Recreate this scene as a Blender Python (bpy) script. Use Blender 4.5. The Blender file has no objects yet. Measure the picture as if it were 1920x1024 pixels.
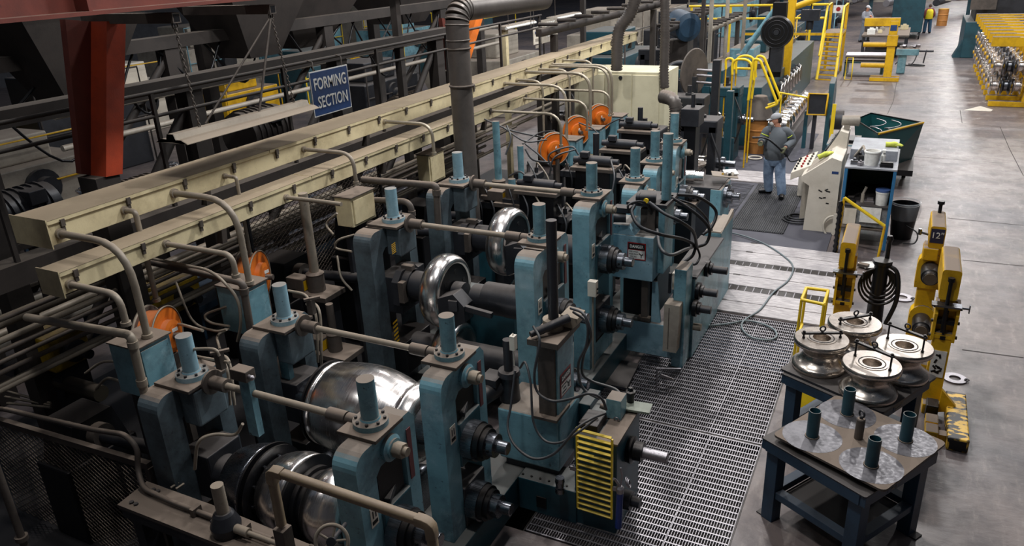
import bpy, math, random
import numpy as np
from mathutils import Vector, Matrix
random.seed(7)
SC = bpy.context.scene
COL = SC.collection
PI = math.pi
# ---------------------------------------------------------------- camera (solved from the building's three vanishing directions)
FPX = 1438.58
RX = np.array([0.89408025, 0.13426056, -0.42731091])     # world X, Y, Z axes seen from the camera (right, down, forward)
RY = np.array([0.44582642, -0.35859951, 0.8201495])
RZ = np.array([-0.04311976, -0.92378596, -0.38047364])
RW = np.array([RX, RY, RZ])
HC = 4.898
cam_d = bpy.data.cameras.new('camera'); cam = bpy.data.objects.new('camera', cam_d); COL.objects.link(cam)
cam_d.sensor_width = 36.0; cam_d.lens = FPX / 1920 * 36.0; cam_d.clip_end = 300
mr = RW @ np.diag([1, -1, -1])
cam.matrix_world = Matrix([[*mr[0], 0], [*mr[1], 0], [*mr[2], HC], [0, 0, 0, 1]])
SC.camera = cam
def ray(px, py): return RW @ np.array([px - 960, py - 512, FPX])
def AX(px, py, x): d = ray(px, py); return Vector(np.array([0, 0, HC]) + d * (x / d[0]))
def AY(px, py, y): d = ray(px, py); return Vector(np.array([0, 0, HC]) + d * (y / d[1]))
def AZ(px, py, z=0.0): d = ray(px, py); return Vector(np.array([0, 0, HC]) + d * ((z - HC) / d[2]))
# ---------------------------------------------------------------- world, lamps, exposure
SC.view_settings.view_transform = 'Standard'; SC.view_settings.look = 'None'
SC.view_settings.exposure = 0.25; SC.view_settings.gamma = 1.0; SC.view_settings.use_curve_mapping = False
W = bpy.data.worlds.new('world'); SC.world = W; W.use_nodes = True
W.node_tree.nodes['Background'].inputs[0].default_value = (0.55, 0.68, 0.9, 1)
W.node_tree.nodes['Background'].inputs[1].default_value = 0.085
def high_bay(x, y, z, watts, size=0.55, col=(1, .985, .97), shape='DISK'):
    l = bpy.data.lights.new('high_bay_lamp', 'AREA'); l.shape = shape; l.size = size; l.energy = watts * .34; l.color = col
    o = bpy.data.objects.new('high_bay_lamp', l); COL.objects.link(o); o.location = (x, y, z)
    return o
for x, y, w in [(-6.5, 1.0, 110), (-2.6, 3.5, 420), (3.5, 2.0, 15), (-6.0, 8.5, 620), (-2.2, 9.5, 1050), (4.6, 9.5, 40),
                (-11.5, 8, 90), (-16, 15, 320), (-10.5, 19, 320),
                (-4.5, 15.0, 1100), (.6, 18.0, 1400), (4.5, 23.0, 700), (-5.0, 23.0, 1000), (1.0, 28.0, 1500), (-9, 31.0, 900),
                (-17, 24, 800), (-2.5, 36.0, 1500), (5, 36.0, 1100), (-10, 44, 1200), (-2, 48, 1500), (6, 50, 900), (-18, 38, 1100)]:
    high_bay(x, y, 9.2, w)
high_bay(-6.3, 13.6, 5.3, 130, .5); high_bay(-4.0, 5.0, 7.5, 160, .8)
for y in (44, 52, 60, 68, 76, 84, 92): high_bay(3.6, y, 9.2, 1500, 1.2)      # row over the far end of the aisle
# ---------------------------------------------------------------- materials
def lin(c): return tuple((v / 255 / 12.92) if v / 255 <= .04045 else ((v / 255 + .055) / 1.055) ** 2.4 for v in c[:3]) + (1,)
MATS = {}
class NT:
    def __init__(s, name):
        s.m = bpy.data.materials.new(name); s.m.use_nodes = True; s.t = s.m.node_tree; s.b = s.t.nodes['Principled BSDF']; s.tc = s.t.nodes.new('ShaderNodeTexCoord')
    def n(s, t, **k):
        q = s.t.nodes.new(t)
        for a, v in k.items(): setattr(q, a, v)
        return q
    def l(s, a, b): s.t.links.new(a, b)
    def noise(s, scale, detail=6, rough=.6, vec=None):
        q = s.n('ShaderNodeTexNoise'); q.inputs['Scale'].default_value = scale; q.inputs['Detail'].default_value = detail; q.inputs['Roughness'].default_value = rough
        s.l(vec or s.tc.outputs['Object'], q.inputs['Vector']); return q.outputs['Fac']
    def mp(s, sc):
        q = s.n('ShaderNodeMapping'); q.inputs['Scale'].default_value = sc; s.l(s.tc.outputs['Object'], q.inputs['Vector']); return q.outputs[0]
    def ramp(s, x, a, b, o0=0., o1=1.):
        q = s.n('ShaderNodeMapRange'); q.interpolation_type = 'SMOOTHSTEP'
        for i, v in ((1, a), (2, b), (3, o0), (4, o1)): q.inputs[i].default_value = v
        s.l(x, q.inputs[0]); return q.outputs[0]
    def mix(s, f, a, b):
        q = s.n('ShaderNodeMix', data_type='RGBA')
        if isinstance(f, (int, float)): q.inputs[0].default_value = f
        else: s.l(f, q.inputs[0])
        for i, v in ((6, a), (7, b)):
            if isinstance(v, tuple): q.inputs[i].default_value = v
            else: s.l(v, q.inputs[i])
        return q.outputs[2]
    def mul(s, a, b):
        q = s.n('ShaderNodeMath', operation='MULTIPLY')
        for i, v in ((0, a), (1, b)):
            if isinstance(v, (int, float)): q.inputs[i].default_value = v
            else: s.l(v, q.inputs[i])
        return q.outputs[0]
    def up(s, a=.55, b=.95):
        g = s.n('ShaderNodeNewGeometry'); x = s.n('ShaderNodeSeparateXYZ'); s.l(g.outputs['Normal'], x.inputs[0]); return s.ramp(x.outputs[2], a, b)
    def bump(s, h, st=.2, d=.01):
        q = s.n('ShaderNodeBump'); q.inputs['Strength'].default_value = st; q.inputs['Distance'].default_value = d; s.l(h, q.inputs['Height']); s.l(q.outputs[0], s.b.inputs['Normal'])
DUST = (122, 108, 96)
def paint(name, col, dark=None, dust=.8, rough=.5, grime=.6, metal=0., scale=2.2, dustc=DUST, chip=(28, 30, 34), chips=.5, coat=0., light=None):
    t = NT(name); dark = dark or tuple(int(v * .45) for v in col)
    c = t.mix(t.ramp(t.noise(scale, 7, .7), .38, .72, 0, grime), lin(col), lin(dark))
    c = t.mix(t.mul(t.ramp(t.noise(scale * 9, 8, .75), .60, .70), chips), c, lin(chip))
    if light: c = t.mix(t.ramp(t.noise(scale * 1.6, 8, .75), .52, .66, 0, .5), c, lin(light))
    if dust > 0:
        d = t.mul(t.up(), t.ramp(t.noise(3.5, 6, .65), .1, .5, dust * .75, dust))
        c = t.mix(d, c, lin(dustc)); q = t.n('ShaderNodeMix', data_type='FLOAT'); t.l(d, q.inputs[0]); q.inputs[2].default_value = rough; q.inputs[3].default_value = .9
        t.l(q.outputs[0], t.b.inputs['Roughness'])
    else: t.b.inputs['Roughness'].default_value = rough
    t.l(c, t.b.inputs['Base Color']); t.b.inputs['Metallic'].default_value = metal
    t.b.inputs['Coat Weight'].default_value = coat
    t.bump(t.noise(60, 4, .7), .25, .004)
    MATS[name] = t.m; return t.m
def plain(name, col, rough=.5, metal=0., emit=0., alpha=None):
    t = NT(name); t.b.inputs['Base Color'].default_value = lin(col); t.b.inputs['Roughness'].default_value = rough; t.b.inputs['Metallic'].default_value = metal
    if alpha is not None: t.b.inputs['Alpha'].default_value = alpha
    n = t.noise(18, 5); c = t.mix(t.ramp(n, .4, .7, 0, .25), lin(col), lin(tuple(int(v * .6) for v in col))); t.l(c, t.b.inputs['Base Color'])
    MATS[name] = t.m; return t.m
def steel(name, col, rough=.2, brushed=(1, 40, 40), dust=0., rr=.15):
    t = NT(name); n = t.noise(4, 5, .6, t.mp(brushed)); t.l(t.ramp(n, .3, .7, rough, rough + rr), t.b.inputs['Roughness']); t.b.inputs['Metallic'].default_value = 1.
    c = t.mix(t.ramp(t.noise(2, 4), .4, .75, 0, .3), lin(col), lin(tuple(int(v * .62) for v in col)))
    if dust:
        d = t.mul(t.up(.7, .97), dust); c = t.mix(d, c, lin(DUST)); q = t.n('ShaderNodeMath', operation='SUBTRACT'); q.inputs[0].default_value = 1.; t.l(d, q.inputs[1]); t.l(q.outputs[0], t.b.inputs['Metallic'])
    t.l(c, t.b.inputs['Base Color']); MATS[name] = t.m; return t.m
BLUE = paint('blue_paint', (118, 164, 178), (44, 74, 88), dust=.95, grime=.8, rough=.42, chips=1., coat=.1, scale=1.7, light=(160, 192, 204))
LBLUE = paint('light_blue_paint', (140, 178, 194), (76, 108, 124), dust=.85, grime=.6, rough=.45, chips=1., light=(182, 208, 218))
GBLUE = paint('grimy_blue_paint', (92, 108, 116), (44, 46, 50), dust=1., grime=1., rough=.5, chips=.9, scale=1.3)
TEAL = paint('dark_teal_paint', (34, 76, 88), (20, 38, 46), dust=.5, grime=.6, rough=.4)
NAVY = paint('navy_paint', (40, 66, 88), (22, 34, 48), dust=.35, grime=.6, rough=.45, dustc=(86, 82, 80))
YEL = paint('yellow_paint', (228, 180, 24), (140, 98, 18), dust=1., grime=.55, rough=.42, chips=.9, chip=(40, 34, 24))
YELB = paint('bright_yellow_paint', (242, 208, 40), (190, 150, 30), dust=.2, grime=.3, rough=.4, chips=.4)
CREAM = paint('cream_tray_paint', (226, 212, 172), (160, 142, 108), dust=.95, grime=.6, rough=.5, chips=.7, chip=(90, 76, 56), dustc=(134, 118, 98))
WHITE = paint('offwhite_paint', (222, 214, 200), (176, 166, 150), dust=.2, grime=.4, rough=.5, chips=.35, chip=(110, 98, 84))
CABW = paint('cream_cabinet_paint', (226, 220, 190), (186, 176, 146), dust=.3, grime=.4, rough=.5, chips=.2, chip=(120, 108, 84))
GREYB = paint('grey_box_paint', (168, 160, 148), (96, 90, 84), dust=.7, grime=.5, rough=.5)
DARK = paint('oily_dark_iron', (52, 54, 60), (20, 22, 26), dust=.55, grime=.6, rough=.42, metal=.3, dustc=(96, 88, 82))
DARKC = paint('black_iron', (26, 27, 31), (12, 12, 15), dust=.15, grime=.5, rough=.35, metal=.4)
IRON = paint('dusty_brown_iron', (92, 84, 78), (40, 38, 38), dust=.9, grime=.6, rough=.6, metal=.2)
SCAF = paint('dark_scaffold_iron', (52, 46, 43), (22, 20, 20), dust=.5, grime=.6, rough=.7, dustc=(104, 94, 84))
PIPE = paint('dusty_conduit', (150, 140, 126), (92, 84, 74), dust=.75, grime=.5, rough=.5, metal=.2, dustc=(140, 126, 110))
PIPEL = paint('galvanised_conduit', (178, 168, 150), (116, 108, 94), dust=.4, grime=.4, rough=.35, metal=.5)
DUCT = paint('grey_duct_metal', (112, 106, 102), (70, 66, 64), dust=.7, grime=.5, rough=.42, metal=.45)
RED = paint('red_oxide_beam', (112, 54, 44), (66, 38, 34), dust=.5, grime=.5, rough=.6)
ORNG = paint('orange_reel_paint', (226, 118, 34), (150, 70, 28), dust=.35, grime=.5, rough=.45, chips=.3)
CHROME = steel('polished_roll_steel', (232, 226, 222), .2, (30, 1, 1), rr=.08)
CHROMEW = steel('worn_roll_steel', (214, 204, 194), .24, (2, 2, 12), dust=.65, rr=.06)
STEELD = steel('oily_machined_steel', (120, 122, 128), .22)
GRATE = steel('grating_steel', (160, 156, 160), .38, (20, 20, 20), rr=.25)
RUB = paint('black_rubber', (24, 25, 29), (14, 14, 18), dust=.25, rough=.55, grime=.4, dustc=(62, 62, 68))
MATG = paint('grey_rubber_mat', (62, 62, 72), (40, 41, 50), dust=.5, rough=.5, grime=.6, dustc=(84, 83, 92))
HOSE = paint('grey_hose', (66, 68, 72), (36, 38, 42), dust=.5, rough=.4, grime=.4, dustc=(112, 106, 100))
HOSEG = paint('grey_green_cable', (112, 126, 132), (70, 82, 88), dust=.2, rough=.4, grime=.4)
ORSEAL = plain('blue_lettering_ground', (38, 66, 118), .4)
WHT = plain('white_enamel', (236, 236, 232), .4)
BLK = plain('black_ink', (18, 18, 20), .5)
REDP = plain('red_sign_enamel', (156, 34, 36), .4)
GREEN = plain('lime_green_plastic', (110, 210, 40), .35)
def floor_mat():
    t = NT('concrete'); n1 = t.noise(.35, 8, .65); n2 = t.noise(2.2, 8, .7); n3 = t.noise(9, 6, .7, t.mp((1, .25, 1)))
    c = t.mix(t.ramp(n1, .35, .7), lin((116, 103, 98)), lin((76, 71, 75)))
    c = t.mix(t.ramp(n2, .42, .75, 0, .55), c, lin((58, 54, 60)))
    c = t.mix(t.ramp(n3, .5, .8, 0, .35), c, lin((172, 160, 150)))
    t.l(c, t.b.inputs['Base Color']); t.l(t.ramp(n2, .3, .7, .38, .55), t.b.inputs['Roughness']); t.b.inputs['Coat Weight'].default_value = .12; t.b.inputs['Coat Roughness'].default_value = .3
    t.bump(t.noise(5, 6, .6, t.mp((1, 2.2, 1))), .35, .02); return t.m
CONC = floor_mat()
def wood_mat():
    t = NT('worn_grey_boards'); n = t.noise(5, 8, .75, t.mp((1.2, 9, 9)))
    c = t.mix(t.ramp(n, .3, .7), lin((206, 200, 200)), lin((138, 132, 134)))
    c = t.mix(t.ramp(t.noise(1.5, 6), .45, .8, 0, .5), c, lin((104, 100, 106)))
    t.l(c, t.b.inputs['Base Color']); t.b.inputs['Roughness'].default_value = .55; t.bump(n, .4, .01); return t.m
WOOD = wood_mat()
# ---------------------------------------------------------------- mesh building
class MB:
    def __init__(s): s.v = []; s.f = []; s.s = []
    def add(s, V, F, S):
        b = len(s.v); s.v += [tuple(v) for v in V]; s.f += [tuple(i + b for i in f) for f in F]; s.s += (S if isinstance(S, list) else [S] * len(F)); return s
    def box(s, c, d, rot=None, M=None):
        c = Vector(c); x, y, z = d[0] / 2, d[1] / 2, d[2] / 2
        V = [Vector((i * x, j * y, k * z)) for k in (-1, 1) for j in (-1, 1) for i in (-1, 1)]
        if rot: R = Matrix.Rotation(rot[0], 3, 'X') if len(rot) == 3 and not (rot[1] or rot[2]) else (Matrix.Rotation(rot[2], 3, 'Z') @ Matrix.Rotation(rot[1], 3, 'Y') @ Matrix.Rotation(rot[0], 3, 'X')); V = [R @ v for v in V]
        V = [v + c for v in V]
        if M: V = [M @ v for v in V]
        return s.add(V, [(0, 2, 3, 1), (4, 5, 7, 6), (0, 1, 5, 4), (1, 3, 7, 5), (3, 2, 6, 7), (2, 0, 4, 6)], False)
    def bb(s, x0, x1, y0, y1, z0, z1): return s.box(((x0 + x1) / 2, (y0 + y1) / 2, (z0 + z1) / 2), (abs(x1 - x0), abs(y1 - y0), abs(z1 - z0)))
    def cyl(s, a, b, r, r2=None, n=16, caps=True):
        return s.lathe([(0, r), ((Vector(b) - Vector(a)).length, r if r2 is None else r2)], a, Vector(b) - Vector(a), n, caps)
    def lathe(s, prof, o, ax=(0, 0, 1), n=24, caps=True, sharp=True):
        """prof: list of (height along the axis, radius)"""
        o = Vector(o); ax = Vector(ax).normalized(); u = ax.orthogonal().normalized(); w = ax.cross(u)
        ring = [(math.cos(2 * PI * i / n), math.sin(2 * PI * i / n)) for i in range(n)]
        P = lambda h, r: [o + ax * h + (u * c + w * q) * r for c, q in ring]
        for k in range(len(prof) - 1):
            (h0, r0), (h1, r1) = prof[k], prof[k + 1]
            if abs(h0 - h1) < 1e-9 and abs(r0 - r1) < 1e-9: continue
            if sharp or k == 0: b = len(s.v); s.v += [tuple(p) for p in P(h0, r0)]
            else: b = len(s.v) - n
            s.v += [tuple(p) for p in P(h1, r1)]
            for i in range(n):
                j = (i + 1) % n; s.f.append((b + i, b + j, b + n + j, b + n + i)); s.s.append(abs(h0 - h1) > 1e-9 or not sharp)
        if caps:
            if prof[0][1] > 1e-6: s.add(P(*prof[0]), [tuple(reversed(range(n)))], False)
            if prof[-1][1] > 1e-6: s.add(P(*prof[-1]), [tuple(range(n))], False)
        return s
    def tube(s, pts, r, n=8, closed=False):
        pts = [Vector(p) for p in pts]; m = len(pts)
        if m < 2: return s
        T = []
        for i in range(m):
            a = pts[(i - 1) % m] if (closed or i) else pts[0]; b = pts[(i + 1) % m] if (closed or i < m - 1) else pts[-1]
            d = (b - a); T.append(d.normalized() if d.length > 1e-9 else Vector((0, 0, 1)))
        u = T[0].orthogonal().normalized(); b = len(s.v)
        for i in range(m):
            u = (u - T[i] * u.dot(T[i])); u = u.normalized() if u.length > 1e-6 else T[i].orthogonal().normalized(); w = T[i].cross(u)
            rr = r[i] if isinstance(r, (list, tuple)) else r
            s.v += [tuple(pts[i] + (u * math.cos(2 * PI * k / n) + w * math.sin(2 * PI * k / n)) * rr) for k in range(n)]
        for i in range(m if closed else m - 1):
            i2 = (i + 1) % m
            for k in range(n):
                k2 = (k + 1) % n; s.f.append((b + i * n + k, b + i * n + k2, b + i2 * n + k2, b + i2 * n + k)); s.s.append(True)
        if not closed:
            s.add(s.v[b:b + n], [tuple(reversed(range(n)))], False); s.add(s.v[b + (m - 1) * n:b + m * n], [tuple(range(n))], False)
        return s
    def prism(s, out, d, fn, smooth=False):
        """out: list of 2-D outline points; fn(u, v, w) -> world; extruded from w=0 to w=d"""
        n = len(out); A = [fn(u, v, 0) for u, v in out]; B = [fn(u, v, d) for u, v in out]
        s.add(A + B, [tuple(reversed(range(n))), tuple(range(n, 2 * n))], False)
        s.add(A + B, [(i, (i + 1) % n, n + (i + 1) % n, n + i) for i in range(n)], smooth); return s
    def torus(s, c, ax, R, r, n=24, m=8, a0=0, a1=2 * PI):
        ax = Vector(ax).normalized(); u = ax.orthogonal().normalized(); w = ax.cross(u); full = abs(a1 - a0 - 2 * PI) < 1e-6
        k = n if full else n + 1
        return s.tube([Vector(c) + (u * math.cos(a0 + (a1 - a0) * i / n) + w * math.sin(a0 + (a1 - a0) * i / n)) * R for i in range(k)], r, m, closed=full)
    def build(s, name, mat, parent=None, bevel=0, kind=None, label=None):
        off = Vector((0, 0, 0)); p = parent
        while p is not None: off += p.location; p = p.parent
        me = bpy.data.meshes.new(name); me.from_pydata([tuple(Vector(v) - off) for v in s.v], [], s.f)
        me.polygons.foreach_set('use_smooth', s.s); me.materials.append(mat); me.update()
        o = bpy.data.objects.new(name, me); COL.objects.link(o)
        if parent is not None: o.parent = parent
        if bevel: b = o.modifiers.new('bevel', 'BEVEL'); b.width = bevel; b.segments = 2; b.limit_method = 'ANGLE'; b.angle_limit = .9
        if kind: o['kind'] = kind
        if label: o['label'] = label
        return o
def tag(o, label, cat, group=None, kind=None):
    o['label'] = label; o['category'] = cat
    if group: o['group'] = group
    if kind: o['kind'] = kind
    return o
def thing(name, label, cat, loc=(0, 0, 0), group=None):
    o = bpy.data.objects.new(name, None); COL.objects.link(o); o.location = loc; o.empty_display_size = .1; return tag(o, label, cat, group)
def dup(root, loc, rz=0., label=None, group=None, sc=None):
    r = root.copy(); COL.objects.link(r); r.location = loc; r.rotation_euler = (0, 0, rz)
    if sc: r.scale = sc
    if label: r['label'] = label
    if group: r['group'] = group
    for ch in [c for c in root.children]:
        c = ch.copy(); COL.objects.link(c); c.parent = r
        for g in [g for g in ch.children]: d = g.copy(); COL.objects.link(d); d.parent = c
    return r
def fillet(pts, r, k=6):
    pts = [Vector(p) for p in pts]; out = [pts[0]]
    for i in range(1, len(pts) - 1):
        a, b, c = pts[i - 1], pts[i], pts[i + 1]; d1 = (a - b); d2 = (c - b); q = min(r, d1.length * .49, d2.length * .49); p0 = b + d1.normalized() * q; p1 = b + d2.normalized() * q
        for j in range(k + 1): t = j / k; out.append(p0 * (1 - t) ** 2 + b * 2 * t * (1 - t) + p1 * t * t)
    out.append(pts[-1]); return out
def spline(pts, k=8):
    P = [Vector(p) for p in pts]; P = [P[0] * 2 - P[1]] + P + [P[-1] * 2 - P[-2]]; out = []
    for i in range(1, len(P) - 2):
        for j in range(k):
            t = j / k; a, b, c, d = P[i - 1], P[i], P[i + 1], P[i + 2]
            out.append(.5 * ((2 * b) + (c - a) * t + (2 * a - 5 * b + 4 * c - d) * t * t + (3 * b - a - 3 * c + d) * t ** 3))
    out.append(P[-2]); return out
def YZ(x): return lambda u, v, w: Vector((x + w, u, v))        # outline in Y-Z, extruded along +X
def XZ(y): return lambda u, v, w: Vector((u, y + w, v))
def XY(z): return lambda u, v, w: Vector((u, v, z + w))
def rrect(u0, u1, v0, v1, r, k=4):
    o = []
    for cu, cv, a in ((u1 - r, v0 + r, -90), (u1 - r, v1 - r, 0), (u0 + r, v1 - r, 90), (u0 + r, v0 + r, 180)):
        for i in range(k + 1): q = math.radians(a + 90 * i / k); o.append((cu + r * math.cos(q), cv + r * math.sin(q)))
    return o
def text(s_, size, loc, right, up, mat, parent, name='lettering', depth=.002, align='CENTER', bold=.0, sx=1.0):
    c = bpy.data.curves.new(name, 'FONT'); c.body = s_; c.size = size; c.extrude = depth; c.align_x = align; c.align_y = 'CENTER'; c.offset = bold; c.resolution_u = 3; c.fill_mode = 'BOTH'
    o = bpy.data.objects.new(name, c); COL.objects.link(o); c.materials.append(mat)
    R = Vector(right).normalized(); U = Vector(up); U = (U - R * U.dot(R)).normalized(); N_ = R.cross(U)
    off = Vector((0, 0, 0)); p = parent
    while p is not None: off += p.location; p = p.parent
    bpy.context.view_layer.update(); me = bpy.data.meshes.new_from_object(o); bpy.data.objects.remove(o); o = bpy.data.objects.new(name, me); COL.objects.link(o)
    o.parent = parent; q = Vector(loc) - off
    o.matrix_local = Matrix([[R.x * sx, U.x, N_.x, q.x], [R.y * sx, U.y, N_.y, q.y], [R.z * sx, U.z, N_.z, q.z], [0, 0, 0, 1]])
    return o
def front(y0, l, t, r, b):
    """X and Z ranges of an upright rectangle standing at depth y0 and seen between pixels l,t,r,b"""
    xm, ym = (l + r) / 2, (t + b) / 2
    return AY(l, ym, y0).x, AY(r, ym, y0).x, AY(xm, b, y0).z, AY(xm, t, y0).z
def side(x0, l, t, r, b):
    xm, ym = (l + r) / 2, (t + b) / 2
    return AX(l, ym, x0).y, AX(r, ym, x0).y, AX(xm, b, x0).z, AX(xm, t, x0).z
# ================================================================ THE SETTING
m = MB(); m.bb(-24, 12, -1, 5.0, -.3, 0); m.bb(-.86, 12, 5, 10.29, -.3, 0); m.bb(-24, -3.3, 5, 10.29, -.3, 0); m.bb(-3.3, -2.62, 8.2, 10.29, -.3, 0); m.bb(-24, 12, 10.29, 95, -.3, 0)
floor = m.build('floor', CONC); floor['kind'] = 'structure'; floor['label'] = 'stained grey brown concrete factory floor with dark saw-cut joints'
m = MB(); m.bb(-3.3, -.86, 5.0, 10.29, -.9, -.8); m.bb(-3.34, -3.3, 5, 10.29, -.8, -.3); m.bb(-.86, -.82, 5, 10.29, -.8, -.3)
m.build('pit_lining', DARKC, floor)
JT = plain('joint_filler', (58, 52, 50), .8)
def joint(pts, w=.018):
    m = MB(); P = [AZ(*p) for p in pts]
    for a, b in zip(P, P[1:]):
        d = (b - a); n_ = Vector((-d.y, d.x, 0)).normalized() * w / 2
        m.add([a - n_ + Vector((0, 0, .003)), b - n_ + Vector((0, 0, .003)), b + n_ + Vector((0, 0, .003)), a + n_ + Vector((0, 0, .003))], [(0, 1, 2, 3)], False)
    m.build('floor_joint', JT, floor)
for J in [[(1875, 238), (1893, 280), (1919, 330)], [(1800, 207), (1804, 231)], [(1804, 231), (1875, 238)], [(1800, 207), (1865, 209)], [(1681, 155), (1675, 190), (1664, 214)],
          [(1777, 409), (1919, 423)], [(1805, 488), (1919, 499)], [(1804, 656), (1919, 671)], [(1690, 292), (1880, 306)], [(1570, 205), (1664, 214)]]:
    joint(J)
m = MB(); a = [AZ(*p) for p in ((1806, 207), (1838, 199), (1862, 206), (1858, 209))]
m.add([p + Vector((0, 0, .004)) for p in a], [(0, 1, 2, 3)], False); m.build('floor_patch', WHITE, floor)
STN = paint('oil_stain', (74, 72, 84), (58, 57, 68), dust=0, rough=.3, grime=.6)
# steel grating panels, each bar real
def grating_mesh(w, l, px=.0245, py=.0905, bh=.035):
    m = MB(); t = .004
    nx = max(2, int(round(w / px))); ny = max(2, int(round(l / py)))
    for i in range(nx + 1): x = w * i / nx; m.bb(x - t / 2 - .0005, x + t / 2 + .0005, 0, l, -bh, 0)
    for j in range(ny + 1): y = l * j / ny; m.bb(0, w, y - .0075, y + .0075, -.02, .001)
    m.bb(-.003, .003, 0, l, -bh, .001); m.bb(w - .003, w + .003, 0, l, -bh, .001)
    return m
cache = {}
def grating(x0, x1, y0, y1, parent=floor, z=0.0):
    k = (round(x1 - x0, 3), round(y1 - y0, 3))
    if k not in cache:
        o = grating_mesh(x1 - x0, y1 - y0).build('grating_panel', GRATE, parent); cache[k] = o
    else:
        o = cache[k].copy(); COL.objects.link(o); o.parent = parent
    o.location = (x0, y0, z); return o
g = .012
XS = [(-2.6, -2.055), (-2.05, -1.425), (-1.42, -.87)]
for x0, x1 in XS:
    grating(x0, x1, 7.22, 10.27)
for x0, x1 in [(-2.6, -2.0), (-1.99, -1.4), (-1.39, -.87)]:
    grating(x0, x1, 5.03, 7.17)
for y0_, y1_ in ((5.98, 7.17), (7.22, 8.18)): grating(-3.22, -2.64, y0_, y1_)
m = MB(); m.bb(-2.62, -.86, 7.175, 7.215, -.12, -.005); m.bb(-2.62, -2.605, 5, 10.29, -.1, .002); m.bb(-.865, -.85, 5, 10.29, -.1, .004); m.build('grating_rail', DARKC, floor)
# grey boards with narrow drain grates between
rows = [(10.31, 10.68, 0), (10.70, 11.10, 0), (11.11, 11.29, 1), (11.31, 11.71, 0), (11.73, 12.13, 0), (12.14, 12.31, 1), (12.33, 12.78, 0), (12.80, 13.24, 0), (17.2, 17.6, 0), (17.62, 18.1, 0)]
for y0, y1, gr in rows:
    if y0 > 17: xa, xb = -3.3, -1.6
    else: xa, xb = -2.75, -.42
    if not gr:
        m = MB(); m.bb(xa, xb, y0, y1, .001, .03); m.build('board', WOOD, floor, bevel=.004)
        if y0 < 17:
            m = MB(); m.prism(rrect(-2.1, -1.98, y1 - .02, y1 + .035, .02), .002, XY(.029)); m.build('lifting_slot', DARKC, floor)
    else:
        m = MB(); m.bb(xa, xb, y0, y1, .001, .022); dg = m.build('drain_grate', DARKC, floor)
        m = MB(); x = xa
        while x < xb: m.bb(x, x + .012, y0, y1, .02, .028); x += .118
        m.build('grate_bar', GRATE, floor)
# walls and roof that close the hall
WALLM = paint('dull_blue_cladding', (64, 66, 72), (40, 42, 48), dust=.1, rough=.7)
m = MB(); m.bb(-40, 16, 95, 95.3, 0, 12); w_ = m.build('wall_back', WALLM); w_['kind'] = 'structure'
m = MB(); m.bb(12, 12.3, -3, 95, 0, 12); w_ = m.build('wall_right', WALLM); w_['kind'] = 'structure'
m = MB(); m.bb(-40.3, -40, -3, 95, 0, 12); w_ = m.build('wall_left', WALLM); w_['kind'] = 'structure'
m = MB(); m.bb(-40, 12, -3.3, -3, 0, 12); w_ = m.build('wall_front', WALLM); w_['kind'] = 'structure'
m = MB(); m.bb(-40, -24, -3, 95, -.3, 0); m.bb(-24, 12, -3, -1, -.3, 0); m.build('floor_slab', CONC, floor)

# ================================================================ MATS AND LOOSE THINGS ON THE FLOOR
m = MB(); m.bb(-3.3, -.85, 13.27, 17.15, .001, .014); tag(m.build('rubber_mat', MATG, bevel=.003), 'flat grey rubber floor sheet under the ribbed mat beside the boards', 'mat')
m = MB(); m.bb(-3.9, -2.0, 18.15, 22.6, .001, .012); tag(m.build('rubber_mat', MATG), 'grey rubber floor sheet behind the worker by the far drum', 'mat')
t = thing('ribbed_mat', 'black ribbed rubber mat under the standing worker', 'mat', (-2.15, 15.5, .015))
m = MB(); m.bb(-2.65, -1.66, 13.92, 17.08, .015, .026); m.build('mat_base', RUB, t)
for i in range(27):
    x = -2.64 + i * .0372; m = MB(); m.bb(x, x + .02, 13.94, 17.06, .026, .036); m.build('rib', RUB, t)
t = thing('ribbed_mat', 'small worn ribbed mat left of the worker against the machine', 'mat', (-3.0, 15.5, .015))
m = MB(); m.bb(-3.2, -2.72, 14.6, 17.0, .015, .022); m.build('mat_base', RUB, t)
for i in range(26): y = 14.62 + i * .092; m = MB(); m.bb(-3.19, -2.73, y, y + .05, .022, .03); m.build('rib', MATG, t)

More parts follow.
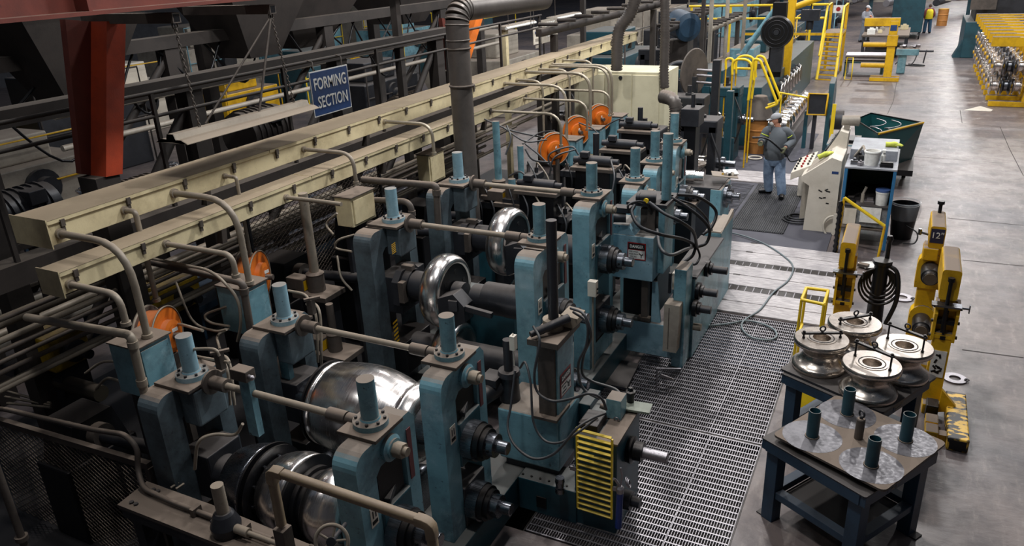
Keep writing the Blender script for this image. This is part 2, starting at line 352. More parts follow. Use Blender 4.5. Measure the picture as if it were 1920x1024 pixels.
# ================================================================ ROLL TABLES
def roll_table(cx, cy, w, l, z, ang, label, marks, discs=()):
    t = thing('steel_table', label, 'table', (0, 0, 0)); R = Matrix.Rotation(ang, 4, 'Z')
    def B(nm, mat, boxes, bev=.004, lab=None):
        m = MB()
        for c, d in boxes: m.box(c, d)
        return m.build(nm, mat, t, bevel=bev, label=lab)
    m = MB(); m.prism(rrect(-w / 2, w / 2, -l / 2, l / 2, .02), .012, XY(z - .012)); m.build('tabletop', DARK, t)
    m = MB()
    for sx in (-1, 1): m.box((sx * (w / 2 - .03), 0, z - .062), (.06, l - .02, .1))
    for sy in (-1, 1): m.box((0, sy * (l / 2 - .03), z - .062), (w - .1, .06, .1))
    m.build('apron', NAVY, t, bevel=.004)
    for sx in (-1, 1):
        for sy in (-1, 1): 
            lg = B('leg', NAVY, [((sx * (w / 2 - .1), sy * (l / 2 - .1), (z - .112) / 2), (.12, .12, z - .112))])
            m = MB(); m.box((sx * (w / 2 - .06), sy * (l / 2 - .1), .006), (.16, .1, .012)); m.build('foot_plate', DARK, lg)
    for sy in (-1, 1): B('stretcher', NAVY, [((0, sy * (l / 2 - .1), .3), (w - .32, .09, .07))])
    for sx in (-1, 1): B('stretcher', NAVY, [((sx * (w / 2 - .1), 0, .3), (.09, l - .32, .07))])
    B('lower_shelf', DARK, [((0, 0, .262), (w - .3, l - .3, .008))])
    m = MB(); m.box((w / 2 + .001, -.12, z - .062), (.003, .16, .07)); st = m.build('stencil_plate', NAVY, t)
    for k_, ln in enumerate(marks): text(ln, .03, (w / 2 + .004, -.12, z - .045 - k_ * .033), (0, 1, 0), (0, 0, 1), PIPEL, st)
    t.location = (cx, cy, 0); t.rotation_euler = (0, 0, ang)
    return t
TZ = .86
# near table: corners from the photograph at table height
TA = math.radians(-30.5); TB = math.radians(-26.5)
t2 = roll_table(-.035, 6.236, 1.02, 1.02, TZ, TA, 'nearest navy steel table carrying the plate with four upright pipes', ['PLANT USE', 'NO. 2'])
t1 = roll_table(-.07, 7.49, 1.02, 1.0, TZ, TB, 'navy steel table carrying the four big concave rolls', ['SIZE ROLLS', '12 INCH'])
def TW(t, x, y, z): return Matrix.Translation(t.location) @ Matrix.Rotation(t.rotation_euler.z, 4, 'Z') @ Vector((x, y, z))
# plate with pipes
def ground_steel():
    t = NT('scuffed_plate_steel'); v = t.n('ShaderNodeTexNoise'); n = t.noise(7, 8, .7)
    c = t.mix(t.ramp(n, .35, .7), lin((112, 110, 114)), lin((78, 76, 80))); t.l(c, t.b.inputs['Base Color']); t.b.inputs['Metallic'].default_value = .5; t.l(t.ramp(t.noise(30, 6), .3, .7, .35, .6), t.b.inputs['Roughness']); return t.m
SCUFF = ground_steel()
pl = thing('pipe_rack_plate', 'dusty steel plate with four upright pipe pegs on the nearest table', 'plate', (0, 0, 0)); pl.rotation_euler = (0, 0, TB)
m = MB(); m.prism(rrect(-.51, .51, -.5, .5, .05), .02, XY(.05)); m.build('plate', IRON, pl, bevel=.003)
m = MB()
for x in (-.38, .38): m.bb(x - .03, x + .03, -.4, .4, 0, .05)
m.build('runner', DARK, pl)
for x in (-.27, .27):
    for y in (-.27, .27):
        m = MB(); m.lathe([(0, .245), (.0015, .245)], (x, y, .07), n=40); m.build('scuffed_disc', SCUFF, pl)
        m = MB(); m.lathe([(0, .051), (.26, .051), (.26, .044), (.02, .044), (.02, 0)], (x, y, .0715), n=24); m.build('pipe_peg', TEAL, pl)
        m = MB(); m.torus((x, y, .075), (0, 0, 1), .055, .006); m.build('weld_ring', IRON, pl)
m = MB(); m.lathe([(0, .036), (.19, .036), (.2, .03)], (0, .0, .07), n=24); lp = m.build('lifting_post', IRON, pl)
m = MB(); m.torus((0, 0, .315), (.3, 1, 0), .028, .009, 20, 8); m.cyl((0, 0, .27), (0, 0, .292), .014); m.build('eye_bolt', DARK, lp)
pl.location = (.034, 6.256, TZ)

# four concave rolls
def conc_roll(label, tall, barang, barz, R=.26, H=.33):
    r = thing('concave_roll', label, 'roll', (0, 0, 0), 'concave tube forming rolls on the far table')
    pr = [(0, R * .96), (.02, R), (.05, R)]
    k = 14
    for i in range(k + 1):
        a = i / k; pr.append((.05 + (H - .10) * a, R * (1 - .36 * math.sin(PI * a) ** .85)))
    pr += [(H - .05, R * 1.02), (H - .012, R * 1.02), (H, R * .98)]
    m = MB(); m.lathe(pr, (0, 0, 0), n=56, sharp=False, caps=False); m.lathe([(H, R * .98), (H, R * .55), (H + .006, R * .55), (H + .006, R * .33), (H - .1, R * .33), (H - .1, 0)], (0, 0, 0), n=40, caps=False); m.lathe([(0, .02), (0.0, R * .96)], (0, 0, 0), n=40)
    m.build('roll_body', CHROMEW, r)
    m = MB(); m.torus((0, 0, H + .005), (0, 0, 1), R * .45, .006, 36, 6); m.build('bearing_seat', DARK, r)
    L = .2; c, s_ = math.cos(barang), math.sin(barang); ex = Vector((c, s_, 0)); H2 = H + barz
    m = MB(); m.box((0, 0, 0), (L * 2, .035, .02), (0, 0, barang), Matrix.Translation((0, 0, H2)));  br = m.build('lifting_bar', DARKC, r, bevel=.003)
    for sg in (-1, 1):
        p = ex * (sg * (L - .02)); m = MB(); m.cyl(p + Vector((0, 0, H + .0)), p + Vector((0, 0, H2 + .03)), .009, n=10); m.cyl(p + Vector((0, 0, H2 + .01)), p + Vector((0, 0, H2 + .026)), .016, n=6); m.cyl(p + Vector((0, 0, H + .0)), p + Vector((0, 0, H + .02)), .015, n=6); m.build('threaded_stud', DARKC, br)
    m = MB(); m.torus((0, 0, H2 + .048), (s_, -c, 0), .026, .008, 20, 8); m.cyl((0, 0, H2), (0, 0, H2 + .024), .012, n=10); m.build('eye_bolt', DARK, br)
    return r
rolls = [((1541.6, 628), .3, .055, 'worn concave roll with low lifting bar on table, left of four'), ((1604, 598), .62, .055, 'worn concave roll with low lifting bar farthest back on table'),
         ((1697, 642), .0, .16, 'worn concave roll with tall lifting bar on table, right of four'), ((1636, 675), .0, .15, 'worn concave roll with tall lifting bar nearest on table')]
m = MB(); m.prism(rrect(-.55, .55, -.5, .5, .03), .025, XY(0)); carrier = m.build('carrier_plate', DARK, None, bevel=.003)
carrier.location = (-.06, 7.53, TZ); carrier.rotation_euler = (0, 0, TB); tag(carrier, 'dark loose steel plate lying between far table top and the concave rolls', 'plate')
for ((px, py), ba, bz, lab), in zip(rolls):
    r = conc_roll(lab, False, ba + (TA if bz > .1 else .1), bz)
    c = AZ(px, py, TZ + .39); r.location = (c.x, c.y, TZ + .0255)
# ================================================================ YELLOW ROLL-LIFTING ARMS (right foreground)
def arm_head(t, x, y, zt, L=.75, w=.18, h=.34, sticker=False):
    m = MB(); m.prism(rrect(x - w / 2, x + w / 2, zt - h, zt, .035), L, XZ(y)); a = m.build('lifting_arm', YEL, t, bevel=.004)
    if not sticker:
        m = MB(); m.cyl((x, y - .035, zt - .1), (x, y - .035, zt - h - .36), .02, n=10); m.cyl((x, y - .035, zt - .07), (x, y - .035, zt - .115), .034, n=6); m.build('clamp_screw', DARKC, t)
        m = MB(); m.box((x, y - .03, zt - h - .045), (w + .1, .12, .018)); m.cyl((x + w / 2, y - .05, zt - h - .05), (x + w / 2 + .12, y - .05, zt - h - .05), .012, n=8); m.box((x + w / 2 + .12, y - .05, zt - h - .05), (.012, .03, .09)); m.build('clamp_plate', STEELD, t)
    return a
def mech_body(t, x, y, zt, zb, w=.2):
    for sg in (-1, 1):
        m = MB(); m.prism([(y - .06, zb), (y + .12, zb), (y + .12, zt), (y - .02, zt), (y - .08, zt - .12), (y - .05, (zt + zb) / 2)], .03, YZ(x + sg * w / 2 - .015)); m.build('side_plate', YEL, t, bevel=.004)
    m = MB(); m.bb(x - w / 2, x + w / 2, y + .06, y + .12, zb, zt); m.build('back_plate', YEL, t)
    n = 3
    for i in range(n):
        z = zt - .05 - (zt - zb - .1) * i / (n - 1)
        m = MB(); m.box((x, y + .0, z), (w + .03, .1, .05)); m.build('cross_block', YEL if i != 1 else DARKC, t, bevel=.006)
        for sg in (-1, 1): m = MB(); m.cyl((x + sg * (w / 2 + .005), y - .02, z), (x + sg * (w / 2 + .035), y - .02, z), .02, n=6); m.build('bolt', DARK, t)
    m = MB(); m.cyl((x, y - .03, zt), (x, y - .03, zb + .04), .016, n=8); m.cyl((x, y - .03, zb + .06), (x, y - .03, zb + .02), .035, n=8); m.build('lead_screw', DARKC, t)
# nearest board post
t = thing('lifting_stanchion', 'yellow lifting stanchion with dusty arm end standing beside tool cart', 'stanchion', (-.37, 9.95, .03))
arm_head(t, -.385, 9.95, 1.39, L=.8)
mech_body(t, -.37, 9.98, 1.0, .52)
m = MB(); m.bb(-.47, -.27, 10.02, 10.16, .05, 1.2); m.build('column', YEL, t, bevel=.01)
m = MB(); m.bb(-.6, -.12, 9.85, 10.3, .03, .07); m.build('base_plate', YEL, t, bevel=.01)
t = thing('lifting_stanchion', 'yellow lifting stanchion nearest, with white torn sticker on its column', 'stanchion', (.74, 8.6, 0))
arm_head(t, .69, 8.62, 1.68, L=.76)
mech_body(t, .71, 8.66, 1.3, .86)
m = MB(); m.prism([(.62, .12), (.80, .12), (.80, .95), (.62, .95)], .1, XZ(8.62)); m.build('column', YEL, t, bevel=.008)
m = MB(); m.bb(.64, .78, 8.607, 8.62, .42, .74); sk = m.build('sticker', WHT, t)
m = MB()
for k in range(9): a = random.random() * 6; m.box((.71 + random.uniform(-.035, .035), 8.604, .58 + random.uniform(-.11, .11)), (.05, .004, .02), (0, a, 0))
m.build('sticker_mark', BLK, sk)
m = MB(); m.bb(.63, .79, 8.5, 9.2, 0, .12); m.build('foot_beam', YEL, t, bevel=.01)
m = MB(); m.prism([(.79, .05), (.95, .09), (.95, .15), (.79, .33)], .06, XZ(8.5)); m.build('gusset', YEL, t)
for k, y in enumerate((8.2, 8.45, 8.0)): m = MB(); m.bb(.66, .78, y - .09, y + .09, .02, .14 + .05 * (k % 2)); m.build('foot_block', YEL if k != 1 else DARKC, t, bevel=.01)
m = MB(); m.bb(.78, .9, 7.95, 8.05, .02, .1); m.build('foot_link', YEL, t)
t = thing('floor_skid', 'worn yellow and black square tube skid lying on floor at right', 'skid', (.96, 8.3, 0))
YWORN = paint('worn_yellow_on_black', (30, 28, 28), (22, 21, 22), dust=0, rough=.5)
nt = YWORN.node_tree; bs = nt.nodes['Principled BSDF']
def worn(mat, col, thr=.5, sc=(8, 14, 8)):
    q = NT('tmp'); bpy.data.materials.remove(q.m)
    n = mat.node_tree; tc = [k for k in n.nodes if k.type == 'TEX_COORD'][0]; mp = n.nodes.new('ShaderNodeMapping'); mp.inputs['Scale'].default_value = sc; n.links.new(tc.outputs['Object'], mp.inputs[0])
    nz = n.nodes.new('ShaderNodeTexNoise'); nz.inputs['Scale'].default_value = 1; nz.inputs['Detail'].default_value = 8; n.links.new(mp.outputs[0], nz.inputs['Vector'])
    r = n.nodes.new('ShaderNodeMapRange'); r.inputs[1].default_value = thr - .03; r.inputs[2].default_value = thr + .03; n.links.new(nz.outputs[0], r.inputs[0])
    b = n.nodes['Principled BSDF']; old = b.inputs['Base Color'].links[0].from_socket; mx = n.nodes.new('ShaderNodeMix'); mx.data_type = 'RGBA'; n.links.new(r.outputs[0], mx.inputs[0]); n.links.new(old, mx.inputs[6]); mx.inputs[7].default_value = lin(col); n.links.new(mx.outputs[2], b.inputs['Base Color'])
worn(YWORN, (214, 170, 60), .5)
m = MB(); m.bb(.86, 1.06, 7.85, 8.85, 0, .15); m.bb(.93, 1.0, 8.85, 8.9, .03, .12); m.build('tube', YWORN, t, bevel=.015)
m = MB(); m.bb(.885, 1.035, 7.845, 7.852, .02, .13); m.build('end_opening', DARKC, t)
t = thing('lifting_stanchion', 'tall yellow lifting stanchion with blue size label and two dark spools', 'stanchion', (.55, 9.7, 0))
x, y = .54, 9.62
m = MB(); m.prism(rrect(x - .07, x + .09, 1.55, 1.82, .03), .62, XZ(y)); m.build('lifting_arm', YEL, t, bevel=.004)
m = MB(); m.bb(x - .06, x + .08, y - .006, y, 1.62, 1.79); sp = m.build('size_label', plain('navy_label', (30, 38, 74), .4), t)
text('12"', .1, (x + .01, y - .008, 1.71), (1, 0, 0), (0, 0, 1), WHT, sp)
m = MB(); m.cyl((x + .02, y + .55, 1.82), (x + .02, y + .55, 1.93), .02, n=8); m.cyl((x + .02, y + .55, 1.93), (x + .02, y + .55, 1.97), .04, n=10); m.build('knob', DARKC, t)
m = MB(); m.cyl((x - .08, y + .1, 1.68), (x - .17, y + .1, 1.7), .014, n=8); m.cyl((x - .17, y + .1, 1.67), (x - .17, y + .1, 1.74), .02, n=8); m.build('lock_handle', STEELD, t)
def arch(zc, zb):
    o = [(x - .14, zb), (x + .14, zb), (x + .14, zc + .05)] + [(x + .14 * math.cos(a), zc + .05 + .14 * math.sin(a)) for a in [PI * k / 8 for k in range(1, 8)]] + [(x - .14, zc + .05)]
    m = MB(); m.prism(o, .16, XZ(y + .05)); b = m.build('spool_bracket', YEL, t, bevel=.006)
    m = MB(); m.lathe([(0, .03), (0, .075), (.04, .085), (.05, .1), (.34, .1), (.36, .085)], (x + .0, y - .27, zc), (0, 1, 0), 28); m.build('spool', DARKC, t)
    m = MB(); m.lathe([(0, .03), (.0, .07), (.01, .07)], (x, y - .285, zc), (0, 1, 0), 24); m.build('spool_hub', IRON, t)
arch(1.27, 1.02); arch(.6, .35)
m = MB(); m.bb(x - .1, x + .1, y + .08, y + .24, 0, 1.56); m.build('column', YEL, t, bevel=.01)
m = MB(); m.bb(x - .11, x + .05, y - .02, y + .2, 1.40, 1.55); m.build('neck_block', YEL, t, bevel=.01)
m = MB(); m.bb(x - .2, x + .2, y - .05, y + .5, 0, .06); m.build('base_plate', YEL, t, bevel=.01)
# yellow tube frame rack left of tables
t = thing('tube_barrier', 'bright yellow narrow tube frame leaning behind the rolls on the boards', 'frame', (-.8, 9.6, 0))
zt_ = .95; a = AZ(1503, 562, zt_); b = AZ(1545, 571, zt_); c = AZ(1553, 545, zt_); d = AZ(1512, 540, zt_)
m = MB()
for p, q in ((a, b), (b, c), (c, d), (d, a)): m.tube([p, q], .022, 4)
m.build('top_frame', YELB, t)
for p in (a, b, c, d): 
    m = MB(); m.tube([p, Vector((p.x - .02, p.y + .02, .02))], .022, 4); m.build('leg', YELB, t)
m = MB(); m.tube([Vector((a.x, a.y, .45)), Vector((d.x, d.y, .45))], .02, 4); m.tube([Vector((a.x, a.y, .18)), Vector((b.x, b.y, .18))], .02, 4); m.build('rail', YELB, t)
t = thing('caution_sign', 'yellow floor sign partly hidden beneath the far roll table', 'sign', (-.55, 8.1, 0))
m = MB(); m.box((-.55, 8.1, .3), (.36, .02, .5), (-.35, 0, .2)); sg_ = m.build('panel', YELB, t)
text('PARKING', .07, (-.55, 8.07, .42), (1, .15, 0), (0, .35, 1), BLK, t)
# washers on the floor
def washer(px, py, R, label):
    c = AZ(px, py, 0); t = thing('steel_ring', label, 'ring', (c.x, c.y, .002))
    m = MB(); m.lathe([(.002, R * .48), (.002, R), (.018, R), (.018, R * .48), (.002, R * .48)], (c.x, c.y, 0), n=40, caps=False); m.build('ring', GRATE, t)
    m = MB(); m.torus((c.x + R * .95, c.y - R * .1, .024), (0, 0, 1), R * .17, .007); m.build('lifting_eye', DARK, t)
washer(1691, 559, .15, 'grey flat steel ring on floor between the yellow stanchions')
washer(1790, 711, .13, 'grey flat steel ring on floor right of the nearest yellow stanchion')
# black hose stand
t = thing('hose_stand', 'black post with coiled black hoses behind the concave rolls', 'hose stand', (-.05, 9.9, 0))
c = AZ(1638, 600, 0); x, y = c.x, c.y
m = MB(); m.cyl((x, y, 0), (x, y, .85), .11, .09, n=16); m.cyl((x, y, .85), (x, y, .9), .13, n=6); m.build('post', DARKC, t)
m = MB(); m.cyl((x + .05, y + .1, 0), (x + .05, y + .1, 1.15), .03, n=10); m.lathe([(0, .03), (.05, .045), (.1, .03)], (x + .05, y + .1, 1.12)); m.build('grab_rod', DARKC, t)
for k in range(5):
    r_ = .13 + .03 * k; m = MB(); m.torus((x, y - .02 * k, .62 - .02 * k), (.25 * (k - 2) * .3, -1, .25), r_, .017, 30, 6); m.build('hose_coil', DARKC, t)
m = MB(); m.tube(spline([(x + .05, y, .85), (x + .2, y - .05, .75), (x + .24, y - .1, .4), (x + .15, y - .2, .05)]), .03, 8); m.build('hose', DARKC, t)
# paper and wood block at board edge
pc = AZ(1634, 500, 0); 
tag(MB().box((pc.x, pc.y, .0345), (.34, .26, .006), (0, 0, .5)).build('paper_sheet', WHT), 'white paper sheet dropped beside the boards and hose post', 'paper')
pc = AZ(1618, 503, 0); tag(MB().box((pc.x, pc.y, .055), (.16, .1, .05), (0, 0, -.3)).build('wood_block', IRON, None, bevel=.004), 'small dark block lying beside the white paper on the boards', 'block')
# cable over boards and grating
pts = [(1335, 432), (1380, 438), (1430, 455), (1470, 480), (1487, 500), (1478, 525), (1450, 548), (1425, 580), (1400, 594), (1391, 605), (1395, 618), (1412, 630), (1440, 634), (1456, 628), (1452, 615), (1430, 604), (1400, 598), (1370, 603), (1328, 608)]
m = MB(); m.tube(spline([Vector((*AZ(x, y, .05)[:2], .045 if y < 582 else .022)) for x, y in pts], 6), .014, 8); tag(m.build('cable', HOSEG), 'grey green cable snaking across the boards and looping on the grating', 'cable')
# ================================================================ CONTROL CONSOLE
t = thing('control_console', 'off-white sloping control console beside the masked worker', 'control console', (-1.1, 14.9, .015))
yc = 14.3
def Pn(px, py): v = AY(px, py, yc); return (v.x, v.z)
bl = Pn(1505, 432); br = Pn(1563, 437); z0 = .015
out = [(bl[0], z0), (br[0], z0), Pn(1579, 303), Pn(1560, 296), Pn(1502, 331), Pn(1502, 338), (bl[0] + .03, Pn(1510, 348)[1])]
m = MB(); m.prism(out, 1.0, XZ(yc)); m.build('cabinet', WHITE, t, bevel=.012)
a1 = out[4]; a2 = out[3]; 
def desk(u, v, w, y): # point on the sloping desk
    return Vector((a1[0] + (a2[0] - a1[0]) * u, y, a1[1] + (a2[1] - a1[1]) * u + w))
m = MB(); m.add([desk(.15, 0, .004, yc + .1), desk(.85, 0, .004, yc + .1), desk(.85, 0, .004, yc + .9), desk(.15, 0, .004, yc + .9)], [(0, 1, 2, 3)], False); m.build('desk_panel', GREYB, t)
# side desk with switches
zz = 1.0; q = [AZ(1483, 328, .98), AZ(1520, 318, .98), AZ(1548, 291, 1.2), AZ(1497, 297, 1.12)]
q = [Vector((-1.72, 14.75, .95)), Vector((-1.38, 14.75, 1.12)), Vector((-1.38, 15.9, 1.12)), Vector((-1.72, 15.9, .95))]
m = MB(); m.add(q + [v - Vector((0, 0, .14)) for v in q], [(0, 1, 2, 3), (7, 6, 5, 4), (0, 4, 5, 1), (1, 5, 6, 2), (2, 6, 7, 3), (3, 7, 4, 0)], False); sd = m.build('switch_desk', WHITE, t, bevel=.008)
m = MB(); m.bb(-1.5, -1.3, 14.85, 15.8, .02, .95); m.build('desk_pedestal', GREYB, t)
for i in range(5):
    for j in range(3):
        p = Vector((-1.66 + j * .11, 14.9 + i * .2, .98 + j * .055)); m = MB(); m.cyl(p, p + Vector((-.012, 0, .035)), .022, .016, n=10); m.build('push_button', [DARKC, REDP, IRON][(i * 3 + j) % 3], sd)
m = MB(); m.prism([(-1.36, .95), (-.86, .95), (-.84, 1.62), (-.98, 1.66)], .5, XZ(15.3)); m.build('monitor_housing', WHITE, t, bevel=.01)
m = MB(); m.add([Vector((-1.34, 15.32, 1.03)), Vector((-1.0, 15.32, 1.62)), Vector((-1.0, 15.78, 1.62)), Vector((-1.34, 15.78, 1.03))], [(0, 1, 2, 3)], False); m.add([v + Vector((-.006, 0, .004)) for v in [Vector((-1.34, 15.32, 1.03)), Vector((-1.0, 15.32, 1.62)), Vector((-1.0, 15.78, 1.62)), Vector((-1.34, 15.78, 1.03))]], [(0, 1, 2, 3)], False); m.build('screen', plain('dark_screen', (52, 62, 70), .2), t)
m = MB(); m.lathe([(0, .03), (0, .09), (.3, .1), (.32, .02)], (-1.0, 15.6, 1.8), (.9, .1, 0), 20); m.box((-.9, 15.6, 1.7), (.1, .1, .12)); m.build('lamp_head', GREYB, t)
c0 = Pn(1538, 358); 
m = MB()
for dx, dz, s_ in ((0, 0, .07), (.1, .03, .06), (.13, -.0, .07), (.02, -.13, .06), (.08, -.12, .05), (.14, -.22, .05)): m.box((c0[0] + dx, yc - .004, c0[1] + dz), (s_, .004, .02), (0, random.uniform(-.8, .8), 0))
m.build('scratch_mark', BLK, t)
lb = Pn(1566, 324); m = MB(); m.box((lb[0], yc - .004, lb[1]), (.11, .005, .045)); m.build('blue_label', ORSEAL, t)
hm = Pn(1553, 424); hx, hz = hm[0] - .02, hm[1] + .02
m = MB(); m.tube([Vector((hx + .1 + .16 * math.cos(a) * -1, yc - .06, hz + .2 * math.sin(a))) for a in [-PI / 2 + PI * k / 12 for k in range(13)]], .02, 6); m.bb(hx + .09, hx + .15, yc - .08, yc - .02, hz - .2, hz + .24); m.build('cable_guard', WHITE, t)
for k in range(3): pass
t = thing('hose_coil', 'black rubber hose coiled on the mat against the white console', 'hose', (-1.55, 15.0, .03))
for k in range(3): m = MB(); m.torus((-1.52, 14.8 + .02 * k, .045 + .02 * k), (0, 0, 1), .27 - .05 * k, .016, 30, 6); m.build('coil', RUB, t)
gp = desk(.72, 0, .03, 14.75)
def glove(loc, ang, label, tilt=0.):
    t = thing('work_glove', label, 'glove', loc); m = MB(); R = Matrix.Rotation(ang, 3, 'Z') @ Matrix.Rotation(tilt, 3, 'Y')
    W_ = lambda v: Vector(loc) + R @ Vector(v)
    m.tube([W_((-.13, 0, 0)), W_((-.06, 0, .005)), W_((0, 0, .01)), W_((.05, .0, .0))], [.05, .042, .052, .045], 10)
    for k, (y, l) in enumerate(((-.036, .07), (-.012, .09), (.012, .085), (.036, .065))): m.tube([W_((.02, y, .0)), W_((.06 + l * .5, y * 1.5, .008)), W_((.05 + l, y * 1.7, -.005))], [.016, .015, .011], 8)
    m.tube([W_((-.02, .03, 0)), W_((.01, .075, .005)), W_((.04, .1, 0))], [.018, .016, .012], 8)
    m.build('glove_body', paint('yellow_glove_' + str(len(bpy.data.materials)), (206, 214, 84), (130, 134, 60), dust=0, rough=.8, grime=.8), t)
glove(tuple(desk(.7, 0, .06, 14.72)), .25, 'yellow work glove resting on the sloping console desk', -.4)
# ================================================================ BLUE TOOL CART
t = thing('tool_cart', 'blue steel tool cart with shelves between console and green bin', 'cart', (-.35, 14.4, 0))
CX0, CX1, CY0, CY1, CZ = -.72, .02, 13.72, 15.2, 1.38
CBL = paint('cart_blue_paint', (44, 112, 160), (28, 66, 96), dust=.3, grime=.5)
CTOP = paint('grey_cart_top', (150, 154, 162), (86, 90, 100), dust=.2, grime=.7, rough=.35)
for x in (CX0, CX1):
    for y in (CY0, CY1): m = MB(); m.bb(x - .025, x + .025, y - .025, y + .025, 0.0, CZ); m.build('corner_post', CBL, t, bevel=.004)
m = MB(); m.bb(CX0 - .03, CX1 + .03, CY0 - .03, CY1 + .03, CZ, CZ + .03); m.build('top_shelf', CTOP, t, bevel=.004)
m = MB(); m.bb(CX0, CX1, CY0 + .55, CY1 + .03, CZ + .03, CZ + .2); m.build('raised_tray', CTOP, t, bevel=.006)
m = MB(); m.bb(CX0, CX1, CY0, CY1, .72, .745); m.build('middle_shelf', DARK, t)
m = MB(); m.bb(CX0, CX1, CY0, CY1, .32, .345); m.build('bottom_shelf', IRON, t)
m = MB(); m.bb(CX0, CX1, CY1 - .02, CY1, .35, CZ); m.bb(CX1 - .015, CX1, CY0, CY1, .75, CZ); m.bb(CX0, CX0 + .015, CY0 + .3, CY1, .75, CZ); m.build('back_panel', TEAL, t)
m = MB(); m.bb(CX0 + .1, CX0 + .42, CY1 - .03, CY1 - .021, 1.05, 1.3); m.build('notice_card', IRON, t)
SPK = paint('speckled_grey_panel', (120, 122, 124), (60, 62, 66), dust=0, grime=.9, scale=22)
m = MB(); m.bb(CX0 + .05, CX1 - .02, CY0 + .02, CY0 + .04, .38, .71); m.build('lower_panel', SPK, t)
m = MB(); m.bb(CX0 + .3, CX0 + .62, CY0 - .004, CY0 + .02, .46, .73); m.build('paper_card', WHT, t)
m = MB(); m.bb(CX0 + .05, CX0 + .24, CY0 - .004, CY0 + .02, .4, .68); m.build('paper_card', WHITE, t)
def bucket(x, y, z, r, h, label, lid=None, nm='bucket'):
    b = thing(nm, label, 'bucket', (x, y, z)); m = MB(); m.lathe([(0, r * .86), (h * .86, r), (h * .87, r * 1.06), (h * .94, r * 1.06), (h, r), (h, r * .92), (.02, r * .8), (.02, 0)], (x, y, z), n=28, caps=False); m.lathe([(0, 0.001), (0, r * .86)], (x, y, z), n=28, caps=False); m.build('tub', WHT, b)
    if lid: m = MB(); m.lathe([(0, r * 1.1), (.03, r * 1.1), (.034, r * .9)], (x, y, z + h), n=28); m.build('lid', lid, b)
    else: m = MB(); m.lathe([(0, r * .88), (.002, r * .88)], (x, y, z + h * .8), n=28); m.build('contents', GREYB, b)
    m = MB(); m.tube([Vector((x + r * 1.05 * math.cos(a), y - .03, z + h * .85 - .09 * math.sin(a))) for a in [PI * k / 10 for k in range(11)]], .003, 5); m.build('bail_handle', DARKC, b)
bucket(-.36, 13.95, CZ + .03, .125, .24, 'open white plastic bucket on top of the blue cart')
bucket(-.12, 13.9, .745, .105, .24, 'white bucket with blue lid on the cart middle shelf', plain('blue_lid', (70, 96, 150), .4))
b = thing('spray_bottle', 'white spray bottle beside open bucket on the cart', 'bottle', (-.2, 14.1, CZ + .03))
m = MB(); m.lathe([(0, .04), (.14, .04), (.18, .022), (.2, .018)], (-.19, 14.05, CZ + .03), n=16); m.build('bottle_body', WHT, b); m = MB(); m.bb(-.215, -.165, 14.0, 14.09, CZ + .23, CZ + .27); m.build('trigger_head', WHT, b)
glove((-.06, 14.6, CZ + .235), .05, 'yellow black work glove lying on the raised cart tray')
m = MB(); m.box((-.12, 13.84, CZ + .06), (.2, .08, .05), (0, 0, -.05)); m.box((-.12, 13.84, CZ + .1), (.19, .07, .03)); tag(m.build('brush', DARKC, bevel=.006), 'black and white scrub brush at front edge of cart top', 'brush')
for k, (x, y, s_, mt, lb) in enumerate(((-.62, 13.9, .07, STEELD, 'steel tool bit at left front corner of cart top'), (-.52, 13.84, .06, GRATE, 'small bright steel socket on cart top front'), (-.56, 14.2, .09, DARKC, 'dark tool block behind sockets on cart top'))):
    m = MB(); m.box((x, y, CZ + .03 + s_ / 2), (s_ * 1.6, s_, s_), (0, 0, k)); m.cyl((x, y, CZ + .03 + s_), (x, y, CZ + .03 + s_ * 1.5), s_ * .3, n=10); tag(m.build('tool_part', mt, bevel=.005), lb, 'tool')
m = MB(); m.tube([Vector((-.66, 14.3, CZ + .05)), Vector((-.52, 14.1, CZ + .3)), Vector((-.42, 13.9, CZ + .14))], .022, 6); tag(m.build('torch_handle', GREYB), 'grey bent torch handle leaning by the open bucket', 'tool')
for k, (x, lb) in enumerate(((-.6, 'dark toothed hand tool on cart middle shelf, left end'), (-.42, 'tall pale clamp on cart middle shelf'), (-.3, 'small silver boxes on the cart middle shelf'))):
    m = MB()
    if k == 1: m.cyl((x, 13.95, .745), (x, 13.95, .9), .03, n=10); m.cyl((x, 13.95, .9), (x + .04, 13.95, 1.02), .022, n=8)
    else: m.bb(x - .09, x + .07, 13.84, 13.98, .745, .8); m.bb(x - .05, x + .05, 13.86, 13.96, .8, .84)
    tag(m.build('hand_tool', [DARKC, GREYB, GRATE][k], bevel=.004), lb, 'tool')
# yellow barrier in front of cart
t = thing('yellow_barrier', 'yellow slanted steel barrier bar in front of blue cart', 'barrier', (-.2, 13.3, 0))
a, b = AY(1583, 371, 13.35), AY(1659, 424, 13.35)
m = MB(); m.tube([a, b], .03, 4); m.build('slanted_bar', YELB, t)
m = MB(); m.tube([b, Vector((b.x - .03, 13.35, .0))], .03, 4); m.build('post', YEL, t); m = MB(); m.tube([a, Vector((a.x - .02, 13.35, 0))], .028, 4); m.build('post', YEL, t)
m = MB(); m.tube([Vector((a.x - .05, 13.3, a.z - .05 - .05 * k)) + Vector((.02 * (k % 2), 0, 0)) for k in range(int((a.z) / .05))], .035, 6); m.build('chain', DARKC, t)
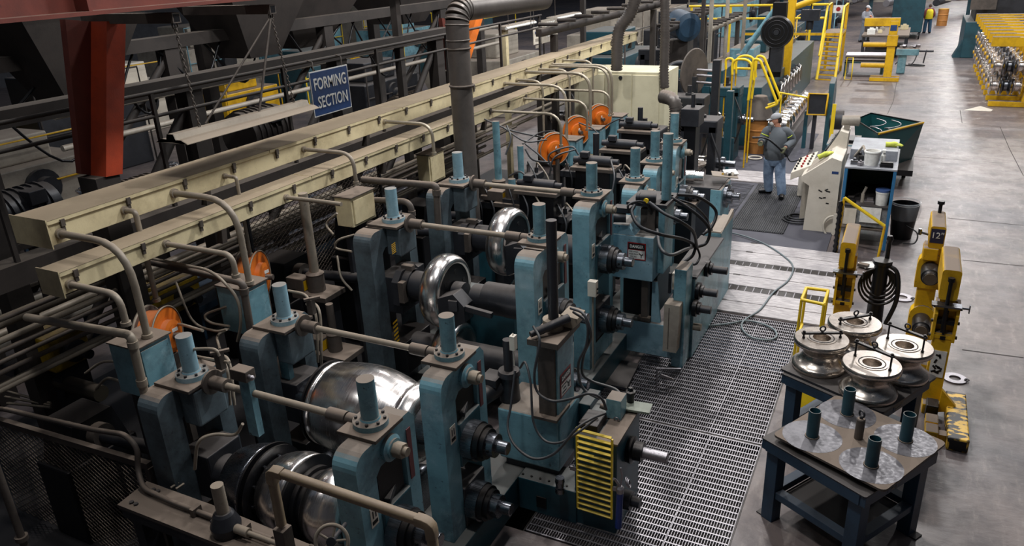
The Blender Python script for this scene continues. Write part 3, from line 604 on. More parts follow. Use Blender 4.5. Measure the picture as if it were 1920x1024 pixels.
# waste bin with liner
t = thing('waste_bin', 'dark waste bin with clear liner behind the blue cart', 'bin', (.28, 14.6, 0))
m = MB(); m.lathe([(0, .17), (.62, .23), (.62, .22), (.02, .15), (.02, 0)], (.26, 14.5, 0), n=24, caps=False); m.build('bin_body', DARKC, t)
LIN = plain('clear_liner', (200, 206, 212), .2, alpha=.22)
m = MB(); m.lathe([(.36, .235), (.5, .26), (.6, .25), (.66, .235), (.66, .228)], (.26, 14.5, 0), n=24, caps=False, sharp=False); m.torus((.26, 14.5, .655), (0, 0, 1), .235, .01); m.build('liner', LIN, t)
m = MB(); m.tube(spline([(.3, 14.3, .3), (.5, 14.2, .2), (.48, 14.1, .05), (.3, 14.1, .03)]), .012, 6); m.build('cord', DARKC, t)
# ================================================================ GREEN TIPPING BIN
t = thing('tipping_bin', 'big dark green steel hopper bin with yellow worn lip', 'hopper', (0, 18.4, 0))
A_, B_, C_, D_ = AZ(1647, 251, 1.2), AZ(1731, 230, 1.2), AZ(1633, 212, 1.2), AZ(1603, 224, 1.2)
BG = paint('dark_green_paint', (18, 72, 74), (12, 46, 50), dust=.2, grime=.35, rough=.4)
lo = [Vector((A_.x + .12, A_.y + .1, .42)), Vector((B_.x - .12, B_.y - .12, .42)), Vector((C_.x + .1, C_.y - .2, .42)), Vector((D_.x + .12, D_.y - .05, .42))]
tp = [A_, B_, C_, D_]
def wallq(m, a, b, c, d, th=.012):
    n_ = (b - a).cross(d - a).normalized() * th; m.add([a, b, c, d, a + n_, b + n_, c + n_, d + n_], [(3, 2, 1, 0), (4, 5, 6, 7), (0, 1, 5, 4), (1, 2, 6, 5), (2, 3, 7, 6), (3, 0, 4, 7)], False)
m = MB()
for i in range(4): j = (i + 1) % 4; wallq(m, lo[i], lo[j], tp[j], tp[i])
wallq(m, lo[3], lo[2], lo[1], lo[0]); m.build('hopper_shell', BG, t)
m = MB(); m.tube([A_, B_], .03, 4); m.build('worn_lip', YEL, t)
m = MB(); m.tube([B_, C_, D_, A_], .018, 6); m.build('rim', DARKC, t)
m = MB(); m.bb(lo[0].x - .05, lo[1].x + .05, lo[0].y + .1, lo[2].y, .3, .42); m.build('undercarriage', DARKC, t)
for x, y in ((lo[1].x - .1, lo[1].y + .0), (lo[0].x + .05, lo[0].y + .15), (lo[2].x + .1, lo[2].y)): m = MB(); m.bb(x - .04, x + .04, y - .04, y + .04, 0, .3); m.build('leg', DARKC, t)
sc_ = [((-.5, 18.6), 'curled steel scrap strip lying inside the green hopper, left'), ((-.2, 18.5), 'curled steel scrap strip inside the green hopper by the lip')]
for k, ((x, y), lb) in enumerate(sc_):
    m = MB(); m.tube([Vector((x + .14 * math.cos(a) + a * .01, y + .12 * math.sin(a), 1.0 + .03 * a)) for a in [k2 * .5 for k2 in range(18)]], .012, 5); tag(m.build('scrap_strip', GRATE), lb, 'scrap')
m = MB(); m.box((-.3, 18.9, .56), (.3, .4, .22), (0, 0, .3)); m.box((-.25, 18.8, .72), (.2, .2, .2), (.3, .4, .3)); tag(m.build('scrap_bundle', IRON), 'dark heap of scrap bundled low inside the green hopper', 'scrap')
# low box table near the hopper
t = thing('utility_stand', 'light blue stand with tray and green bottle behind console', 'stand', (-.95, 17.3, 0))
for x in (-1.3, -.75):
    for y in (17.0, 17.9): m = MB(); m.bb(x - .02, x + .02, y - .02, y + .02, .0, 1.0); m.build('leg', LBLUE, t)
m = MB(); m.bb(-1.33, -.72, 16.97, 17.93, 1.0, 1.03); m.build('tray', LBLUE, t); m = MB(); m.bb(-1.33, -.72, 16.97, 17.93, .6, .62); m.build('lower_tray', LBLUE, t)
m = MB(); m.bb(-1.25, -.8, 17.1, 17.6, 1.03, 1.1); m.bb(-1.2, -1.0, 17.2, 17.4, 1.1, 1.18); m.build('tool_bits', DARKC, t)
b = MB(); b.lathe([(0, .05), (.12, .05), (.17, .02), (.2, .02)], (-1.05, 17.05, 1.03), n=14); tag(b.build('green_bottle', GREEN), 'lime green bottle on the light blue stand', 'bottle')
m = MB(); m.bb(-1.75, -1.3, 16.4, 17.0, .02, .62); tag(m.build('white_box', WHITE, bevel=.01), 'low off-white metal box between worker and blue stand', 'box')
# ================================================================ ROLLING STANDS
# dark machine bed under the stands
t = thing('mill_bed', 'long dark steel bed carrying the row of blue rolling stands', 'machine bed', (-3.9, 8, 0))
for x0, x1 in ((-3.36, -2.8), (-5.25, -4.6)): m = MB(); m.bb(x0, x1, 3.18, 14.5, 0.001, .34); m.build('bed_beam', TEAL, t, bevel=.01)
for y in (3.95, 5.3, 6.95, 8.45, 10, 11.6, 13.2): m = MB(); m.bb(-4.6, -3.36, y - .12, y + .12, 0.001, .26); m.build('cross_beam', DARK, t, bevel=.01)
m = MB(); m.bb(-2.79, -2.2, 5.28, 5.6, 0.001, .36); cb = m.build('side_beam', TEAL, t, bevel=.01)
m = MB(); m.bb(-2.6, -2.5, 5.27, 5.28, .08, .2); m.build('slot_opening', DARKC, cb)
m = MB()
for k in range(7): m.cyl((-2.76 + k * .09, 5.33, .36), (-2.76 + k * .09, 5.33, .37), .012, n=8)
m.build('bolt_row', DARKC, cb)
def spindle(t, x, y, z, s=1.):
    m = MB(); m.lathe([(0, .17 * s), (.10 * s, .17 * s)], (x, y, z), (1, 0, 0), 32); m.build('bearing_collar', STEELD, t)
    m = MB(); m.lathe([(.10 * s, .155 * s), (.15 * s, .155 * s), (.15 * s, .13 * s), (.19 * s, .13 * s)], (x, y, z), (1, 0, 0), 32); m.build('lock_ring', DARKC, t)
    m = MB(); m.lathe([(.19 * s, .1 * s), (.26 * s, .1 * s), (.26 * s, .055 * s), (.36 * s, .055 * s), (.365 * s, .045 * s)], (x, y, z), (1, 0, 0), 28); sh = m.build('spindle_end', STEELD, t)
    m = MB(); m.cyl((x + .225 * s, y - .1 * s, z), (x + .225 * s, y - .104 * s, z), .014, n=8); m.build('set_screw', DARKC, sh)
def housing(t, x0, x1, y0, y1, zt, zb=.34, fp=.2, rp=.15, top=.22, bluem=BLUE, sill=.6):
    r = .12; k = 6
    prof = [(y0, zb), (y0 + fp, zb), (y0 + fp, zt - top), (y0 + fp + .04, zt)] + [(y0 + r - r * math.sin(a), zt - r + r * math.cos(a)) for a in [PI / 2 * i / k for i in range(k + 1)]]
    m = MB(); m.prism(prof, x1 - x0, YZ(x0))
    m.prism([(y0 + fp, zt - top - .05), (y0 + fp + .06, zt - top), (y1 - rp, zt - top), (y1 - rp, zt), (y0 + fp + .0, zt)], x1 - x0 - .002, YZ(x0 + .001))
    m.prism([(y1 - rp, zb), (y1, zb), (y1, zt - .07), (y1 - .06, zt), (y1 - rp, zt)], x1 - x0 - .004, YZ(x0 + .002))
    m.bb(x0 + .003, x1 - .003, y0 + fp, y1 - rp, zb, sill)
    return m.build('housing', bluem, t, bevel=.006)
def screw_cyl(t, x, y, z, h, r=.063, mat=BLUE, fl=.125, bolts=8):
    m = MB(); m.lathe([(0, r), (h, r)], (x, y, z), n=28); c = m.build('screw_cylinder', mat, t)
    m = MB(); m.lathe([(0, fl), (.04, fl), (.045, r + .01), (.06, r + .005)], (x, y, z), n=36); f_ = m.build('flange', mat, t)
    for i in range(bolts):
        a = 2 * PI * (i + .5) / bolts; q = Vector((x + math.cos(a) * (fl - .022), y + math.sin(a) * (fl - .022), z + .04)); m = MB(); m.cyl(q, q + Vector((0, 0, .02)), .012, n=6); m.build('bolt', DARK, f_)
def stand(label, y0, y1, zt, zs=1.18, zl=.56, left=True, cylh=.36, low=True, chips=BLUE, tp=True):
    ym = (y0 + y1) / 2 + .02
    t = thing('rolling_stand', label, 'rolling stand', (-3.0, (y0 + y1) / 2, .34))
    housing(t, -3.1, -2.9, y0, y1, zt, bluem=chips)
    m = MB(); m.bb(-3.2, -2.87, ym - .17, ym + .16, zt + .002, zt + .03); m.build('top_plate', IRON, t, bevel=.004)
    screw_cyl(t, -3.03, ym, zt + .03, cylh)
    if left:
      # tie rod with collars
      zr = zt - .02 if zt < 2 else zt + .0
      zr = zt - .06
      m = MB(); m.cyl((-4.4, ym, zr + .08), (-3.3, ym, zr + .08), .028, n=14); rod = m.build('tie_rod', PIPE, t)
      m = MB(); m.lathe([(0, .05), (.16, .05)], (-3.4, ym, zr + .08), (1, 0, 0), 20); m.lathe([(.17, .046), (.3, .046)], (-3.4, ym, zr + .08), (1, 0, 0), 20); m.build('rod_collar', IRON, rod)
      m = MB(); m.lathe([(0, .062), (.03, .1), (.05, .1), (.05, .055), (.2, .055)], (-4.6, ym, zr + .08), (1, 0, 0), 20); m.build('rod_collar', IRON, rod)
    m = MB(); m.lathe([(0, .1), (.03, .1), (.04, .075), (.055, .075)], (-2.9, ym + .0, zt - .13), (1, 0, 0), 24); w_ = m.build('nut_washer', chips, t)
    m = MB(); m.cyl((-2.845, ym, zt - .13), (-2.77, ym, zt - .13), .058, n=6); m.cyl((-2.77, ym, zt - .13), (-2.74, ym, zt - .13), .034, n=14); m.build('hex_nut', PIPE, w_)
    # red-brown slide strip and white labels on the window side
    m = MB(); m.bb(-2.9, -2.893, y1 - .12, y1 - .07, zt - .55, zt - .12); m.build('slide_strip', paint('strip_%d' % len(MATS), (110, 62, 66), (70, 44, 48), dust=0), t)
    m = MB(); m.bb(-2.9, -2.895, y0 + .08, y0 + .16, zt - .62, zt - .46); sg_ = m.build('label_plate', WHITE, t)
    m = MB(); m.bb(-2.895, -2.893, y0 + .09, y0 + .15, zt - .6, zt - .57); m.bb(-2.895, -2.893, y0 + .1, y0 + .11, zt - .55, zt - .49); m.bb(-2.895, -2.893, y0 + .13, y0 + .14, zt - .55, zt - .49); m.build('label_mark', BLK, sg_)
    # chocks sliding in the window
    m = MB(); m.bb(-3.16, -2.88, y0 + .2, y1 - .15, zs - .2, zs + .22); m.build('chock', TEAL, t, bevel=.012)
    m = MB(); m.bb(-3.12, -2.92, y0 + .23, y1 - .18, zs + .22, zt - .24); m.build('chock_spacer', DARKC, t)
    m = MB(); m.box((-2.95, (y0 + y1) / 2, zs + .28), (.1, .16, .05), (.2, 0, .3)); m.build('wedge_block', DARK, t, bevel=.006)
    if low:
        m = MB(); m.bb(-3.16, -2.88, y0 + .2, y1 - .15, zl - .2, zl + .2); m.build('chock', DARK, t, bevel=.012)
        spindle(t, -2.88, ym - .03, zl)
    spindle(t, -2.88, ym - .03, zs)
    if left:
        housing(t, -5.0, -4.78, y0, y1, zt, bluem=GBLUE)
        m = MB(); m.bb(-4.98, -4.6, ym - .2, ym + .18, zt + .002, zt + .03); m.build('top_plate', IRON, t, bevel=.004)
        m = MB(); m.bb(-4.78, -4.6, ym - .16, ym + .14, zt - .32, zt - .002); m.build('rod_yoke', GBLUE, t, bevel=.02)
        screw_cyl(t, -4.77, ym, zt + .03, cylh, mat=LBLUE)
        m = MB(); m.bb(-4.9, -4.6, y0 + .2, y1 - .15, zs - .22, zs + .2); m.build('chock', DARK, t, bevel=.01)
        m = MB(); m.bb(-4.9, -4.6, y0 + .2, y1 - .15, zl - .22, zl + .18); m.build('chock', DARKC, t, bevel=.01)
    return t, ym - .03
def shaft(t, y, z, segs, mat=DARK):
    for x0, x1, r in segs: m = MB(); m.lathe([(0, r), (x1 - x0, r)], (x0, y, z), (1, 0, 0), 28); m.build('shaft_collar', mat, t)
def roll(t, y, z, prof, mat=None, nm='forming_roll'):
    m = MB(); m.lathe([(p[0], p[1]) for p in prof], (0, y, z), (1, 0, 0), 64, sharp=False); return m.build(nm, mat or CHROME, t)
# stand A, nearest
tA, yA = stand('nearest blue rolling stand holding three stepped shiny rolls', 3.21, 3.91, 1.9, zs=1.1, zl=.5)
def barrel(x0, x1, r0, rm, r1, n=12):
    out = [(x0, r0 - .02)]
    for i in range(n + 1):
        u = i / n; out.append((x0 + (x1 - x0) * u, r0 * (1 - u) ** 2 + 2 * (2 * rm - (r0 + r1) / 2) * u * (1 - u) + r1 * u * u if False else (r0 + (r1 - r0) * u) + (rm - (r0 + r1) / 2) * 4 * u * (1 - u)))
    out.append((x1, r1 - .02)); return out
zA = 1.09
roll(tA, yA, zA, barrel(-4.42, -4.14, .24, .30, .33), STEELD)
m = MB(); m.lathe([(0, .33), (.02, .35), (.035, .35), (.04, .3), (.07, .3), (.07, .34), (.085, .34)], (-4.14, yA, zA), (1, 0, 0), 56); fr_ = m.build('roll_flange', DARKC, tA)
for k in range(10): a = 2 * PI * k / 10; q = Vector((-4.05, yA + .26 * math.cos(a), zA + .26 * math.sin(a))); m = MB(); m.cyl(q, q + Vector((.02, 0, 0)), .014, n=6); m.build('bolt', STEELD, fr_)
roll(tA, yA, zA, barrel(-4.03, -3.72, .26, .33, .34))
m = MB(); m.lathe([(0, .34), (.02, .35), (.03, .35), (.04, .27), (.08, .27), (.08, .24), (.12, .24)], (-3.72, yA, zA), (1, 0, 0), 56); fr_ = m.build('roll_flange', DARKC, tA)
for k in range(10): a = 2 * PI * k / 10 + .2; q = Vector((-3.64, yA + .2 * math.cos(a), zA + .2 * math.sin(a))); m = MB(); m.cyl(q, q + Vector((.02, 0, 0)), .014, n=6); m.build('bolt', STEELD, fr_)
roll(tA, yA, zA, barrel(-3.6, -3.25, .25, .31, .22))
roll(tA, yA, .5, barrel(-4.4, -3.3, .3, .34, .3), STEELD)
shaft(tA, yA, zA, [(-4.62, -4.42, .14), (-3.25, -3.16, .12)])
# stand B with the huge barrel roll
tB, yB = stand('blue rolling stand holding the largest barrel shaped roll', 4.28, 4.98, 1.9, zs=1.18, zl=.56)
prof = [(-4.34, .3), (-4.34, .37), (-4.31, .385), (-4.28, .385), (-4.28, .375)] + [(-4.27 + .84 * i / 20, .385 + .05 * math.sin(PI * i / 20) - .06 * (i / 20) ** 3) for i in range(21)] + [(-3.42, .365), (-3.40, .345), (-3.36, .33), (-3.34, .32), (-3.30, .31), (-3.28, .25)]
roll(tB, 4.6, 1.2, prof)
shaft(tB, 4.6, 1.2, [(-4.62, -4.34, .15), (-3.28, -3.16, .15)], STEELD)
m = MB(); m.lathe([(0, .39), (.018, .39)], (-4.36, 4.6, 1.2), (1, 0, 0), 56); m.build('roll_flange', DARKC, tB)
roll(tB, 4.6, .5, barrel(-4.45, -3.35, .24, .2, .24), STEELD)
tC, yC = stand('blue rolling stand with polished rounded wheel roll and dark pipe stand before it', 6.0, 6.85, 2.29, zs=1.55, zl=.8)
def wheel(xc, w, R, n=14):
    o = [(xc - w / 2, R * .5), (xc - w / 2, R * .80)]
    for i in range(n + 1): a = PI * i / n; o.append((xc - w / 2 * math.cos(a), R * .80 + R * .2 * math.sin(a) ** .8))
    o += [(xc + w / 2, R * .80), (xc + w / 2 - .02, R * .76), (xc + w / 2 - .02, R * .3)]; return o
def wheelset(t, y, z, R, w, xc=-4.12):
    roll(t, y, z, wheel(xc, w, R))
    m = MB(); m.lathe([(0, R * .78), (.004, R * .78)], (xc + w / 2 - .018, y, z), (1, 0, 0), 48); f_ = m.build('roll_face', DARKC, t)
    for k in range(6): a = 2 * PI * k / 6 + .3; q = Vector((xc + w / 2 - .014, y + R * .55 * math.cos(a), z + R * .55 * math.sin(a))); m = MB(); m.cyl(q, q + Vector((.004, 0, 0)), .024, n=12); m.build('face_hole', BLK, f_)
    shaft(t, y, z, [(-4.62, -4.5, .19), (-4.5, xc - w / 2 - .02, .165), (xc + w / 2, xc + w / 2 + .12, .12), (-3.62, -3.36, .17), (-3.36, -3.16, .175)])
    m = MB(); m.prism([(y - .22, z - .17), (y + .22, z - .17), (y + .22, z + .1), (y + .12, z + .2), (y - .12, z + .2), (y - .22, z + .1)], .08, YZ(-4.66)); cp = m.build('chock_clamp', DARK, t, bevel=.008)
    m = MB(); m.bb(-4.64, -4.5, y - .05, y + .02, z + .15, z + .24); m.bb(-4.57, -4.5, y - .24, y - .16, z - .12, z + .12); m.build('clamp_lug', IRON, cp, bevel=.006)
    m = MB(); m.prism([(xc + .13, z - .3), (xc + .42, z - .16), (xc + .42, z + .02), (xc + .3, z + .14), (xc + .1, z + .06)], .18, XZ(y - .34)); g_ = m.build('guide_bracket', DARK, t, bevel=.008)
    m = MB(); m.box((xc + .28, y - .25, z + .02), (.1, .24, .12), (0, 0, .2)); m.box((xc + .55, y - .3, z - .02), (.34, .05, .06), (0, .1, 0)); m.build('guide_arm', DARK, g_, bevel=.005)
    m = MB(); m.lathe([(0, .14), (.35, .14)], (xc + .35, y, z - .02), (1, 0, 0), 20); m.build('shaft_sleeve', DARK, t)
wheelset(tC, yC - .06, 1.63, .40, .24)
roll(tC, yC, .86, wheel(-4.12, .26, .36)); shaft(tC, yC, .86, [(-4.62, -3.16, .15)])
m = MB(); m.bb(-4.3, -3.5, yC + .3, yC + .5, .34, 1.5); m.build('inner_wall', TEAL, tC)
tD, yD = stand('tallest blue rolling stand behind, next to the white switch box', 7.44, 8.24, 2.35, zs=1.62, zl=.85)
wheelset(tD, yD - .05, 1.70, .42, .26, -4.08)
roll(tD, yD, .88, wheel(-3.9, .3, .36)); shaft(tD, yD, .88, [(-4.62, -3.16, .15)])
for (l_, t__, r__, b__) in ((734, 455, 742, 476), (738, 598, 747, 646)):
    y0_, y1_, z0_, z1_ = side(-4.59, l_, t__, r__, b__)
    for k in range(6): m = MB(); m.add([Vector((-4.588, y0_, z0_ + (z1_ - z0_) * (k + .1) / 6)), Vector((-4.588, y1_, z0_ + (z1_ - z0_) * (k + .4) / 6)), Vector((-4.588, y1_, z0_ + (z1_ - z0_) * (k + .9) / 6)), Vector((-4.588, y0_, z0_ + (z1_ - z0_) * (k + .6) / 6))], [(0, 1, 2, 3)], False); m.build('hazard_stripe', YEL, tC)
# white switch box on stand D
m = MB(); c0_ = AY(1110, 560, 7.42); x0, x1, z0_, z1_ = front(7.42, 1105, 525, 1119, 553); m.bb(x0, x1 + .01, 7.36, 7.44, z0_, z1_); sb = m.build('switch_box', WHITE, tD, bevel=.004)
m = MB(); [m.cyl((x1 + .01, 7.4, z0_ + .04 + .05 * k), (x1 + .02, 7.4, z0_ + .04 + .05 * k), .014, n=8) for k in range(2)]; m.build('push_button', DARKC, sb)
m = MB(); m.tube([Vector((x0 + .04, 7.42, z0_)), Vector((x0 + .04, 7.42, .4))], .012, 6); m.build('conduit', PIPE, tD)
# stands E F G (lower ones down the line)
for lab, y0, y1, zt, hh in (('blue rolling stand fourth to fifth, just past the danger hopper', 9.1, 9.72, 2.1, .42), ('dusty blue rolling stand two before the ducted hood', 9.98, 10.6, 2.14, .42), ('last blue rolling stand before the grey elbow hose', 10.95, 11.6, 2.2, .42)):
    tt, yy = stand(lab, y0, y1, zt, zs=1.4, zl=.75, cylh=hh, low=False, left=False)
    roll(tt, yy, 1.4, wheel(-3.75, .26, .3)); shaft(tt, yy, 1.4, [(-4.0, -3.16, .13)]); m = MB(); m.bb(-4.12, -3.98, yy - .2, yy + .2, .34, 1.6); m.build('roll_bracket', DARK, tt, bevel=.01)
# ---------------------------------------------------------------- vertical side-roll unit with pipe stand (between B and C)
t = thing('side_roll_unit', 'blue side roll unit with tall dark post and danger label', 'side roll unit', (-2.75, 5.6, .3))
m = MB(); m.bb(-3.05, -2.42, 5.42, 5.95, .42, .98); m.build('lower_casing', BLUE, t, bevel=.02)
m = MB(); m.bb(-3.0, -2.45, 5.45, 5.95, .3, .42); m.build('foot', DARK, t, bevel=.01)
m = MB(); m.bb(-2.62, -2.455, 5.44, 5.47, 1.0, 1.72); m.bb(-2.62, -2.6, 5.46, 5.8, 1.0, 1.72); m.build('front_plate', IRON, t, bevel=.004)
m = MB(); m.bb(-2.6, -2.44, 5.471, 5.85, 1.0, 1.72); col_ = m.build('column', BLUE, t, bevel=.006)
m = MB(); m.bb(-2.70, -2.40, 5.4, 5.92, 1.72, 1.78); m.build('top_plate', IRON, t, bevel=.005)
m = MB(); m.bb(-2.66, -2.42, 5.38, 5.7, .98, 1.01); m.build('base_plate', IRON, t, bevel=.004)
def danger(parent, o, right, up, w, h, words=('KEEP HANDS', 'CLEAR', 'OF ROLLS'), black=False):
    o = Vector(o); R = Vector(right).normalized(); U = Vector(up).normalized(); N_ = R.cross(U)
    def quad(nm, mat, u0, u1, v0, v1, dz):
        m = MB(); P = [o + R * u + U * v + N_ * d for d in (0, dz) for u, v in ((u0, v0), (u1, v0), (u1, v1), (u0, v1))]; m.add(P, [(3, 2, 1, 0), (4, 5, 6, 7), (0, 1, 5, 4), (1, 2, 6, 5), (2, 3, 7, 6), (3, 0, 4, 7)], False); return m.build(nm, mat, parent)
    s = quad('danger_label', REDP, 0, w, 0, h, .003)
    parent0 = parent
    def q2(nm, mat, u0, u1, v0, v1):
        m = MB(); P = [o + R * u + U * v + N_ * .0045 for u, v in ((u0, v0), (u1, v0), (u1, v1), (u0, v1))]; m.add(P, [(0, 1, 2, 3)], False); return m.build(nm, mat, parent)
    q2('label_field', WHT, w * .05, w * .95, h * .06, h * .56); q2('label_heading', BLK, w * .05, w * .95, h * .6, h * .94)
    text('DANGER', h * .24, o + R * w * .5 + U * h * .77 + N_ * .006, R, U, WHT, parent, depth=.0005, bold=.002, sx=.8)
    for k, wd in enumerate(words): text(wd, h * .12, o + R * w * .34 + U * h * (.47 - .15 * k) + N_ * .006, R, U, BLK, parent, depth=.0005, sx=.75)
    m = MB(); c = o + R * w * .76 + U * h * .3 + N_ * .006; m.tube([c - R * w * .12 + U * h * .1, c, c + R * w * .1 + U * h * .07], h * .03, 6); m.tube([c, c - U * h * .14], h * .025, 6); m.build('hand_symbol', BLK, parent)
danger(t, (-2.437, 5.52, 1.16), (0, 1, 0), (0, 0, 1), .24, .24)
m = MB(); m.lathe([(0, .048), (.95, .048), (.952, .04)], (-2.56, 5.68, 1.86), n=24); m.build('screw_post', DARK, t)
m = MB(); m.lathe([(0, .09), (.05, .09), (.06, .1), (.1, .1), (.1, .06)], (-2.56, 5.68, 1.78), n=28); m.build('post_seat', PIPE, t)
m = MB(); m.cyl((-2.62, 5.45, 1.84), (-2.42, 5.7, 1.9), .04, n=14); m.cyl((-2.66, 5.40, 1.83), (-2.62, 5.45, 1.84), .028, n=12); m.build('hydraulic_valve', DARK, t)
m = MB(); m.prism([(-2.5, 1.92), (-2.34, 1.9), (-2.34, 1.84), (-2.38, 1.80), (-2.5, 1.80)], .2, XZ(5.7)); m.build('valve_hood', PIPE, t, bevel=.006)
m = MB(); m.cyl((-3.0, 5.6, .98), (-3.0, 5.6, 1.25), .1, .085, n=20); m.lathe([(0, .11), (.05, .1)], (-3.0, 5.6, 1.25), n=20); m.cyl((-3.0, 5.6, 1.28), (-3.0, 5.6, 1.62), .045, n=16); m.build('small_cylinder', DARK, t)
m = MB(); m.cyl((-3.18, 5.32, 1.1), (-3.1, 5.55, 1.12), .09, n=22); m.cyl((-3.2, 5.27, 1.1), (-3.18, 5.32, 1.1), .07, n=22); m.bb(-3.22, -3.05, 5.42, 5.62, 1.18, 1.26); m.build('hydraulic_motor', DARK, t, bevel=.004)
m = MB(); m.tube([Vector((-2.86, 5.45, 1.78)), Vector((-2.86, 5.45, 1.45))], .006, 5); m.bb(-2.885, -2.835, 5.42, 5.48, 1.62, 1.76); m.build('sensor', WHITE, t)
m = MB(); m.bb(-2.42, -2.3, 5.9, 6.2, .35, .9); m.build('rear_block', TEAL, t, bevel=.01)
# hoses of this unit
def hosepx(pts, r, label, mat=HOSE, planes=None, parent=None, nm='hose'):
    m = MB(); m.tube(spline([AY(px, py, y) for px, py, y in pts], 7), r, 8); o = m.build(nm, mat, parent)
    if parent is None: tag(o, label, 'hose', 'hydraulic hoses on the blue stands')
    return o
hosepx([(1000, 612, 5.4), (1012, 640, 5.3), (1002, 700, 5.25), (1008, 735, 5.25), (1035, 752, 5.2), (1070, 748, 5.15), (1105, 738, 5.1), (1128, 748, 5.15), (1137, 768, 5.2)], .012, 'grey hose looping from tall post unit to the small junction box')
hosepx([(966, 695, 5.3), (958, 760, 5.2), (952, 800, 5.1), (965, 835, 5.0), (1000, 860, 4.95), (1040, 850, 4.95), (1080, 805, 5.0), (1110, 785, 5.1), (1135, 775, 5.2)], .012, 'lowest sagging hose in front of the blue side casing')
hosepx([(975, 690, 5.4), (985, 680, 5.35), (995, 720, 5.25), (1000, 790, 5.15), (1020, 825, 5.1), (1050, 830, 5.05), (1085, 810, 5.1), (1120, 783, 5.2)], .011, 'dark inner hose beside the lowest sagging hose')
hosepx([(1070, 578, 5.7), (1095, 590, 5.6), (1108, 630, 5.6), (1095, 665, 5.7), (1092, 700, 5.8), (1110, 715, 5.9), (1150, 728, 5.9), (1165, 740, 5.8)], .013, 'hose arching right from tall post unit down to grating')
hosepx([(1075, 585, 5.7), (1100, 605, 5.6), (1100, 645, 5.6), (1085, 680, 5.6), (1087, 715, 5.6), (1100, 735, 5.6), (1125, 748, 5.6)], .013, 'second hose arching right behind the first')
# low gearbox cabinet with yellow grille
t = thing('gear_cabinet', 'dark blue gear cabinet with yellow slatted guard at grating edge', 'gear cabinet', (-2.0, 5.5, 0))
m = MB(); m.bb(-2.22, -1.82, 5.3, 5.95, .001, .98); m.build('cabinet', TEAL, t, bevel=.01)
m = MB(); m.bb(-2.0, -1.8, 5.26, 5.98, .98, 1.0); m.build('top_plate', IRON, t, bevel=.003)
m = MB(); m.torus((-1.93, 5.6, 1.02), (0, 1, .2), .022, .006, 16, 6); m.build('eye_bolt', GRATE, t)
m = MB(); m.bb(-2.2, -2.02, 5.35, 5.6, .98, 1.07); m.build('cover_block', DARKC, t, bevel=.01)
gx0, gx1, gz0, gz1 = -2.15, -1.835, .26, 1.1
gd = MB(); gd.bb(gx0 - .012, gx0 + .006, 5.2, 5.22, gz0, gz1 + .02); gd = gd.build('guard_rail', YELB, t); m = MB(); m.bb(gx1 - .006, gx1 + .012, 5.2, 5.22, gz0 - .02, gz1 - .02); m.build('guard_rail', YELB, t)
for k in range(15):
    z = gz0 + (gz1 - gz0) * k / 14; m = MB(); m.box(((gx0 + gx1) / 2, 5.205, z), (gx1 - gx0, .022, .014), (.5, .03, 0)); m.build('guard_slat', YELB, t)
m = MB(); m.bb(gx0 - .07, gx0 - .01, 5.2, 5.215, .66, .70); m.bb(gx1 + .01, gx1 + .07, 5.2, 5.215, .56, .6); m.build('guard_tab', GRATE, t)
m = MB(); m.lathe([(0, .12), (.05, .13), (.06, .09), (.14, .09), (.14, .06)], (-1.82, 5.62, .72), (1, 0, 0), 28); m.build('seal_ring', DARKC, t)
m = MB(); m.lathe([(.1, .052), (.36, .052), (.365, .044)], (-1.82, 5.62, .72), (1, 0, 0), 28); m.build('spindle_end', GRATE, t)
m = MB(); m.lathe([(0, .09), (.08, .09), (.08, .05), (.16, .05)], (-1.82, 5.5, .25), (1, 0, 0), 20); m.build('lower_shaft', DARK, t)
m = MB(); m.lathe([(0, .045), (.05, .045), (.05, .035), (.12, .045), (.16, .04)], (-2.33, 5.22, .37), n=16); tag(m.build('oil_cup', STEELD), 'small round steel fitting on the beam left of yellow guard', 'fitting')
t = thing('grease_gun', 'blue grease gun hanging at the right of the yellow guard', 'grease gun', (-1.76, 5.22, .3))
m = MB(); m.lathe([(0, .012), (.02, .03), (.4, .03), (.42, .02)], (-1.765, 5.2, .16), (.03, 0, 1), 18); m.build('barrel', plain('grease_gun_blue', (26, 54, 130), .35), t)
m = MB(); m.lathe([(0, .032), (.05, .036), (.07, .02)], (-1.753, 5.2, .56), n=16); m.tube([Vector((-1.75, 5.2, .62)), Vector((-1.79, 5.18, .70)), Vector((-1.80, 5.16, .72))], .012, 6); m.tube([Vector((-1.75, 5.2, .62)), Vector((-1.735, 5.2, .74)), Vector((-1.75, 5.2, .82))], .008, 6); m.build('lever_head', GRATE, t)
for k in range(3): m = MB(); m.torus((-1.70 + .012 * k, 5.22, .68 - .01 * k), (1, .2, .3), .035, .006, 16, 6); m.build('coil_ring', GRATE, t)
# small junction box and leaning pieces on the side grating
t = thing('junction_box', 'small blue junction box with dusty top where the hoses meet', 'box', (-2.1, 5.7, .98))
x0, x1, z0_, z1_ = front(5.62, 1140, 745, 1152, 795)
m = MB(); m.bb(x0 - .02, x1 + .06, 5.62, 5.78, 1.001, 1.2); m.build('box_body', BLUE, t, bevel=.004)
m = MB(); m.cyl((x0 - .02, 5.7, 1.05), (x0 - .1, 5.68, 1.07), .03, .022, n=12); m.cyl((x0, 5.6, 1.02), (x0 - .09, 5.55, 1.0), .016, n=8); m.build('hose_fitting', IRON, t)
m = MB(); m.box((-1.82, 5.85, 1.03), (.26, .16, .02), (0, 0, .1)); tag(m.build('cover_plate', paint('pale_green_plate', (128, 140, 128), (88, 98, 90), dust=.3)), 'pale green flat plate overhanging the gear cabinet top', 'plate')
t = thing('hand_valve', 'black star knob valve on the pale plate beside the junction box', 'valve', (-1.92, 6.1, 1.0))
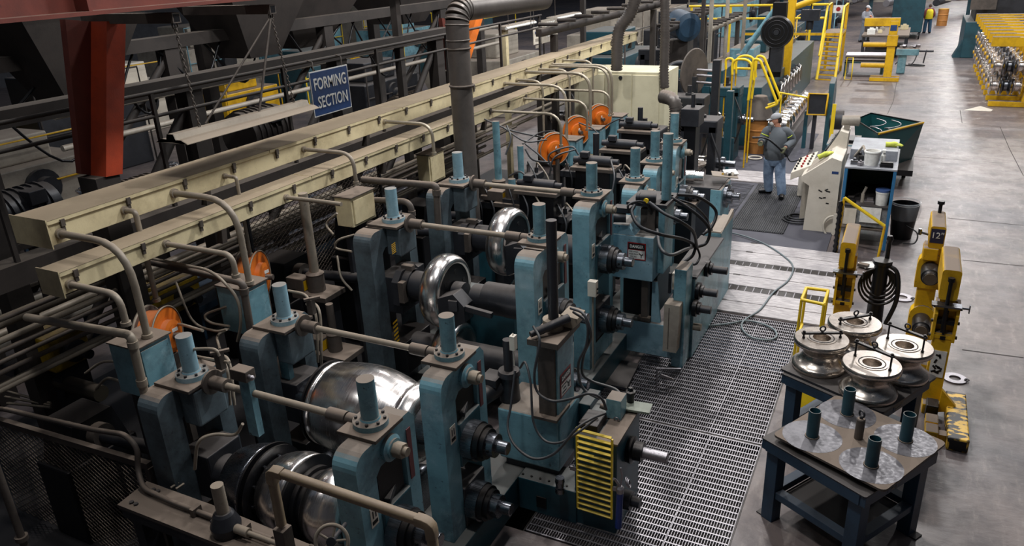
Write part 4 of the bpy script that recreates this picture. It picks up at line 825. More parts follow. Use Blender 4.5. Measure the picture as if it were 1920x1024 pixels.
m = MB(); m.cyl((-1.9, 5.9, 1.041), (-1.9, 5.9, 1.13), .035, n=14); m.build('valve_body', DARKC, t); m = MB(); m.lathe([(0, .05), (.02, .05), (.03, .03), (.06, .02)], (-1.9, 5.9, 1.13), n=6); m.build('knob', DARKC, t)
# grating pieces beside the machines
for x0, y0, x1, y1 in ((-2.6, 6.02, -2.64, 0),): pass
t = thing('steel_bracket', 'bent steel bracket and bars lying on the grating edge', 'bracket', (-2.3, 7.3, 0))
m = MB()
a, b, c = AZ(1232, 691, .3), AZ(1277, 692, .3), AZ(1233, 730, .02)
m.tube([a, b], .014, 4); m.tube([a, Vector((a.x, a.y, .02))], .014, 4); m.tube([AZ(1238, 703, .2), AZ(1262, 712, .1)], .02, 4); m.build('bracket_bar', GRATE, t)
t = thing('cover_plates', 'two worn dark steel plates on the floor beside post of tall stand', 'plate', (-2.6, 6.9, 0))
for (l, r_, yy) in ((1128, 1200, 0),):
    q = [AZ(1120, 716, .05), AZ(1175, 728, .05), AZ(1198, 682, .05), AZ(1150, 672, .05)]
    m = MB(); m.add(q + [v - Vector((0, 0, .03)) for v in q], [(0, 1, 2, 3), (7, 6, 5, 4), (0, 4, 5, 1), (1, 5, 6, 2), (2, 6, 7, 3), (3, 7, 4, 0)], False); m.build('plate', DARK, t)
# ---------------------------------------------------------------- second side unit: hopper with danger sign, base frame, boxes
t = thing('side_roll_unit', 'light blue side unit with large danger sign and open base frame', 'side roll unit', (-2.6, 8.7, .02))
m = MB(); m.bb(-2.98, -2.46, 8.42, 8.9, 1.15, 1.72); m.build('hopper_casing', LBLUE, t, bevel=.01)
m = MB(); m.prism([(-2.98, 1.72), (-2.7, 1.72), (-2.78, 1.84), (-2.98, 1.84)], .4, XZ(8.43)); m.build('casing_top', LBLUE, t)
danger(t, (-2.78, 8.415, 1.42), (1, 0, .0), (0, 0, 1), .23, .22, ('KEEP HANDS', 'AWAY FROM', 'ROLLERS'))
m = MB(); m.bb(-3.0, -2.1, 8.5, 8.62, .1, .55); m.build('base_beam', LBLUE, t, bevel=.01)
m = MB(); m.bb(-2.2, -2.05, 8.45, 8.75, .02, 1.35); m.build('corner_post', BLUE, t, bevel=.008)
m = MB(); m.prism([(-2.5, .55), (-2.38, .55), (-2.44, 1.1), (-2.5, 1.1)], .04, XZ(8.55)); m.build('gusset', LBLUE, t)
m = MB(); m.bb(-2.95, -2.5, 8.75, 9.4, .5, 1.1); m.build('roll_block', DARKC, t, bevel=.03)
m = MB(); m.bb(-2.62, -2.54, 8.5, 8.6, .55, 1.15); m.bb(-2.66, -2.5, 8.48, 8.56, .58, .62); m.build('inner_post', IRON, t)
m = MB(); m.bb(-2.7, -2.47, 8.65, 8.9, 1.72, 2.0); m.bb(-2.6, -2.5, 8.6, 8.66, 1.72, 2.1); m.build('slide_column', IRON, t, bevel=.006)
m = MB(); m.bb(-2.46, -2.38, 8.6, 9.0, 1.2, 2.1); m.build('side_column', BLUE, t, bevel=.006)
m = MB(); m.bb(-2.85, -2.35, 8.55, 9.1, 2.06, 2.1); m.build('top_plate', DARK, t)
tp = AY(1250, 250, 8.8); bt = AY(1253, 358, 8.8)
m = MB(); m.lathe([(0, .06), (tp.z - 2.1, .06)], ((tp.x + bt.x) / 2, 8.8, 2.1), n=22); m.build('screw_post', BLUE, t)
m = MB(); c_ = AY(1212, 375, 8.6); m.cyl((c_.x - .08, 8.55, 2.17), (c_.x + .12, 8.6, 2.17), .055, n=18); m.cyl((c_.x - .1, 8.55, 2.17), (c_.x - .06, 8.55, 2.17), .06, n=18); m.build('hydraulic_valve', DARK, t)
m = MB(); q = AY(1212, 376, 8.5); m.cyl(q, q - Vector((0, .02, 0)), .03, n=12); m.build('yellow_gauge', YELB, t)
m = MB(); m.cyl((-2.95, 8.35, 1.95), (-2.8, 8.4, 1.95), .06, n=18); m.bb(-2.95, -2.75, 8.35, 8.5, 2.02, 2.08); m.build('hydraulic_motor', DARK, t)
# gearbox row with output shafts at the grating
t = thing('gear_cabinet', 'blue grey gear cabinet with dark round shafts over the boards', 'gear cabinet', (-2.2, 9.6, 0))
m = MB(); m.bb(-2.3, -2.02, 8.78, 10.25, .001, 1.12); m.build('cabinet', BLUE, t, bevel=.01)
m = MB(); m.bb(-2.32, -2.0, 8.76, 10.28, 1.12, 1.15); m.build('top_plate', DARK, t)
m = MB(); m.bb(-2.28, -2.04, 10.3, 11.1, .001, 1.2); m.build('rear_cabinet', BLUE, t, bevel=.01)
m = MB(); m.prism([(10.3, 1.2), (11.1, 1.2), (11.1, 1.32)], .04, YZ(-2.08)); m.bb(-2.2, -2.05, 10.3, 11.1, 1.2, 1.22); m.build('top_wedge', GREYB, t)
for px, py, L in ((1345, 503, .28), (1328, 545, .26), (1322, 577, .22)):
    c = AX(px - 22, py, -2.02); m = MB(); m.lathe([(0, .11), (.05, .11), (.06, .08), (.09, .08)], (-2.02, c.y, c.z), (1, 0, 0), 22); fl_ = m.build('seal_ring', DARKC, t)
    m = MB(); m.lathe([(.09, .05), (L, .05), (L + .004, .04)], (-2.02, c.y, c.z), (1, 0, 0), 20); m.build('shaft_end', DARK, fl_)
c = AX(1300, 612, -2.02); m = MB(); m.cyl((-2.02, c.y, c.z), (-1.92, c.y, c.z), .05, n=6); m.build('hex_nut', PIPE, t)
t = thing('switch_box', 'cream switch box with black knob beside the gear cabinet', 'switch box', (-2.3, 8.66, 1.05))
m = MB(); m.bb(-2.27, -2.12, 8.62, 8.94, 1.0, 1.22); m.build('box_body', WHITE, t, bevel=.004)
m = MB(); m.cyl((-2.19, 8.62, 1.07), (-2.19, 8.6, 1.07), .028, n=14); m.build('knob', DARKC, t); m = MB(); m.bb(-2.31, -2.28, 8.6, 8.64, .95, 1.22); m.build('mount_strip', DARK, t)
t = thing('wire_trunk', 'tall grey upright wiring trunk below the cream switch box', 'trunking', (-2.2, 8.6, .35))
m = MB(); m.prism([(-2.27, .3), (-2.1, .3), (-2.08, .94), (-2.27, .94)], .2, XZ(8.3)); m.build('trunk_body', GREYB, t, bevel=.006)
m = MB(); m.bb(-2.21, -2.205, 8.29, 8.3, .34, .9); m.build('seam', IRON, t)
# big black hose bundle
for k, pts in enumerate(([(1218, 380, 8.4), (1245, 400, 8.2), (1275, 415, 8.2), (1300, 435, 8.5), (1307, 465, 9)], [(1190, 385, 8.3), (1185, 400, 8.2), (1200, 425, 8.1), (1240, 440, 8.2), (1280, 448, 8.6), (1305, 460, 9)],
        [(1240, 362, 8.8), (1275, 380, 8.9), (1310, 405, 9), (1330, 430, 9.1), (1325, 455, 9.1), (1308, 463, 9)], [(1270, 365, 9), (1310, 370, 9.2), (1342, 395, 9.4), (1335, 425, 9.3), (1318, 440, 9.2)],
        [(1232, 430, 8.5), (1238, 465, 8.3), (1258, 478, 8.3), (1285, 468, 8.6), (1302, 462, 9)], [(1305, 462, 9), (1298, 480, 8.9), (1280, 495, 8.8), (1280, 510, 8.8)], [(1306, 462, 9), (1312, 480, 9), (1305, 495, 8.9), (1292, 495, 8.9)],
        [(1180, 400, 8.3), (1178, 385, 8.3), (1195, 378, 8.4), (1212, 382, 8.5), (1222, 400, 8.6)], [(1262, 372, 9), (1300, 385, 9.2), (1325, 410, 9.5), (1335, 432, 9.4)])):
    hosepx(pts, .02 if k < 6 else .014, ['thick black hose falling from the gauge valve of danger unit', 'black hose looping low across the front of danger unit', 'black hose swinging outermost over the gear cabinet', 'upper black hose reaching furthest right toward the mat', 'small grey hose loop right of the danger sign', 'hose tail dropping onto the cream switch box', 'short hose tail beside cream switch box', 'hose coil rising around the gauge valve', 'thin inner hose under the upper black hose'][k], RUB if k != 4 else HOSE)
# ================================================================ CABLE TRAYS with conduits
def tray(label, xf, zt, y0, y1, w, h, cond, latch0):
    t = thing('cable_tray', label, 'cable tray', (xf, y0, zt))
    m = MB(); m.bb(xf - w, xf, y0 + .01, y1, zt - h, zt - .012); m.build('tray_body', CREAM, t, bevel=.004)
    n = int((y1 - y0) / 2.4)
    for i in range(n):
        a, b = y0 + (y1 - y0) * i / n, y0 + (y1 - y0) * (i + 1) / n; m = MB(); m.bb(xf - w - .012, xf + .014, a + .006, b - .006, zt - .012, zt); m.bb(xf + .006, xf + .014, a + .006, b - .006, zt - .03, zt); m.build('tray_lid', CREAM, t)
    m = MB(); m.bb(xf - w - .02, xf + .012, y0, y0 + .01, zt - h - .025, zt + .015); m.build('end_cap', CREAM, t)
    y = latch0; k = 0
    while y < y1:
        m = MB(); m.bb(xf, xf + .028, y - .018, y + .018, zt - .07, zt - .012); m.bb(xf, xf + .02, y - .014, y + .014, zt - .11, zt - .075); m.build('latch', IRON, t); y += .62
    y = y0 + 1.6
    while y < y1:
        m = MB(); m.prism([(xf - .05, zt - h), (xf + .0, zt - h), (xf - .02, zt - h - .14), (xf - .1, zt - h - .14)], .06, XZ(y)); m.build('hanger_foot', IRON, t); y += 2.6
    for c in cond:
        px = c[0]; r = c[1]; a = AX(px[0][0], px[0][1], xf); P = [Vector((xf - .02, a.y, a.z))]
        P += [Vector((AY(x, y, a.y).x, a.y, AY(x, y, a.y).z)) for x, y in px[1:]]
        P[1].z = P[0].z if len(P) > 2 else P[1].z
        if len(P) > 2: P[1].x = P[2].x if c[2] else P[1].x
        m = MB(); m.tube(fillet(P, c[3] if len(c) > 3 else .22), r, 10); m.cyl(P[0], P[0] + Vector((.05, 0, 0)), r * 1.5, n=12)
        if abs(P[-1].z - P[-2].z) > .1: m.cyl(P[-1], P[-1] + Vector((0, 0, .03)), r * 1.5, n=12)
        m.build('conduit', PIPEL if a.y > 8 else PIPE, t)
    return t
# conduit: (pixels: start on tray, above the bend, end), radius, vertical drop, bend radius
T1 = [([(112, 438), (255, 470), (277, 632)], .03, 1, .35), ([(232, 394), (266, 398), (294, 565)], .024, 1, .04), ([(325, 362), (452, 380), (468, 532)], .03, 1, .35), ([(420, 330), (447, 332), (470, 480)], .018, 1, .03),
      ([(568, 280), (660, 292), (668, 345)], .022, 1, .2), ([(720, 228), (806, 236), (814, 290)], .022, 1, .2),
      ([(945, 157), (1056, 163), (1063, 265)], .022, 1, .3), ([(968, 150), (1018, 153), (1020, 262)], .02, 1, .2), ([(985, 135), (1104, 140), (1107, 240)], .026, 1, .3), ([(1010, 130), (1067, 134), (1069, 235)], .02, 1, .2),
      ([(1035, 121), (1143, 123), (1147, 215)], .026, 1, .3), ([(1055, 113), (1110, 118), (1112, 205)], .02, 1, .2), ([(1030, 124), (1138, 126), (1141, 215)], .02, 1, .3)]
T2 = [([(130, 533), (222, 552), (237, 610)], .026, 1, .3), ([(310, 457), (440, 472), (443, 520)], .024, 1, .22), ([(535, 370), (615, 380), (640, 383)], .022, 0, .05),
      ([(922, 208), (1050, 213), (1052, 275)], .02, 1, .25), ([(982, 185), (1099, 190), (1101, 245)], .02, 1, .25), ([(1040, 168), (1141, 171), (1143, 218)], .02, 1, .25)]
tray('upper cream cable tray, the longer one with dusty lid', -5.95, 3.12, 3.47, 18.5, .44, .205, T1, 3.6)
tray('lower cream cable tray, nearer the blue stands', -5.55, 2.835, 3.22, 14.8, .24, .18, T2, 3.35)
# ================================================================ PULL BOXES, REELS, PIPES by the drive side
def pull_box(label, x0, x1, y0, y1, z0, z1, mat, lid=True):
    t = thing('pull_box', label, 'box', ((x0 + x1) / 2, y0, z0))
    m = MB(); m.bb(x0, x1, y0, y1, z0, z1); m.build('box_body', mat, t, bevel=.006)
    m = MB(); m.bb(x1, x1 + .014, y0 + .03, y1 - .03, z0 + .03, z1 - .03); m.build('cover', mat, t, bevel=.003)
    m = MB(); m.bb(x0 - .01, x1 + .02, y0 - .01, y1 + .01, z1, z1 + .012); m.build('top_lip', IRON, t)
    m = MB(); m.bb(x0 + .05, x0 + .1, y0 + .05, y0 + .1, .02, z0); m.build('support_post', DARK, t); return t
pull_box('blue pull box beside nearest stand, under the first orange reel', -5.42, -5.1, 3.38, 3.70, 1.75, 2.19, BLUE)
pull_box('blue pull box beside the second stand, under second orange reel', -5.52, -5.18, 4.6, 4.9, 1.72, 2.18, BLUE)
def cab(label, l, t_, r, b, y, d, mat):
    x0, x1, z0, z1 = front(y, l, t_, r, b); return pull_box(label, x0, x1, y, y + d, z0, z1, mat)
cab('cream and brown switch cabinet on post behind the second stand', 630, 372, 660, 425, 6.35, .42, CREAM)
cab('narrow cream switch cabinet near the grey round duct', 783, 292, 805, 345, 8.6, .4, CREAM)
for k, (x, y, z, lab) in enumerate(((-4.98, 11.6, 2.1, 'small blue pull box by the first far orange reel'), (-4.88, 12.4, 2.12, 'small blue pull box by the middle far orange reel'), (-4.85, 13.5, 2.13, 'small blue pull box by the last far orange reel'))):
    pull_box(lab, x - .05, x + .3, y - .2, y + .15, z - .42, z, BLUE)
def reel(label, px, py, x, R, w=.16, tilt=0., far=False):
    c = AX(px, py, x); t = thing('cable_reel', label, 'reel', (c.x, c.y, c.z - R)); ax = Vector((math.cos(tilt), math.sin(tilt), 0))
    m = MB(); m.lathe([(0, R * .5), (0, R), (.012, R), (.012, R * .5)], c, ax, 44, caps=False); m.lathe([(0, 0.001), (0, R * .5)], c, ax, 44, caps=False); m.build('reel_flange', ORNG, t)
    m = MB(); m.lathe([(0, R), (.012, R), (.013, R * .93)], c - ax * w, ax, 44); m.build('reel_flange', IRON if not far else ORNG, t)
    m = MB(); m.lathe([(-w + .01, R * .86), (0, R * .86)], c, ax, 40); m.build('wound_cable', ORNG if not far else IRON, t)
    m = MB(); m.torus(c + ax * .012, ax, R * .99, .008, 44, 6); m.torus(c - ax * w, ax, R * 1.0, .014, 44, 6); m.build('reel_rim', PIPE, t)
    m = MB(); m.lathe([(0, R * .55), (.05, R * .55), (.06, R * .4)], c + ax * .012, ax, 32); m.build('spring_case', ORNG, t); m = MB(); m.lathe([(0, .03), (.1, .03)], c + ax * .05, ax, 12); m.build('hub', IRON, t)
    lc = c + ax * .075; m = MB(); m.box(lc + Vector((0, 0, R * .2)), (.004, R * .35, R * .12)); m.build('paper_label', WHT, t)
    m = MB(); m.bb(c.x + .02, c.x + .07, c.y - .03, c.y + .03, .34, c.z - R * .6); m.build('stand_post', IRON, t)
reel('orange cable reel nearest, behind first blue pull box', 312, 630, -5.6, .27, tilt=.4)
reel('orange cable reel second, behind the second blue pull box', 486, 520, -5.75, .28, tilt=.4)
reel('orange flat cable reel, leftmost of the three far ones', 1040, 280, -4.95, .26, .08, -.7, True)
reel('orange flat cable reel, middle of the three far ones', 1083, 246, -4.9, .25, .08, -.7, True)
reel('orange flat cable reel, farthest before the cream cabinet', 1125, 222, -4.85, .24, .08, -.7, True)
def pipe(label, pts, r, mat=PIPE, fr=.12, nm='pipe', grp=None, n=10, elbow=True):
    t = thing(nm, label, 'pipe', tuple(pts[0]), grp); m = MB(); m.tube(fillet(pts, fr), r, n); m.build('pipe_run', mat, t)
    if elbow:
        for p, q in zip(pts[1:-1], pts[2:]):
            p, q = Vector(p), Vector(q); d = (q - p).normalized(); m = MB(); m.cyl(p + d * fr * .9, p + d * (fr * .9 + r * 1.6), r * 1.22, n=12); m.build('coupling', mat, t)
    return t
def PY(y, *px): return [AY(a, b, y) for a, b in px]
pipe('thick dusty pipe with elbow dropping beside first blue pull box', PY(3.3, (50, 595), (245, 628), (262, 700), (295, 835)), .034, PIPE, .06)
pipe('dusty pipe with elbow dropping beside second blue pull box', PY(4.5, (286, 492), (455, 530), (470, 620), (490, 740)), .034, IRON, .06)
pipe('thin conduit curving down the left of second pull box', PY(4.45, (285, 485), (400, 508), (449, 560), (452, 612), (445, 640)), .014, PIPE, .15, elbow=False)
pipe('grey pipe bending behind the cream and brown cabinet', PY(6.9, (680, 337), (818, 348), (822, 430)), .04, IRON, .05)
pipe('short bent pipe right of the cream and brown cabinet', PY(6.9, (690, 375), (770, 378), (777, 440)), .036, IRON, .12)
pipe('plain pipe passing from lower tray to cream cabinet post', PY(6.2, (600, 378), (632, 382)), .02, PIPE, .1)
# tall plain post with flange, behind second stand left housing
def left_screw(label, px, pyb, pyt, x, r, mat=PIPE):
    b = AX(px, pyb, x); tp = AX(px, pyt, x); t = thing('side_screw_unit', label, 'screw unit', (b.x, b.y, .34)); H_ = tp.z
    m = MB(); m.lathe([(0, r), (H_ - b.z, r)], b, n=22); m.build('screw_post', mat, t)
    m = MB(); m.lathe([(-.2, r * 1.9), (-.02, r * 1.9), (0, r * 2.0), (.02, r * 1.4)], b, n=24); m.build('post_seat', IRON, t)
    m = MB(); m.bb(b.x - .22, b.x + .24, b.y - .16, b.y + .18, b.z - .26, b.z - .2); m.build('top_plate', IRON, t, bevel=.006)
    m = MB(); m.bb(b.x - .34, b.x - .1, b.y - .1, b.y + .05, b.z - .2, b.z - .06); m.build('gear_housing', IRON, t, bevel=.01)
    m = MB(); m.bb(b.x - .1, b.x - .097, b.y - .09, b.y + .0, b.z - .19, b.z - .08); m.build('yellow_tag', YEL, t)
    m = MB(); m.bb(b.x - .15, b.x + .17, b.y - .1, b.y + .14, .34, b.z - .26); m.build('column', DARK, t, bevel=.01)
    return b
left_screw('tall dusty screw post standing left of the cream brown cabinet', 590, 512, 353, -5.45, .05)
left_screw('short dark screw unit below the wire mesh, before middle stand', 625, 625, 565, -5.15, .04, IRON)
left_screw('tall teal screw post right of the grey round duct', 935, 338, 225, -5.0, .05, BLUE)
left_screw('short teal screw post behind the tall teal screw post', 978, 340, 272, -4.85, .045, BLUE)
left_screw('dark screw post in front of the last orange reel', 1200, 245, 202, -4.5, .05, DARK)
left_screw('dark screw post between first and middle far reels', 1165, 285, 224, -4.3, .05, DARK)
left_screw('dark screw post above the worm gear, centre of far group', 1118, 316, 250, -4.15, .05, DARK)
left_screw('thin dark screw post beside the worm gear', 960, 350, 335, -4.6, .05, BLUE)
def worm(px, py, y, lab):
    c = AY(px, py, y); t = thing('worm_gear', lab, 'gear', (c.x, c.y, .34))
    m = MB(); m.cyl(c + Vector((-.22, 0, .05)), c + Vector((.24, 0, .05)), .07, n=20); m.cyl(c + Vector((-.3, 0, .05)), c + Vector((-.22, 0, .05)), .045, n=16); m.cyl(c + Vector((.24, 0, .05)), c + Vector((.34, 0, .05)), .04, n=16); m.build('worm_case', DARK, t, bevel=.004)
    m = MB(); m.bb(c.x - .3, c.x + .32, c.y - .16, c.y + .2, c.z - .07, c.z - .02); m.build('top_plate', IRON, t, bevel=.006)
    m = MB(); m.bb(c.x - .24, c.x + .26, c.y - .12, c.y + .16, .34, c.z - .07); m.build('column', DARKC, t, bevel=.01)
    m = MB(); m.box(c + Vector((-.12, -.05, .14)), (.12, .1, .08)); m.build('valve_block', DARK, t, bevel=.01)
for a in ((1115, 308, 9.6, 'worm gear unit on dark column behind the tallest stand'), (1165, 276, 10.8, 'worm gear unit on dark column left of fifth stand'), (1195, 240, 12.2, 'worm gear unit on dark column before the cream cabinet'), (1010, 352, 8.9, 'worm gear unit on low column behind the fourth tie rod'), (1270, 372, 11.2, 'dark gear block behind the black hose bundle')): worm(*a)
# tangle of small hoses on the drive side
HG = 'small hoses on the drive side'
for pts in ([(380, 620, 3.8), (330, 610, 4.2), (350, 660, 4.0), (430, 680, 3.6)], [(160, 700, 3.9), (190, 680, 3.9), (225, 678, 3.6)], [(180, 730, 3.8), (200, 710, 3.8), (228, 716, 3.6)], [(330, 530, 5), (360, 600, 4.6), (400, 620, 4.4), (425, 618, 4.4)],
            [(425, 575, 4.6), (386, 590, 4.5), (395, 605, 4.5), (430, 612, 4.5)], [(430, 616, 4.5), (408, 630, 4.4), (412, 655, 4.2)], [(410, 665, 3.8), (430, 680, 3.7), (440, 760, 3.6)], [(405, 670, 3.8), (425, 690, 3.7), (432, 760, 3.6)], [(575, 570, 4.9), (592, 590, 4.8), (596, 680, 4.7)], [(585, 565, 4.9), (600, 590, 4.8), (603, 690, 4.7)],
            [(355, 655, 3.6), (400, 655, 3.6), (412, 668, 3.6)], [(540, 545, 5), (570, 552, 5), (583, 568, 4.9)], [(365, 880, 3.2), (372, 830, 3.2), (400, 815, 3.3), (440, 815, 3.4), (455, 795, 3.4)], [(665, 440, 6.1), (635, 450, 6), (630, 465, 6), (660, 472, 6)], [(632, 480, 6), (640, 520, 5.9), (660, 545, 5.9)], [(632, 400, 6.2), (612, 420, 6.2), (625, 440, 6.1)],
            [(950, 235, 9.5), (958, 260, 9.4), (948, 290, 9.3)], [(985, 280, 9.4), (1000, 300, 9.4), (1035, 305, 9.6)], [(945, 240, 9.8), (985, 265, 9.8), (1025, 262, 10)], [(900, 220, 10), (960, 245, 10), (1020, 258, 10.4)], [(1030, 330, 9.2), (1040, 295, 9.2), (1080, 280, 9.4)], [(1050, 345, 9), (1052, 365, 9), (1075, 360, 9)], [(1035, 320, 9.3), (1030, 290, 9.3), (1070, 275, 9.4), (1085, 290, 9.4)],
            [(985, 270, 9.6), (1010, 290, 9.6), (1030, 310, 9.6)], [(1145, 300, 9.5), (1152, 330, 9.3), (1148, 360, 9.2)], [(1040, 245, 10.3), (1010, 250, 10.3), (980, 270, 10)], [(955, 330, 9), (975, 322, 9), (990, 335, 9)], [(1085, 230, 12), (1110, 240, 12), (1120, 250, 12)], [(1130, 240, 12.3), (1150, 228, 12.3), (1165, 222, 12.3)]):
    m = MB(); m.tube(spline([AY(a, b, c) for a, b, c in pts], 7), .013, 6); tag(m.build('hose', PIPE if pts[0][0] < 700 else HOSE), 'thin dusty grey hose curling among the drive side machinery', 'hose', HG)
# hose clamp brackets on stands A, B
for k, (px, py, y, lab) in enumerate(((410, 665, 3.62, 'small hose clamp bracket beside the nearest left screw cylinder'), (582, 565, 4.7, 'small hose clamp bracket beside the second left screw cylinder'))):
    c = AY(px, py, y); t = thing('hose_bracket', lab, 'bracket', tuple(c)); m = MB(); m.box(c + Vector((0, 0, -.05)), (.06, .05, .14)); m.box(c + Vector((.02, 0, .03)), (.14, .03, .02), (0, 0, .9)); m.build('bracket_plate', IRON, t)
for k, (px, py, y, lab) in enumerate(((455, 700, 3.55, 'limit switch with chrome plunger beside nearest left housing'), (528, 655, 4.55, 'limit switch with chrome plunger beside second left housing'))):
    c = AY(px, py, y); t = thing('limit_switch', lab, 'switch', tuple(c)); m = MB(); m.box(c, (.16, .1, .09)); m.build('switch_body', IRON, t, bevel=.006); m = MB(); m.lathe([(0, .016), (.03, .016), (.04, .022), (.05, .018), (.06, .008)], c + Vector((.08, -.02, 0)), (1, -.2, 0), 14); m.build('plunger', GRATE, t)
    m = MB(); m.box(c + Vector((0, .02, -.3)), (.1, .06, .5)); m.build('support_bar', BLUE, t)
# ================================================================ NEAR BENCH, MESH GUARD, ELBOW RAIL
t = thing('dusty_bench', 'dusty steel bench plate in left foreground below the mesh guard', 'bench', (-4.1, 3.0, .3))
q = [Vector((-5.02, 2.86, 1.12)), Vector((-2.6, 2.86, 1.12)), Vector((-2.6, 3.1, 1.12)), Vector((-4.25, 3.16, 1.12)), Vector((-5.05, 3.16, 1.12))]
m = MB(); m.prism([(v.x, v.y) for v in q], .03, XY(1.09)); m.build('bench_top', IRON, t, bevel=.003)
m = MB(); m.bb(-5.0, -2.6, 2.87, 2.9, 1.0, 1.09); m.build('bench_edge', DARK, t)
for x in (-4.9, -3.9): m = MB(); m.bb(x - .05, x + .05, 2.9, 3.05, 0, 1.09); m.build('leg', DARK, t)
for x, y in ((-4.93, 2.92), (-4.88, 2.92), (-4.9, 3.1), (-4.85, 3.1), (-3.2, 2.9), (-3.1, 2.9)): m = MB(); m.cyl((x, y, 1.12), (x, y, 1.135), .018, n=6); m.build('bolt', DARK, t)
m = MB(); m.tube([AZ(335, 905, 1.125), AZ(320, 915, 1.125)], .01, 4); m.tube([AZ(345, 907, 1.125), AZ(330, 917, 1.125)], .01, 4); m.build('unistrut', PIPE, t)
# jack
yj = 2.98; cj = AY(420, 968, yj)
t = thing('screw_jack', 'dark screw jack with short round post on the dusty bench', 'jack', (cj.x, yj, 1.12))
m = MB(); m.lathe([(0, .1), (.08, .11), (.13, .09), (.17, .075), (.19, .06)], (cj.x, yj, 1.12), n=24); m.build('jack_body', DARK, t)
m = MB(); m.lathe([(.19, .045), (.42, .045)], (cj.x, yj, 1.12), n=22); m.build('jack_post', PIPE, t)
e = AY(600, 1035, yj); s_ = Vector((cj.x + .1, yj, 1.19))
m = MB(); m.cyl(s_, s_ + Vector((.12, 0, 0)), .034, n=16); m.cyl(s_ + Vector((.1, 0, 0)), s_ + Vector((.95, 0, 0)), .018, n=12); m.build('drive_rod', PIPE, t)
m = MB(); m.cyl((cj.x - .15, yj, 1.17), (cj.x - .09, yj, 1.17), .014, n=8); m.build('rod_stub', DARK, t)
# elbow rail
yr = 2.93
P = [AY(528, 985, yr), AY(519, 885, yr), AY(805, 955, yr), AY(820, 1060, yr)]
t = thing('elbow_rail', 'weathered square tube rail with elbows in front of nearest stand', 'rail', (P[0].x, yr, P[0].z))
P[1].x = P[0].x; P[2].z = P[1].z - 0.02; P[3].x = P[2].x
RAILM = paint('weathered_khaki_tube', (146, 128, 104), (96, 82, 66), dust=.5, grime=.7, rough=.5)
m = MB(); m.tube([P[1] + Vector((.05, 0, 0)), P[2] - Vector((.05, 0, 0))], .034, 4); m.build('square_tube', RAILM, t)
for (a, b, c) in ((P[0], P[1], P[2]), (P[1], P[2], P[3])): m = MB(); m.tube(fillet([b + (a - b).normalized() * .1, b, b + (c - b).normalized() * .1], .06, 3), .044, 4); m.build('elbow_fitting', RAILM, t, bevel=.004)
m = MB(); m.tube([P[1] - Vector((0, 0, .08)), P[0]], .034, 4); m.build('upright', RAILM, t); m = MB(); m.tube([P[2] - Vector((0, 0, .08)), Vector((P[2].x, P[2].y, .01))], .034, 4); m.build('upright', RAILM, t)
m = MB(); m.bb(P[0].x - .045, P[0].x + .045, yr - .045, yr + .045, 1.2, 1.42); m.bb(P[0].x - .1, P[0].x + .12, yr - .07, yr + .1, 1.12, 1.145); m.bb(P[0].x - .07, P[0].x + .07, yr - .06, yr + .06, 1.145, 1.2); m.build('base_flange', IRON, t, bevel=.004)
m = MB(); m.tube(fillet([Vector((P[0].x + .1, yr, 1.2)), Vector((P[0].x + .32, yr + .02, 1.2)), Vector((P[0].x + .32, yr + .12, 1.2)), Vector((P[0].x + .1, yr + .12, 1.2))], .05), .014, 8); m.build('loop_handle', IRON, t)
t = thing('wheel_valve', 'spoked hand wheel at bottom edge in front of nearest stand', 'hand wheel', tuple(AY(622, 1012, 2.75)))
c = AY(622, 1015, 2.75); ax = Vector((.35, -.7, .35)).normalized()
m = MB(); m.torus(c, ax, .1, .012, 32, 8); m.build('rim', PIPE, t); m = MB(); m.lathe([(-.02, .03), (.02, .03)], c, ax, 14); m.cyl(c, c - ax * .35, .014, n=8); m.build('hub', DARK, t)
u = ax.orthogonal().normalized(); w2 = ax.cross(u)
for k in range(5): a = 2 * PI * k / 5; m = MB(); m.tube([c, c + (u * math.cos(a) + w2 * math.sin(a)) * .1], .008, 5); m.build('spoke', PIPE, t)
# mesh guard
t = thing('mesh_guard', 'dusty expanded mesh guard panel with flat top rail, foreground left', 'guard', (-5.6, 3.22, 0))
ym_ = 3.22; a = AY(-30, 777, ym_); b = AY(278, 868, ym_); 
m = MB(); m.prism([(a.x, a.z - .06), (b.x, b.z - .06), (b.x, b.z), (a.x, a.z)], .05, XZ(ym_ - .02)); m.build('top_rail', IRON, t, bevel=.003)
m = MB(); m.bb(b.x - .04, b.x + .01, ym_ - .02, ym_ + .03, 0.001, b.z - .05); m.build('end_post', IRON, t)
def mesh_panel(t, o, eu, ev, W_, H_, du=.045, dv=.028, th=.006, mat=IRON):
    m = MB(); o = Vector(o); eu = Vector(eu).normalized(); ev = Vector(ev).normalized(); n_ = eu.cross(ev) * th
    nu = int(W_ / du); nv = int(H_ / dv)
    for j in range(nv + 1):
        for i in range(nu):
            for sgn in (-1, 1):
                if (i + j) % 2 == 0: p, q_ = (i * du, j * dv), ((i + 1) * du, (j + 1) * dv)
                else: p, q_ = (i * du, (j + 1) * dv), ((i + 1) * du, j * dv)
            p = o + eu * p[0] + ev * p[1]; q_ = o + eu * q_[0] + ev * q_[1]; wv = ev * th * .5
            m.add([p - wv, q_ - wv, q_ + wv, p + wv, p - wv + n_, q_ - wv + n_, q_ + wv + n_, p + wv + n_], [(0, 3, 2, 1), (4, 5, 6, 7), (0, 1, 5, 4), (3, 7, 6, 2)], False)
    o_ = m.build('expanded_mesh', mat, t, kind='stuff'); return o_
mesh_panel(t, (a.x, ym_, .05), (1, 0, 0), (0, 0, 1), b.x - a.x, min(a.z, b.z) - .08)
